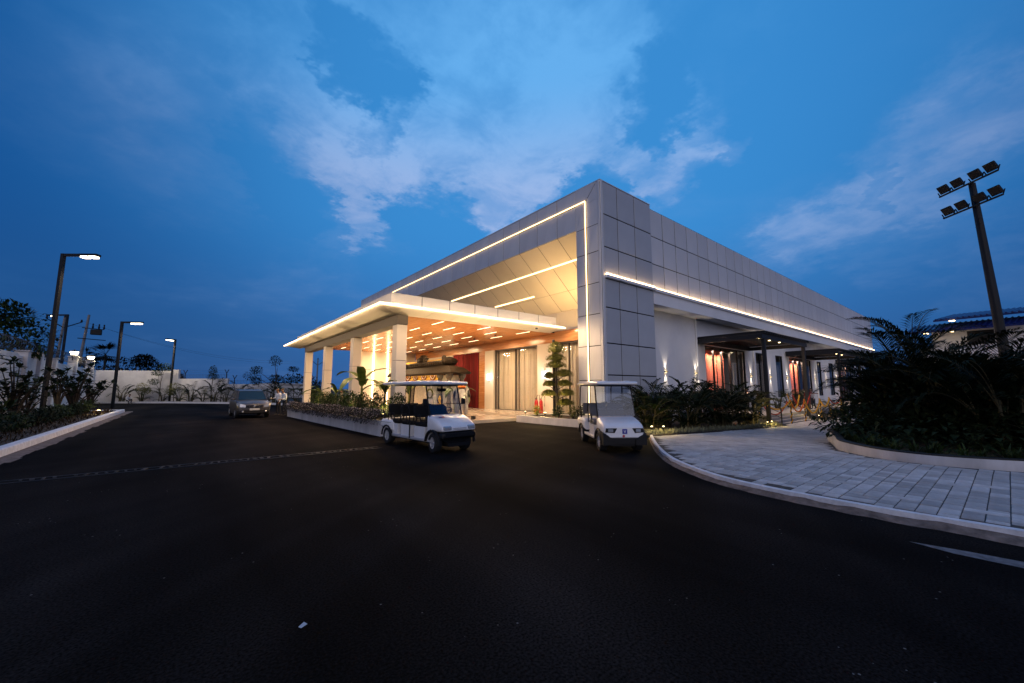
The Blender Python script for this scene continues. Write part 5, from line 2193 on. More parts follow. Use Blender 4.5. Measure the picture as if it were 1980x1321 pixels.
def person(loc, rz, label, pose='stand', shirt='shirt_white', trousers='trouser_dark', arms=None, lean=0.0, sleeve=True, hair='short'):
    """one continuous skinned figure; x = right, y = forward"""
    J = {}
    if pose in ('stand', 'walk'):
        J.update(pel=(0, 0, .95), sp=(0, .01 + lean * .15, 1.12), ch=(0, .0 + lean * .38, 1.32), nk=(0, .01 + lean * .5, 1.46), hd=(0, .035 + lean * .62, 1.60))
        for s, n_ in ((-1, 'l'), (1, 'r')):
            st = .12 * s if pose == 'walk' else .02 * s
            J['hip' + n_] = (s * .10, 0, .90)
            J['kn' + n_] = (s * .11, st * .7 + .02, .50)
            J['an' + n_] = (s * .12, st - .02, .09)
            J['to' + n_] = (s * .14, st + .14, .035)
    elif pose == 'crouch':
        J.update(pel=(0, -.12, .30), sp=(0, -.08, .47), ch=(0, .03, .66), nk=(0, .08, .80), hd=(0, .13, .93))
        for s, n_ in ((-1, 'l'), (1, 'r')):
            J['hip' + n_] = (s * .11, -.06, .30)
            J['kn' + n_] = (s * .16, .30, .50)
            J['an' + n_] = (s * .14, .20, .09)
            J['to' + n_] = (s * .15, .36, .035)
    else:   # sitting on something about .45 high
        J.update(pel=(0, 0, .50), sp=(0, .02, .68), ch=(0, .05, .88), nk=(0, .08, 1.02), hd=(0, .12, 1.16))
        for s, n_ in ((-1, 'l'), (1, 'r')):
            J['hip' + n_] = (s * .11, .05, .50)
            J['kn' + n_] = (s * .15, .46, .50)
            J['an' + n_] = (s * .14, .44, .09)
            J['to' + n_] = (s * .15, .60, .035)
    cz = J['ch'][2]
    cy = J['ch'][1]
    for s, n_ in ((-1, 'l'), (1, 'r')):
        J['sh' + n_] = (s * .185, cy, cz + .06)
        el, wr_ = ((s * .25, cy - .03, cz - .22), (s * .24, cy + .10, cz - .44))
        if pose in ('sit', 'crouch'):
            el, wr_ = (s * .26, cy + .06, cz - .20), (s * .17, cy + .32, cz - .30)
        if arms and n_ in arms:
            el, wr_ = arms[n_]
        J['el' + n_], J['wr' + n_] = el, wr_
        d = (Vector(wr_) - Vector(el)).normalized()
        J['ha' + n_] = tuple(Vector(wr_) + d * .09)
    rad = dict(pel=.135, sp=.125, ch=.15, nk=.055, hd=.05, hip=.09, kn=.06, an=.043, to=.038, sh=.07, el=.046, wr=.032, ha=.036)
    order = ['pel', 'sp', 'ch', 'nk', 'hd'] + [k + n_ for n_ in 'lr' for k in ('hip', 'kn', 'an', 'to', 'sh', 'el', 'wr', 'ha')]
    idx = {k: i for i, k in enumerate(order)}
    E_ = [('pel', 'sp'), ('sp', 'ch'), ('ch', 'nk'), ('nk', 'hd')]
    for n_ in 'lr':
        E_ += [('pel', 'hip' + n_), ('hip' + n_, 'kn' + n_), ('kn' + n_, 'an' + n_), ('an' + n_, 'to' + n_), ('ch', 'sh' + n_), ('sh' + n_, 'el' + n_), ('el' + n_, 'wr' + n_), ('wr' + n_, 'ha' + n_)]
    me = bpy.data.meshes.new('skeleton')
    me.from_pydata([J[k] for k in order], [(idx[a], idx[b]) for a, b in E_], [])
    ob = bpy.data.objects.new('skeleton', me)
    COL.objects.link(ob)
    md = ob.modifiers.new('skin', 'SKIN')
    md.use_smooth_shade = True
    for i, k in enumerate(order):
        r_ = rad[k] if k in rad else rad[k[:-1]]
        flat = .72 if k in ('sp', 'ch', 'pel') else 1
        me.skin_vertices[0].data[i].radius = (r_, r_ * flat) if k in ('sp', 'ch', 'pel') else (r_, r_)
        me.skin_vertices[0].data[i].use_root = (k == 'pel')
    ss = ob.modifiers.new('sub', 'SUBSURF')
    ss.levels = ss.render_levels = 1
    dg = bpy.context.evaluated_depsgraph_get()
    dg.update()
    m2 = bpy.data.meshes.new_from_object(ob.evaluated_get(dg))
    bpy.data.objects.remove(ob)
    bm = bmesh.new()
    bm.from_mesh(m2)
    for f in bm.faces:
        c_ = f.calc_center_median()
        best, bk = 9, None
        for a, b in E_:
            A, B = Vector(J[a]), Vector(J[b])
            t_ = max(0, min(1, (c_ - A).dot(B - A) / max(1e-6, (B - A).length_squared)))
            d_ = (c_ - A.lerp(B, t_)).length - (rad.get(b, rad.get(b[:-1], .05))) * .5
            if d_ < best:
                best, bk, bt = d_, b, t_
        k = bk[:-1] if bk not in ('sp', 'ch', 'nk', 'hd') else bk
        f.material_index = {'sp': 0, 'ch': 0, 'nk': 2, 'hd': 2, 'hip': 1, 'kn': 1, 'an': 1, 'to': 3, 'sh': 0, 'el': 0, 'wr': 0 if sleeve else 2, 'ha': 2}[k]
        if bk == 'sp' and c_.z < J['pel'][2] + .02:
            f.material_index = 1
        f.smooth = True
    # head with brow, nose, chin and ears; fingers
    ex = MB()
    H = Vector(J['hd']) + Vector((0, .015, .055))
    rings = []
    for i in range(9):
        a = -pi / 2 + pi * i / 8
        k = max(cos(a), .05)
        zz = sin(a) * .118
        wx = .076 * k * (1.0 if zz > -.02 else .88)
        wy = .098 * k
        rings.append([H + Vector((wx * cos(2 * pi * j / 12), wy * sin(2 * pi * j / 12) + (.012 if zz < -.03 else 0), zz)) for j in range(12)])
    ex.loft(rings, 2)
    ex.loft([[H + Vector((-.016, .088, -.03)), H + Vector((.016, .088, -.03)), H + Vector((.004, .09, .025)), H + Vector((-.004, .09, .025))],
             [H + Vector((-.011, .116, -.028)), H + Vector((.011, .116, -.028)), H + Vector((.004, .100, .015)), H + Vector((-.004, .100, .015))]], 2)
    ex.box(H.x - .028, H.x + .028, H.y + .082, H.y + .096, H.z - .062, H.z - .052, 4)
    for s in (-1, 1):
        ex.ellipsoid(H + Vector((s * .078, -.005, -.005)), (.012, .022, .032), 6, 4, 2)
        ex.ellipsoid(H + Vector((s * .030, .084, .018)), (.013, .010, .008), 6, 4, 3)
        n_ = 'l' if s < 0 else 'r'
        w_ = Vector(J['ha' + n_])
        d = (w_ - Vector(J['wr' + n_])).normalized()
        u = d.cross(Vector((0, 1, .2))).normalized()
        for q, L in ((-.028, .062), (-.010, .075), (.009, .072), (.027, .056)):
            b0 = w_ + u * q
            ex.tube([b0, b0 + d * L * .55 + Vector((0, .004, 0)), b0 + d * L + Vector((0, .018, 0))], [.0095, .009, .007], 5, 2)
        b0 = w_ - d * .05 + Vector((0, .02, 0))
        ex.tube([b0, b0 + d * .03 + Vector((0, .035, 0)), b0 + d * .06 + Vector((0, .045, 0))], [.011, .010, .008], 5, 2)
    m3 = ex.mesh('head', ['skin'] * 5)
    bm.from_mesh(m3)
    m4 = bpy.data.meshes.new('person')
    bm.to_mesh(m4)
    bm.free()
    for k in (shirt, trousers, 'skin', 'shoe', 'maroon'):
        m4.materials.append(M[k])
    o = put('person', m4, None, loc, rz)
    hb = MB()
    rr_ = []
    for i in range(6):
        a = -.05 + (pi / 2 + .05) * i / 5
        k = max(cos(a), .04)
        rr_.append([H + Vector((.083 * k * cos(2 * pi * j / 12), .104 * k * sin(2 * pi * j / 12) - .014, .028 + sin(a) * .098 - (.05 if sin(2 * pi * j / 12) < -.2 and i == 0 else 0))) for j in range(12)])
    hb.loft(rr_)
    if hair == 'bun':
        hb.ellipsoid(H + Vector((0, -.12, .0)), (.05, .045, .05), 8, 5)
    hb.build('hair', 'hair', o)
    tag(o, label, 'person')
    return o


person((-11.55, 17.4, 0), radians(120), 'man in white shirt and dark trousers standing behind the grey-shirted man beside the car', shirt='shirt_white', lean=.15,
       arms={'r': ((.27, .05, 1.12), (.20, .26, 1.10))})
person((-11.30, 16.75, 0), radians(110), 'man in pale grey shirt seen from behind beside the parked car', shirt='shirt_grey', lean=.25,
       arms={'l': ((-.26, .06, 1.12), (-.16, .26, 1.06)), 'r': ((.26, .06, 1.12), (.16, .26, 1.06))})
person((-21.6, 51.6, .0), radians(-140), 'person in white shirt crouching by the far kerb', pose='crouch', shirt='shirt_white')
person((-8.1, 15.8, 0), radians(90), 'person in pale shirt seen above the planter between the canopy columns', shirt='shirt_cream')
person((7.95 + 8.6, -.3, 0), radians(20), 'person in pale top and dark trousers standing at the first side entrance', shirt='shirt_cream', trousers='trouser_dark', hair='bun', sleeve=False)
person((24.9, -2.2, 0), radians(60), 'person in white shirt on the terrace reaching towards the garlands', shirt='shirt_white', lean=.2, trousers='trouser_blue')
person((24.3, -2.0, 0), radians(80), 'person in maroon beside the white-shirted one with an arm stretched out', shirt='maroon', trousers='maroon', sleeve=False,
       arms={'l': ((-.42, .05, 1.34), (-.68, .08, 1.33))}, hair='bun')
person((-2.9, 13.2, .16), radians(100), 'person in cream shirt sitting on a white plinth under the canopy', pose='sit', shirt='shirt_cream', trousers='trouser_blue')

# ------------------------------------------------------------------ carved pavilion at the entrance
pv = empty('carved_pavilion', (-1.75, 16.4, .16))
HX, HY = .52, 5.0


def ringrect(hx, hy, z):
    return [(-hx, -hy, z), (hx, -hy, z), (hx, hy, z), (-hx, hy, z)]


rf = MB()
rf.loft([ringrect(HX + .10, HY + .15, 2.62), ringrect(HX + .30, HY + .55, 2.58), ringrect(HX + .32, HY + .60, 2.68), ringrect(HX + .05, HY + .1, 3.02), ringrect(HX - .05, HY - .6, 3.16), ringrect(HX - .08, HY - .65, 3.20)])
rf.build('eave', 'bronze', pv)
rd_ = MB()
rd_.loft([ringrect(.45, 3.9, 3.205), ringrect(.52, 4.0, 3.30), ringrect(.42, 3.9, 3.55), ringrect(.30, 3.8, 3.62)])
rdo = rd_.build('roof_ridge', 'bronze', pv)
for k in range(22):
    q = MB()
    y = -3.6 + 7.2 * k / 21
    q.ellipsoid((-.50, y, 3.40), (.06, .12, .13), 7, 5)
    q.build('carved_boss', 'bronze', rdo)
for y in (-4.0, 4.0):
    q = MB()
    q.lathe([(.10, -.62), (.26, -.5), (.30, -.2), (.34, 0), (.30, .25), (.22, .5), (.10, .62)], 12, (0, y, 3.52), axis='x')
    q.ellipsoid((-.45, y, 3.75), (.16, .22, .2), 8, 6)
    q.build('ridge_end', 'bronze', rdo)
q = MB()
q.lathe([(.36, 3.6), (.46, 3.72), (.36, 3.84), (.42, 3.96), (.25, 4.06), (.28, 4.14), (.06, 4.22)], 12, (-.05, 0, 0))
q.box(-.35, -.15, -.55, .55, 3.60, 3.95)
q.build('ridge_crest', 'bronze', rdo)
rl = MB()
for s in (-1, 1):
    rl.box(-.20, .20, s * 2.2 - 1.25, s * 2.2 + 1.25, 3.622, 3.72)
rl.build('ridge_rail', 'gold', rdo)
for (x, y) in ((-HX, -HY + .1), (-HX, -HY + 1.4), (-HX, HY - .1), (HX, -HY + .1), (HX, HY - .1), (-HX, 0.9)):
    q = MB()
    q.lathe([(.24, 0), (.24, .22), (.17, .28), (.14, .5), (.18, .62), (.13, .75), (.12, 1.5), (.17, 1.6), (.12, 1.72), (.14, 2.2), (.24, 2.36), (.26, 2.60)], 10, (x, y, 0))
    q.build('pillar', 'stone', pv)
bk = MB()
bk.box(HX - .12, HX - .05, -HY + .35, HY - .35, 0, 2.55)
bk.build('backdrop', 'ivory', pv)
# yellow valance in swags
vb = MB()
n = 72
vs, fs = [], []
for i in range(n + 1):
    y = -HY + 1.3 + (2 * HY - 1.5) * i / n
    u = (i % 12) / 12
    dip = .34 + .16 * sin(pi * u)
    for j in range(5):
        t = j / 4
        vs.append((-HX - .20 - .05 * sin(pi * u) * t - .02 * sin(9 * t), y, 2.56 - dip * t))
for i in range(n):
    for j in range(4):
        a = i * 5 + j
        fs.append((a, a + 5, a + 6, a + 1))
vb.add(vs, fs)
va = vb.build('valance', 'gold', pv)
for k in range(6):
    y0 = -HY + 1.3 + (2 * HY - 1.5) * (k * 12 + 6) / n
    for j, (rr_, m_) in enumerate(((.42, 'maroon'), (.31, 'ivory'), (.20, 'maroon'))):
        q = MB()
        q.tube([(-HX - .265 - .012 * j, y0 + rr_ * cos(radians(a)), 2.56 + rr_ * .95 * sin(radians(a))) for a in range(190, 351, 16)], .035, 5)
        q.build('swag_stripe', m_, va)
tag(pv, 'carved bronze-roofed ceremonial pavilion with yellow swagged valance', 'pavilion')
light('AREA', pv, (-.3, -1, 2.5), 25, (1.0, .82, .5), shape='RECTANGLE', size=1.2, size_y=6)

# ------------------------------------------------------------------ elephant statue


def skin_mesh(J, E_, rad, root, name, sub=1):
    order = list(J)
    idx = {k: i for i, k in enumerate(order)}
    me = bpy.data.meshes.new(name)
    me.from_pydata([J[k] for k in order], [(idx[a], idx[b]) for a, b in E_], [])
    ob = bpy.data.objects.new(name, me)
    COL.objects.link(ob)
    md = ob.modifiers.new('skin', 'SKIN')
    md.use_smooth_shade = True
    for i, k in enumerate(order):
        me.skin_vertices[0].data[i].radius = (rad[k], rad[k])
        me.skin_vertices[0].data[i].use_root = (k == root)
    ss = ob.modifiers.new('sub', 'SUBSURF')
    ss.levels = ss.render_levels = sub
    dg = bpy.context.evaluated_depsgraph_get()
    dg.update()
    m2 = bpy.data.meshes.new_from_object(ob.evaluated_get(dg))
    bpy.data.objects.remove(ob)
    return m2


J = dict(b0=(0, -.55, 1.12), b1=(0, -.1, 1.18), b2=(0, .38, 1.16), nk=(0, .66, 1.28), hd=(0, .92, 1.40), t1=(0, 1.12, 1.12), t2=(0, 1.20, .78), t3=(0, 1.20, .42), t4=(0, 1.30, .22), tail=(0, -.86, .95), tail2=(0, -.94, .55))
rad = dict(b0=.40, b1=.46, b2=.40, nk=.28, hd=.27, t1=.14, t2=.10, t3=.075, t4=.05, tail=.05, tail2=.03)
E_ = [('b0', 'b1'), ('b1', 'b2'), ('b2', 'nk'), ('nk', 'hd'), ('hd', 't1'), ('t1', 't2'), ('t2', 't3'), ('t3', 't4'), ('b0', 'tail'), ('tail', 'tail2')]
for s, n_ in ((-1, 'l'), (1, 'r')):
    for y, k, b in ((-.50, 'h', 'b0'), (.42, 'f', 'b2')):
        J[k + 'a' + n_] = (s * .24, y, .80)
        J[k + 'b' + n_] = (s * .25, y + (.05 if k == 'f' else .08), .42)
        J[k + 'c' + n_] = (s * .25, y, .10)
        rad[k + 'a' + n_], rad[k + 'b' + n_], rad[k + 'c' + n_] = .17, .13, .135
        E_ += [(b, k + 'a' + n_), (k + 'a' + n_, k + 'b' + n_), (k + 'b' + n_, k + 'c' + n_)]
el_me = skin_mesh(J, E_, rad, 'b1', 'elephant_body')
el_me.materials.append(M['elephant'])
el = put('elephant_statue', el_me, None, (-4.05, 7.0, .17), radians(150))
for s in (-1, 1):
    q = MB()
    q.loft([[(s * (.24 + .05 * sin(a * 2)), .78 + .26 * cos(a) - .1, 1.36 + .34 * sin(a)) for a in [2 * pi * k / 12 for k in range(12)]],
            [(s * (.29 + .05 * sin(a * 2)), .78 + .24 * cos(a) - .1, 1.36 + .32 * sin(a)) for a in [2 * pi * k / 12 for k in range(12)]]])
    q.build('ear', 'elephant', el)
    q = MB()
    q.tube([(s * .12, 1.08, 1.15), (s * .17, 1.28, 1.02), (s * .16, 1.46, 1.08)], [.04, .03, .012], 6)
    q.build('tusk', 'ivory', el)
bl = MB()
rings = []
for y in (-.50, -.1, .38):
    rings.append([(.49 * cos(a) * (1.02 if y else 1), y, 1.17 + .49 * sin(a)) for a in [radians(k) for k in range(-25, 206, 11)]])
vs = [p for r_ in rings for p in r_]
nn = len(rings[0])
bl.add(vs, [(i * nn + j, i * nn + j + 1, (i + 1) * nn + j + 1, (i + 1) * nn + j) for i in range(2) for j in range(nn - 1)])
bl.build('blanket', mat('pale_blanket', (.50, .53, .56), .6, var=.2, scale=5), el)
hp = MB()
hp.ellipsoid((0, -.05, 1.64), (.30, .46, .09), 10, 6)
hp.build('saddle_cloth', 'orange_flower', el)
tag(el, 'grey elephant statue with pale blanket and orange saddle cloth by the entrance', 'statue')

sg = empty('garlanded_statue', (-5.2, 8.6, .17), radians(150))
q = MB()
q.loft([ringrect(.36, .36, 0), ringrect(.36, .36, .12), ringrect(.28, .28, .16), ringrect(.28, .28, .55), ringrect(.34, .34, .60), ringrect(.34, .34, .68)])
q.build('plinth', 'ivory', sg)
q = MB()
q.lathe([(.26, .68), (.27, .8), (.20, 1.0), (.17, 1.15), (.19, 1.3), (.20, 1.38), (.07, 1.46), (.06, 1.50), (.11, 1.56), (.115, 1.66), (.12, 1.72), (.06, 1.82), (.02, 1.92)], 14)
for s in (-1, 1):
    q.tube([(s * .18, 0, 1.36), (s * .30, .06, 1.15), (s * .16, .22, 1.08)], [.06, .05, .04], 7)
q.build('figure', 'ivory', sg)
q = MB()
q.tube([(.16 * cos(a), .12 + .1 * abs(sin(a)), 1.28 + .26 * sin(a)) for a in [2 * pi * k / 16 for k in range(17)]], .05, 6)
q.build('garland', 'leaf_yellow', sg)
tag(sg, 'ivory statue with a yellow-green garland on a plinth beside the elephant', 'statue')
ps = MB()
ps.cbox(-.3, .3, -.3, .3, 0, .42, .03)
tag(ps.build('white_plinth', 'ivory', loc=(-2.9, 13.2, .163)), 'low ivory plinth on which a person sits under the canopy', 'plinth')
for k, (x, y) in enumerate(((-3.6, 11.6), (-3.3, 10.9))):
    q = MB()
    q.lathe([(.14, 0), (.20, .1), (.10, .25), (.12, .5), (.07, .75), (.10, .9), (.03, 1.1)], 10)
    tag(q.build('brass_lamp', 'gold', loc=(x, y, .163)), ('left' if k == 0 else 'right') + ' tall brass oil lamp beside the seated person', 'oil lamp', 'brass oil lamps')

# ------------------------------------------------------------------ topiary tree, extinguishers
tp = empty('topiary_tree', (-1.15, 2.25, .29))
q = MB()
q.tube([(0, 0, -.05), (.03, .02, .9), (-.03, -.02, 2.0), (.02, 0, 3.3)], [.075, .065, .05, .03], 7)
pads = [(x * 1.25, y * 1.25, z, r * 1.15, h * 1.55) for x, y, z, r, h in [(0, 0, 3.40, .40, .30), (.02, .05, 2.95, .46, .18), (-.05, -.02, 2.58, .48, .18), (.22, -.20, 2.12, .42, .18), (-.24, .22, 2.02, .26, .14),
        (.22, -.25, 1.62, .34, .15), (-.2, .25, 1.60, .26, .14), (-.22, .26, 1.10, .32, .16), (.28, -.30, 1.12, .36, .17), (.24, -.26, .62, .38, .16)]]
for (x, y, z, r_, h_) in pads:
    q.tube([(0, 0, z - .25), (x * .6, y * .6, z - .12), (x, y, z - .02)], [.03, .025, .012], 5)
q.build('trunk', 'bark', tp)
tr = random.Random(21)
for (x, y, z, r_, h_) in pads:
    fb = MB()
    for _ in range(700):
        a, e = tr.uniform(0, 2 * pi), tr.uniform(-.25, 1.45)
        rr_ = tr.uniform(.8, 1.03)
        p = Vector((x + r_ * rr_ * cos(a) * cos(e), y + r_ * rr_ * sin(a) * cos(e), z + h_ * rr_ * sin(e)))
        leaf(fb, p, (cos(a) * .6, sin(a) * .6, tr.uniform(.0, 1.2)), tr.uniform(.07, .13), .05, droop=.1)
    fb.ellipsoid((x, y, z + h_ * .25), (r_ * .7, r_ * .7, h_ * .45), 10, 6)
    fb.build('foliage_pad', 'leaf_yellow', tp)
tag(tp, 'cloud-pruned topiary tree with stacked leaf pads before the curtained windows', 'tree')
pw = MB()
pw.box(-.05, .05, -.05, .05, 0, 4.1)
tag(pw.build('black_post', 'black', loc=(-.85, 2.75, .29)), 'slender black post rising behind the topiary tree', 'post')
for k, (x, y, lab) in enumerate(((.05, 5.15, 'left red fire extinguisher by the pier'), (.05, 4.75, 'right red fire extinguisher by the pier'))):
    t = empty('fire_extinguisher', (x, y, .305))
    q = MB()
    q.lathe([(.10, 0), (.11, .03), (.11, .62), (.09, .70), (.04, .76), (.04, .80)], 12)
    q.build('cylinder', 'extinguisher', t)
    q = MB()
    q.box(-.10, .05, -.02, .02, .80, .84)
    q.tube([(-.02, 0, .82), (-.02, .1 * (1 if k else -1), 1.02), (-.05, .32 * (1 if k else -1), 1.05), (-.06, .36 * (1 if k else -1), .6)] if k == 0 else [(0, 0, .82), (-.02, -.22, 1.1), (-.02, -.36, .9), (-.02, -.32, .4)], .016, 6)
    q.build('hose', 'black', t)
    tag(t, lab, 'fire extinguisher', 'fire extinguishers by the pier')

# ------------------------------------------------------------------ railings and flower garlands at the first side entrance
ra = empty('stair_railing', (13.0, -2.9, -.6))
pts = [(0, .55, .6), (0, -.55, .02)]
q = MB()
for z in (.45, .75, 1.0):
    q.tube([(.0, .6, .6 + z), (.0, -.6, .05 + z)], .018, 5)
    q.tube([(-2.2, .62, .6 + z), (.0, .6, .6 + z)], .018, 5)
q.build('rail', 'black', ra)
for (x, y, z) in ((0, .6, .6), (0, -.6, .0), (-1.1, .62, .1), (-2.2, .62, .1)):
    p = MB()
    p.box(x - .03, x + .03, y - .03, y + .03, z - .05, 1.62 if z > .05 else 1.1)
    p.build('rail_post', 'black', ra)
tag(ra, 'thin black handrail beside the granite steps of the first side entrance', 'railing')


def garland(a, b, sag, m, label, grp, r_=.055):
    A, B = Vector(a), Vector(b)
    n_ = max(16, int((B - A).length / .09))
    q = MB()
    gr_ = random.Random(int(A.x * 100))
    pts = [A.lerp(B, k / n_) - Vector((0, 0, sag * 4 * (k / n_) * (1 - k / n_))) - A for k in range(n_ + 1)]
    q.tube(pts, r_ * .55, 5)
    for p in pts:
        q.ellipsoid(p + Vector((gr_.uniform(-.01, .01), gr_.uniform(-.01, .01), gr_.uniform(-.01, .01))), (r_, r_, r_ * .8), 6, 4)
    tag(q.build('flower_garland', m, loc=A), label, 'garland', grp)


def garland_post(loc, h, label):
    t = empty('garland_post', loc)
    q = MB()
    q.tube([(0, 0, 0), (0, 0, h)], .03, 6)
    q.lathe([(.12, 0), (.12, .02), (.04, .05)], 10)
    q.build('post', 'black', t)
    q = MB()
    q.tube([(.05 * cos(k * .9), .05 * sin(k * .9), h * k / 30) for k in range(31)], .032, 5)
    q.build('flower_wrap', 'yellow_flower', t)
    tag(t, label, 'post', 'flower-wrapped posts')


gp = [(14.0, -3.75, -.55), (17.0, -3.70, -.55), (20.2, -3.8, -.55), (12.2, -2.5, -.1), (23.5, -3.6, -.5), (27.0, -3.6, -.5)]
labs = ['flower-wrapped post at the left foot of the granite steps', 'flower-wrapped post in front of the middle of the granite steps', 'flower-wrapped post at the right foot of the granite steps',
        'flower-wrapped post by the left handrail', 'flower-wrapped post past the steps near the couple', 'flower-wrapped post almost hidden by the palms']
for p, l in zip(gp, labs):
    garland_post(p, 1.55, l)
gg = 'marigold garlands swagged along the side entrance'
tops = [(p[0], p[1], p[2] + 1.5) for p in gp]
garland(tops[3], tops[0], .75, 'yellow_flower', 'yellow garland hanging at the left end of the granite steps', gg)
garland((tops[3][0], tops[3][1], tops[3][2] - .1), (tops[0][0] + .4, tops[0][1] + .3, tops[0][2] - .1), 1.0, 'red_flower', 'red garland hanging at the left end of the granite steps', gg)
garland(tops[0], tops[1], .75, 'orange_flower', 'orange garland swagged across the left half of the granite steps', gg)
garland((tops[0][0] + 1.2, tops[0][1] + .5, tops[0][2] + .4), (tops[1][0] + .5, tops[1][1] + .4, tops[1][2] + .3), .9, 'yellow_flower', 'yellow garland behind the orange one over the left steps', gg)
garland(tops[1], tops[2], .95, 'yellow_flower', 'deep yellow garland swagged across the right half of the granite steps', gg)
garland((tops[1][0] - .6, tops[1][1] + .5, tops[1][2] + .35), (tops[2][0] - .3, tops[2][1] + .5, tops[2][2] + .3), .9, 'red_flower', 'red garland behind the yellow one over the right steps', gg)
garland(tops[2], tops[4], .6, 'yellow_flower', 'yellow garland between the steps and the couple', gg)
garland(tops[4], tops[5], .5, 'red_flower', 'red garland ending in the palm leaves', gg)

# ------------------------------------------------------------------ vegetation
pr = random.Random(77)

ORD = 'first second third fourth fifth sixth seventh eighth ninth tenth eleventh twelfth thirteenth fourteenth fifteenth sixteenth seventeenth eighteenth nineteenth twentieth twenty-first twenty-second twenty-third twenty-fourth'.split()

# island planter: tall dark feather palms
protos = [areca(random.Random(100 + k), h, nf, sp_, stems=st_, ll=.74, lw=.058, nl=30) for k, (h, nf, sp_, st_) in enumerate(((4.6, 26, 1.6, 7), (3.6, 24, 1.5, 6), (3.0, 22, 1.3, 6)))]
isl = [(0, 5.2, -10.6, 0.3, 1.02, 'palm clump just behind the left end of the island planter'),
       (0, 7.8, -13.0, 2.2, .80, 'tallest palm clump in the island planter below the blue-roofed house'),
       (1, 2.8, -10.4, 1.1, .98, 'bushy palm clump at the left tip of the island planter'),
       (1, 1.6, -11.6, 2.6, 1.05, 'dense dark palm clump in the middle of the island planter front'),
       (1, 3.6, -12.2, 4.0, 1.0, 'dark palm clump behind the middle of the island planter'),
       (2, 0.2, -12.6, .4, 1.1, 'palm clump right of centre close behind the planter wall'),
       (2, 1.9, -13.8, 5.0, .95, 'palm clump near the right edge of the picture behind the planter wall'),
       (1, 6.5, -9.5, 3.3, .95, 'palm clump at the back left of the island planter'),
       (0, 5.5, -15.0, 5.6, .72, 'palm clump at the right edge below the floodlight mast'),
       (2, 4.8, -10.0, 2.0, 1.1, 'low spreading palm clump overhanging the paved walk'),
       (1, 4.0, -14.4, 1.7, .85, 'thick palm clump at the right between two taller ones'),
       (1, 9.6, -10.8, 1.0, 1.0, 'farther palm clump showing at the left behind the island palms')]
tall = empty('palm_clump', (6.8, -10.3, .18))
cb, fb = MB(), MB()
tr2 = random.Random(63)
for (bx, by, hh) in ((0, 0, 2.5), (.3, .2, 2.1), (-.25, .15, 2.3), (.1, -.3, 1.9)):
    cb.tube([(bx, by, 0), (bx * 1.1, by * 1.1, hh * .5), (bx * 1.3, by * 1.3, hh)], [.06, .05, .04], 6)
for (az, el, L, h0) in ((141, 66, 3.3, 2.5), (118, 74, 3.2, 2.4), (165, 56, 3.0, 2.3), (-40, 66, 3.0, 2.4), (60, 80, 2.8, 2.3), (222, 58, 2.9, 2.2), (300, 62, 3.0, 2.4), (90, 84, 2.7, 2.5),
                        (150, 44, 2.8, 2.0), (-20, 78, 3.4, 2.5), (190, 72, 3.0, 2.4), (20, 55, 2.8, 2.2)):
    frond(fb, (0, 0, h0), radians(az), radians(el), L, tr2, nl=34, ll=.62, lw=.05, curve=1.05, r0=.026)
cb.build('cane', 'cane', tall)
fb.build('frond_crown', ['leaf_palm', 'cane'], tall)
tag(tall, 'tall palm with long arching fronds against the sky right of the hall', 'palm', 'dark palms in the island planter')
first = set()
for (k, x, y, rz, s, lab) in isl:
    o = protos[k] if k not in first else copy_tree(protos[k])
    first.add(k)
    place(o, (x, y, .18), rz, s)
    tag(o, lab, 'palm', 'dark palms in the island planter')
# grassy tufts under them
tuft = MB()
tr_ = random.Random(8)
for _ in range(46):
    a, e = tr_.uniform(0, 2 * pi), radians(tr_.uniform(25, 80))
    leaf(tuft, (tr_.uniform(-.08, .08), tr_.uniform(-.08, .08), 0), (cos(a) * cos(e), sin(a) * cos(e), sin(e)), tr_.uniform(.3, .6), .035, droop=.8)
tme_ = tuft.mesh('leaf_tuft', 'leaf_mid')
edge = hermite([(.9, -9.1, 0), (-.5, -9.55, 0), (-1.5, -10.0, 0), (-2.4, -10.7, 0), (-2.75, -11.5, 0), (-2.5, -12.4, 0), (-2.0, -13.3, 0), (-1.4, -14.4, 0)], 3)
for i, p in enumerate(edge):
    o = put('grass_tuft', tme_, None, (p.x + pr.uniform(0, .5), p.y + pr.uniform(-.1, .1), .19), pr.uniform(0, 6))
    o.scale = [pr.uniform(.7, 1.15)] * 3
    tag(o, ORD[i] + ' strappy green tuft from the left tip along the island planter wall', 'plant', 'strappy tufts along the island planter wall')
ub = MB()
leaf_cloud(ub, (2.6, -11.9, .55), (4.6, 3.9, .75), 7000, .26, pr, hollow=0)
leaf_cloud(ub, (4.2, -11.8, 1.1), (4.0, 3.6, 1.5), 7000, .30, pr, hollow=0)
tag(ub.build('undergrowth', 'leaf_dark'), 'dense dark undergrowth filling the island planter', 'undergrowth', kind='stuff')


def spike_light(loc, e, label, tilt=(0, 0, 0), grp='small garden spike lights', on=True, r_=.035):
    t = empty('garden_light', loc)
    q = MB()
    q.tube([(0, 0, 0), (0, 0, .16)], .012, 5)
    q.lathe([(.03, .15), (.055, .18), (.055, .24)], 8)
    q.build('spike', 'black', t)
    q = MB()
    q.lathe([(r_, .241), (r_, .255), (r_ * .3, .27)], 8)
    q.build('bulb', 'spark', t)
    if e:
        light('POINT', t, (0, 0, .40), e * 6, (1.0, .70, .24), shadow_soft_size=.06)
    tag(t, label, 'garden light', grp)


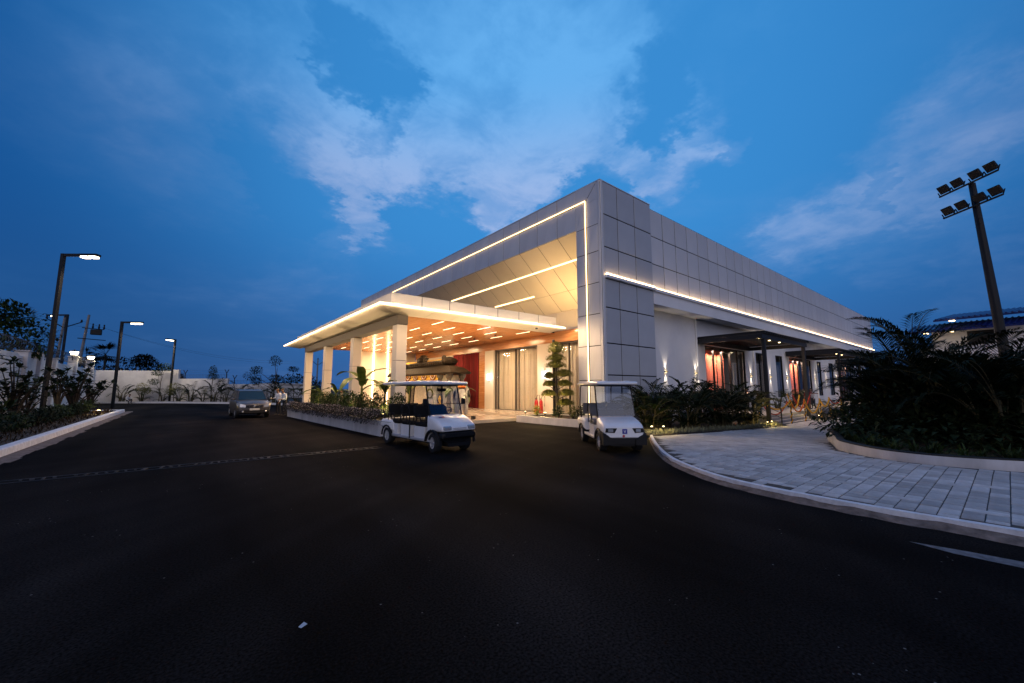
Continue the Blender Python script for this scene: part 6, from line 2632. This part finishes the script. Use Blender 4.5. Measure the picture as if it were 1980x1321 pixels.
# side bed: cane palms in front of the corner block and wall
sp1 = [areca(random.Random(200 + k), h, nf, .9, stems=st_, ll=.46, lw=.085, nl=16, leafmat='leaf_dark') for k, (h, nf, st_) in enumerate(((2.7, 30, 8), (2.3, 28, 8)))]
spots = [(-.8, -2.9, 1, .90, 'low cane palm just right of the four-seat golf cart'), (.6, -2.2, 0, .95, 'cane palm in front of the dark corner block'),
         (2.2, -3.0, 1, 1.05, 'cane palm under the wall lamp nearest the corner'), (4.2, -2.2, 0, 1.10, 'tallest cane palm of the side bed below the first wall lamp'),
         (5.8, -3.0, 1, 1.15, 'cane palm between the first two wall lamps'), (7.6, -2.3, 0, 1.08, 'cane palm below the second wall lamp'),
         (9.4, -2.8, 1, 1.2, 'cane palm left of the first side entrance'), (11.2, -2.4, 0, .95, 'cane palm beside the thin handrail'), (3.1, -1.3, 0, 1.0, 'rear cane palm against the corner block'),
         (8.9, -.8, 1, 1.2, 'rear cane palm close to the first downpipe'), (-1.7, -2.2, 1, .7, 'small cane palm between the golf cart and the corner column')]
first = set()
for (x, y, k, s, lab) in spots:
    o = sp1[k] if k not in first else copy_tree(sp1[k])
    first.add(k)
    place(o, (x, y, gz(x) + .1), pr.uniform(0, 6), s)
    tag(o, lab, 'palm', 'cane palms in the side bed')
# pale-edged grass fringe
fr = MB()
for _ in range(2600):
    x = pr.uniform(-3.0, 12.4)
    y0 = -4.5 + max(0, (x + 3.2)) * .02 + max(0, x - 6.9) * .08
    y = y0 + abs(pr.gauss(.05, .35)) + .04
    a, e = pr.uniform(0, 2 * pi), radians(pr.uniform(30, 85))
    leaf(fr, (x, y, gz(x) + .1), (cos(a) * cos(e), sin(a) * cos(e), sin(e)), pr.uniform(.15, .38), .022, droop=.6)
tag(fr.build('grass_fringe', 'leaf_edge'), 'pale-edged grass fringe along the side bed', 'grass', kind='stuff')
spike_light((-2.55, -4.10, .08), 5, 'garden light glowing in the grass right of the four-seat cart')
spike_light((-1.9, -4.2, .05), 3, 'second garden light a little further along the grass fringe')
spike_light((9.9, -3.75, -.42), 7, 'garden light in the grass left of the granite steps')
spike_light((11.0, -3.6, -.45), 6, 'garden light by the left post of the near pergola')
spike_light((20.4, -3.6, -.5), 5, 'garden light at the right end of the granite steps')
spike_light((26.0, -3.6, -.5), 5, 'garden light in the bed before the second steps')
# bushes between the pergolas
tb_ = areca(random.Random(301), 2.1, 16, .7, stems=6, ll=.36, lw=.05, nl=12, leafmat='leaf_mid')
for i, (x, y, s, lab) in enumerate(((24.3, .2, .95, 'leafy palm in front of the window past the first entrance'), (27.5, .3, 1.1, 'leafy palm between the two pergolas'), (30.0, .4, 1.05, 'leafy palm left of the second side entrance'),
                                    (22.9, -3.1, .75, 'low leafy palm right of the granite steps'), (26.8, -3.0, .85, 'low leafy palm in the bed near the couple'))):
    o = tb_ if i == 0 else copy_tree(tb_)
    place(o, (x, y, -.02 if y > -2 else -.5), pr.uniform(0, 6), s)
    tag(o, lab, 'palm', 'leafy palms along the terrace')

# long planter: clipped dark shrubs, banana plants and trailing flowers
ls_ = [shrub(random.Random(400 + k), (.42, .42, .46), 760, .10, 'leaf_mid', 'hedge_shrub', lobes=6) for k in range(3)]
for i in range(14):
    y = 2.5 + i * .96
    o = ls_[i] if i < 3 else copy_tree(ls_[i % 3])
    place(o, (-9.75 - .012 * (y - 2) + pr.uniform(-.1, .1), y, .46), pr.uniform(0, 6), pr.uniform(.9, 1.2))
    o.scale.z *= pr.uniform(1.0, 1.3)
    tag(o, ORD[i] + ' dark clipped shrub of the long flower planter counted from its near end', 'shrub', 'dark shrubs in the long planter')


def banana(rng, h, n, label, loc, rz=0.0):
    t = empty('banana_plant', loc, rz)
    q = MB()
    q.tube([(0, 0, 0), (.03, .02, h * .3), (.0, .0, h * .62)], [.09, .07, .04], 8)
    q.build('stem', 'leaf_yellow', t)
    for k in range(n):
        az = 2 * pi * k / n + rng.uniform(-.4, .4)
        el = radians(rng.uniform(30, 78))
        L = h * rng.uniform(.55, .75)
        w = L * .24
        p = Vector((0, 0, h * rng.uniform(.5, .62)))
        e = el
        side = Vector((-sin(az), cos(az), 0))
        vs = []
        N = 12
        for i in range(N + 1):
            t_ = i / N
            ww = w * (sin(pi * min(1, t_ * .93 + .07)) ** .6) * (.12 if i == 0 else 1) * rng.uniform(.9, 1.05)
            d = Vector((cos(az) * cos(e), sin(az) * cos(e), sin(e)))
            up_ = side.cross(d)
            vs += [p - side * ww * .5 + up_ * (-ww * .12), p, p + side * ww * .5 + up_ * (-ww * .12)]
            p = p + d * (L / N)
            e -= rng.uniform(.08, .19)
        lf = MB()
        lf.add(vs, [(i * 3 + j, i * 3 + j + 1, i * 3 + j + 4, i * 3 + j + 3) for i in range(N) for j in (0, 1)])
        lf.build('banana_leaf', 'leaf_banana', t)
    tag(t, label, 'banana plant', 'banana plants by the canopy')


banana(random.Random(1), 2.6, 6, 'tall banana plant in the long planter before the lit end wall', (-9.7, 6.9, .46), .3)
banana(random.Random(2), 2.0, 5, 'banana plant in the long planter left of the nearest canopy column', (-9.5, 4.4, .46), 1.3)
banana(random.Random(3), 1.7, 4, 'banana plant between the two farther canopy columns', (-9.6, 11.6, .46), 2.1)
banana(random.Random(4), 1.7, 4, 'banana plant at the far end of the long planter', (-9.6, 15.3, .46), .9)
banana(random.Random(5), 2.3, 6, 'banana plant beside the carved pavilion behind the six-seat cart', (-5.9, 9.9, .16), .2)
banana(random.Random(6), 2.2, 6, 'banana plant with a leaf arching before the red drape', (-3.6, 8.4, .16), 2.6)

fl_ = []
for k in range(3):
    rg = random.Random(500 + k)
    t = empty('trailing_flower')
    lf, pt = MB(), MB()
    for _ in range(900):
        y = rg.gauss(0, .42)
        top = rg.random()
        x = -.02 - rg.uniform(-.35, .30) * 1.0
        z = .12 + rg.uniform(-.05, .24) if x > -.12 else rg.uniform(-.13 * abs(sin(y * 3.1 + k)), .22)
        x = max(x, -.34)
        a = rg.uniform(0, 2 * pi)
        leaf(lf, (x, y, z), (cos(a), sin(a), rg.uniform(-.9, .8)), rg.uniform(.05, .11), .03, droop=.5)
    for _ in range(130):
        y = rg.gauss(0, .42)
        x = rg.uniform(-.36, .2)
        z = .2 + rg.uniform(0, .16) if x > -.12 else rg.uniform(-.16, .26)
        a = rg.uniform(0, 2 * pi)
        for q in range(4):
            leaf(pt, (x, y, z), (cos(a + q * 1.57) - .5, sin(a + q * 1.57), .4), .030, .026, droop=0)
    lf.build('trailing_foliage', 'leaf_purple', t)
    tag(pt.build('petals', 'petal_white', t), kind='stuff')
    fl_.append(t)
for i in range(17):
    y = 2.3 + i * .80
    o = fl_[i] if i < 3 else copy_tree(fl_[i % 3])
    xw = -10.60 - (y - 1.95) * .048
    place(o, (xw + .04, y, .56), 0, pr.uniform(.95, 1.2))
    o.scale.y *= pr.choice((-1, 1))
    tag(o, ORD[i] + ' clump of trailing purple flowers counted from the near end of the long planter', 'flowers', 'trailing flowers along the long planter')
spike_light((-10.0, 3.3, .48), 8, 'bright garden light in the long planter near the upright light strips', grp='garden lights in the long planter')
spike_light((-10.1, 7.4, .48), 3, 'garden light among the shrubs of the long planter left of the second column', grp='garden lights in the long planter')
spike_light((-10.2, 13.6, .48), 3, 'garden light in the long planter between the far columns', grp='garden lights in the long planter')
spike_light((-10.3, 15.5, .48), 4, 'garden light at the far end of the long planter', grp='garden lights in the long planter')

# front planter: small plants round the topiary
for i, (x, y, s, m_, lab) in enumerate(((-1.7, 3.2, .30, 'leaf_yellow', 'small yellow-green plant left of the topiary in the front planter'), (-1.9, 1.4, .32, 'leaf_mid', 'small bushy plant right of the topiary in the front planter'),
                                        (-1.5, .8, .30, 'leaf_yellow', 'yellow-green plant in the middle of the front planter'), (-1.6, .1, .34, 'leaf_mid', 'green plant near the right end of the front planter'), (-1.4, -.7, .30, 'leaf_yellow', 'small plant behind the four-seat cart in the front planter'))):
    o = shrub(random.Random(600 + i), (s, s, s), 260, .12, m_, 'small_plant', lobes=4)
    place(o, (x, y, .28))
    tag(o, lab, 'plant')
spike_light((-2.1, 2.15, .28), 10, 'bright garden light at the foot of the topiary tree', r_=.06)
spike_light((-2.2, 3.55, .28), 3, 'garden light at the left end of the front planter')

# left bed: big-leaved shrubs
def bigleaf(rng, h, r_, nb, leafmat='leaf_dark', L=.42, w=.19, name='big_leaf_shrub'):
    t = empty(name)
    tb, fb = MB(), MB()
    for k in range(nb):
        a = 2 * pi * k / nb + rng.uniform(-.4, .4)
        q = rng.uniform(.2, 1)
        z = h * rng.uniform(.45, .95) * (1 - .25 * q)
        e = Vector((r_ * q * cos(a), r_ * q * sin(a), z))
        m_ = Vector((e.x * .4, e.y * .4, z * .55))
        tb.tube([(0, 0, 0), m_, e], [.06, .04, .02], 6)
        rosette(fb, e, 11, L, w, rng, (-10, 70))
        rosette(fb, m_.lerp(e, .6), 7, L * .85, w, rng, (-30, 40))
    tb.build('branch', 'bark', t)
    fb.build('leaves', leafmat, t)
    return t


bl_ = [bigleaf(random.Random(700), 3.4, 1.5, 18), bigleaf(random.Random(701), 2.9, 1.3, 15), bigleaf(random.Random(702), 3.8, .7, 10)]
lb = [(0, -23.2, 15.0, 1.0, 'big-leaved shrub at the left edge of the picture'), (0, -23.0, 19.0, .98, 'large big-leaved shrub left of the nearest street lamp'), (2, -23.0, 27.5, 1.05, 'tall narrow big-leaved shrub right of the nearest street lamp'),
      (1, -22.6, 30.0, 1.30, 'round big-leaved shrub below the pillar lanterns'), (1, -22.3, 33.5, 1.0, 'smaller big-leaved shrub near the end of the left bed'), (1, -23.6, 24.2, .8, 'big-leaved shrub behind the nearest street lamp')]
first = set()
for (k, x, y, s, lab) in lb:
    o = bl_[k] if k not in first else copy_tree(bl_[k])
    first.add(k)
    place(o, (x, y, .12), pr.uniform(0, 6), s)
    tag(o, lab, 'shrub', 'big-leaved shrubs in the left bed')
for i in range(9):
    y = 6.5 + i * 2.5
    o = shrub(random.Random(800 + i), (.75, .8, .42), 620, .14, 'leaf_mid' if i % 3 == 2 else 'leaf_dark', 'low_shrub', lobes=6)
    place(o, (-21.0 - pr.uniform(0, .5), y, .1), 0, pr.uniform(.85, 1.1))
    tag(o, ORD[i] + ' low rounded shrub behind the left white kerb counted from the front', 'shrub', 'low shrubs behind the left kerb')
gc = MB()
for _ in range(3400):
    x, y = pr.uniform(-24.2, -20.2), pr.uniform(2, 29)
    a, e = pr.uniform(0, 2 * pi), radians(pr.uniform(20, 80))
    leaf(gc, (x, y, .11), (cos(a) * cos(e), sin(a) * cos(e), sin(e)), pr.uniform(.15, .4), .04, droop=.5)
tag(gc.build('ground_cover', 'leaf_dry'), 'brownish ground cover in the left bed', 'ground cover', kind='stuff')
spike_light((-20.6, 24.2, .1), 8, 'garden light near the far end of the left kerb', r_=.09)
ag = bigleaf(random.Random(710), 1.3, .9, 9, 'leaf_mid', .6, .14, 'agave_like_plant')
place(ag, (-22.2, 12.2, .1), 0, 1.0)
tag(ag, 'broad pale-leaved plant low at the left edge', 'plant')

# far bed plants in front of the wall
fp = [areca(random.Random(900), 2.2, 14, .5, stems=5, ll=.4, lw=.06, nl=12, leafmat='leaf_dark'), areca(random.Random(901), 1.9, 12, .5, stems=5, ll=.4, lw=.06, nl=12, leafmat='leaf_mid')]
line = [(-22.5, 53.8), (-20.4, 52.6), (-18.7, 51.4), (-17.2, 50.3), (-15.9, 48.6), (-14.8, 47.2), (-13.7, 45.8), (-12.7, 44.6), (-11.9, 43.2), (-11.1, 41.8), (-10.3, 40.4), (-9.4, 39.2), (-8.7, 37.6), (-8.0, 36.0), (-7.3, 34.0), (-6.6, 32.0), (-6.2, 30.0)]
for i, (x, y) in enumerate(line):
    o = fp[i] if i < 2 else copy_tree(fp[i % 2])
    place(o, (x + pr.uniform(-.2, .2), y + .3, .12), pr.uniform(0, 6), pr.uniform(1.0, 1.45))
    tag(o, ORD[i] + ' low arching plant from the left in the row along the far white wall', 'plant', 'arching plants along the far wall')
for i, (x, y, h, lean, lobes, m_, lab) in enumerate((
        (-20.6, 53.4, 2.4, .0, [(0, 0, 2.2, .8, .8, .6), (.5, .2, 1.7, .5, .5, .4)], 'leaf_yellow', 'small yellow-green tree left of the farthest street lamp'),
        (-17.6, 51.5, 2.6, .1, [(0, 0, 2.2, .8, .8, .6), (-.4, .2, 1.5, .6, .6, .45)], 'leaf_yellow', 'small pale-leaved tree beside the farthest street lamp'),
        (-19.0, 52.9, 5.6, .3, [(.4, 0, 5.2, .9, .9, .6), (-.5, .2, 4.3, .7, .7, .4), (-.8, 0, 3.0, .7, .6, .4)], 'leaf_mid', 'slender sapling taller than the far wall'),
        (-14.1, 47.6, 5.0, .2, [(0, 0, 4.6, .5, .5, .7), (.1, .1, 3.7, .8, .8, .4)], 'leaf_mid', 'thin sapling above the middle of the stepped wall'),
        (-13.2, 46.2, 3.2, .0, [(0, 0, 2.6, .6, .6, .9)], 'leaf_dark', 'narrow dark sapling below the stepped wall'))):
    o = tree(random.Random(950 + i), h, .06, lobes, m_, .19, 420, 'sapling')
    place(o, (x, y, .1), 0, .82)
    tag(o, lab, 'tree', 'saplings by the far wall')
o = tree(random.Random(970), 6.2, .10, [(0, 0, 6.0, .8, .8, .7), (-2.6, .6, 3.9, 1.1, .9, .6), (-2.2, .2, 4.7, .8, .7, .45), (-2.1, .2, 3.1, .7, .6, .5), (2.2, -.6, 3.3, 1.1, .8, .5), (2.3, -.5, 4.9, .7, .6, .3), (.2, 0, 3.6, .9, .8, .35), (.2, .0, 2.5, .7, .7, .3)], 'leaf_dark', .24, 300, 'feathery_tree', lean=.3)
place(o, (-8.9, 38.6, .1), 0, .78)
tag(o, 'dark feathery young tree standing against the sky left of the canopy', 'tree')
# trees beyond the walls
o = tree(random.Random(980), 9.5, .3, [(0, 0, 7.2, 4.0, 3.2, 1.9), (-3.6, .6, 5.6, 3.0, 2.5, 1.6), (3.4, -.8, 6.0, 2.8, 2.4, 1.7), (1.0, .3, 8.4, 1.8, 1.6, 1.0), (-6.2, 1, 4.4, 1.8, 1.6, 1.0), (5.8, -1, 5.2, 1.5, 1.5, 1.2)], 'leaf_far', .55, 700, 'dark_tree')
place(o, (-24.5, 92, -1.3))
tag(o, 'wide dark tree rising behind the far boundary wall', 'tree')
o = tree(random.Random(981), 4.6, .4, [(0, 0, 3.0, 4.2, 3.2, 2.0), (-3, .5, 2.2, 2.6, 2.2, 1.6), (3, -.5, 2.2, 2.6, 2.2, 1.6)], 'leaf_far', .45, 1100, 'round_bush')
place(o, (-.5, 71, -1.2), 0, 1.1)
tag(o, 'dark dome-shaped bush on the horizon behind the two men', 'tree')
o = tree(random.Random(982), 7.0, .25, [(0, 0, 6.2, 2.6, 2.2, 1.6), (1.6, -.6, 5.2, 1.8, 1.5, 1.3), (-2, .6, 5.4, 2.2, 1.8, 1.5), (.4, 0, 7.0, 1.4, 1.2, .9)], 'leaf_mid', .38, 620, 'dark_tree')
place(o, (-27.2, 31.5, 0))
tag(o, 'leafy tree leaning over the boundary wall at the left edge', 'tree')
o = tree(random.Random(983), 9.0, .25, [(0, 0, 7.6, 3.0, 2.6, 1.5), (2.5, -.6, 6.8, 2.0, 1.6, 1.2), (-2.5, .6, 6.6, 2.2, 1.8, 1.2)], 'leaf_far', .45, 480, 'dark_tree')
place(o, (-35, 72, -1))
tag(o, 'dark tree behind the V-armed utility pole', 'tree')


def fan_palm(rng, h, label, loc, s=1.0, n=16):
    t = empty('fan_palm', loc)
    q = MB()
    q.tube([(0, 0, 0), (.1, 0, h * .5), (.05, .05, h)], [.2, .15, .13], 8)
    q.build('trunk', 'bark', t)
    f = MB()
    for k in range(n):
        a, e = rng.uniform(0, 2 * pi), radians(rng.uniform(-45, 75))
        d = Vector((cos(a) * cos(e), sin(a) * cos(e), sin(e)))
        b0 = Vector((.05, .05, h)) + d * .9 * s
        f.tube([(.05, .05, h), b0], .025, 4)
        side = Vector((-sin(a), cos(a), 0))
        for j in range(-5, 6):
            g_ = j * .26
            leaf(f, b0, d * cos(g_) + side * sin(g_), 1.1 * s * rng.uniform(.85, 1.1), .16 * s, droop=.4)
    f.build('crown', 'leaf_far', t)
    tag(t, label, 'palm', 'fan palms beyond the far wall')


fan_palm(random.Random(41), 8.2, 'taller fan palm beyond the far wall, right of the pair', (-26.9, 76, -1.2), 1.3)
fan_palm(random.Random(42), 5.9, 'shorter fan palm beyond the far wall, left of the pair', (-29.3, 76.5, -1.2), 1.0)
fan_palm(random.Random(43), 6.6, 'drooping palm next to the wall corner lantern', (-27.0, 62.5, -1.0), .9, 10)
# lamp cluster seen through the palms on the right
t = empty('lamp_cluster', (24.0, -13.5, 0))
for k, (dx, dy, z) in enumerate(((0, 0, 3.75), (.5, -.9, 3.9), (.5, -1.1, 3.35), (.6, -1.25, 3.9), (.5, -1.4, 3.3))):
    q = MB()
    q.lathe([(.02, z - .08), (.10, z), (.02, z + .08)], 8, (dx, dy, 0))
    q.build('bulb', 'spark', t)
q = MB()
q.tube([(.5, -1.1, -.6), (.5, -1.1, 3.9)], .05, 6).tube([(0, 0, 3.62), (.6, -1.4, 3.62)], .03, 5)
q.build('lamp_stand', 'black', t)
light('POINT', t, (-.6, -.9, 3.6), 60, (1.0, .74, .36), shadow_soft_size=.2)
tag(t, 'cluster of small warm lamps glowing through the palms at the right', 'lamp')
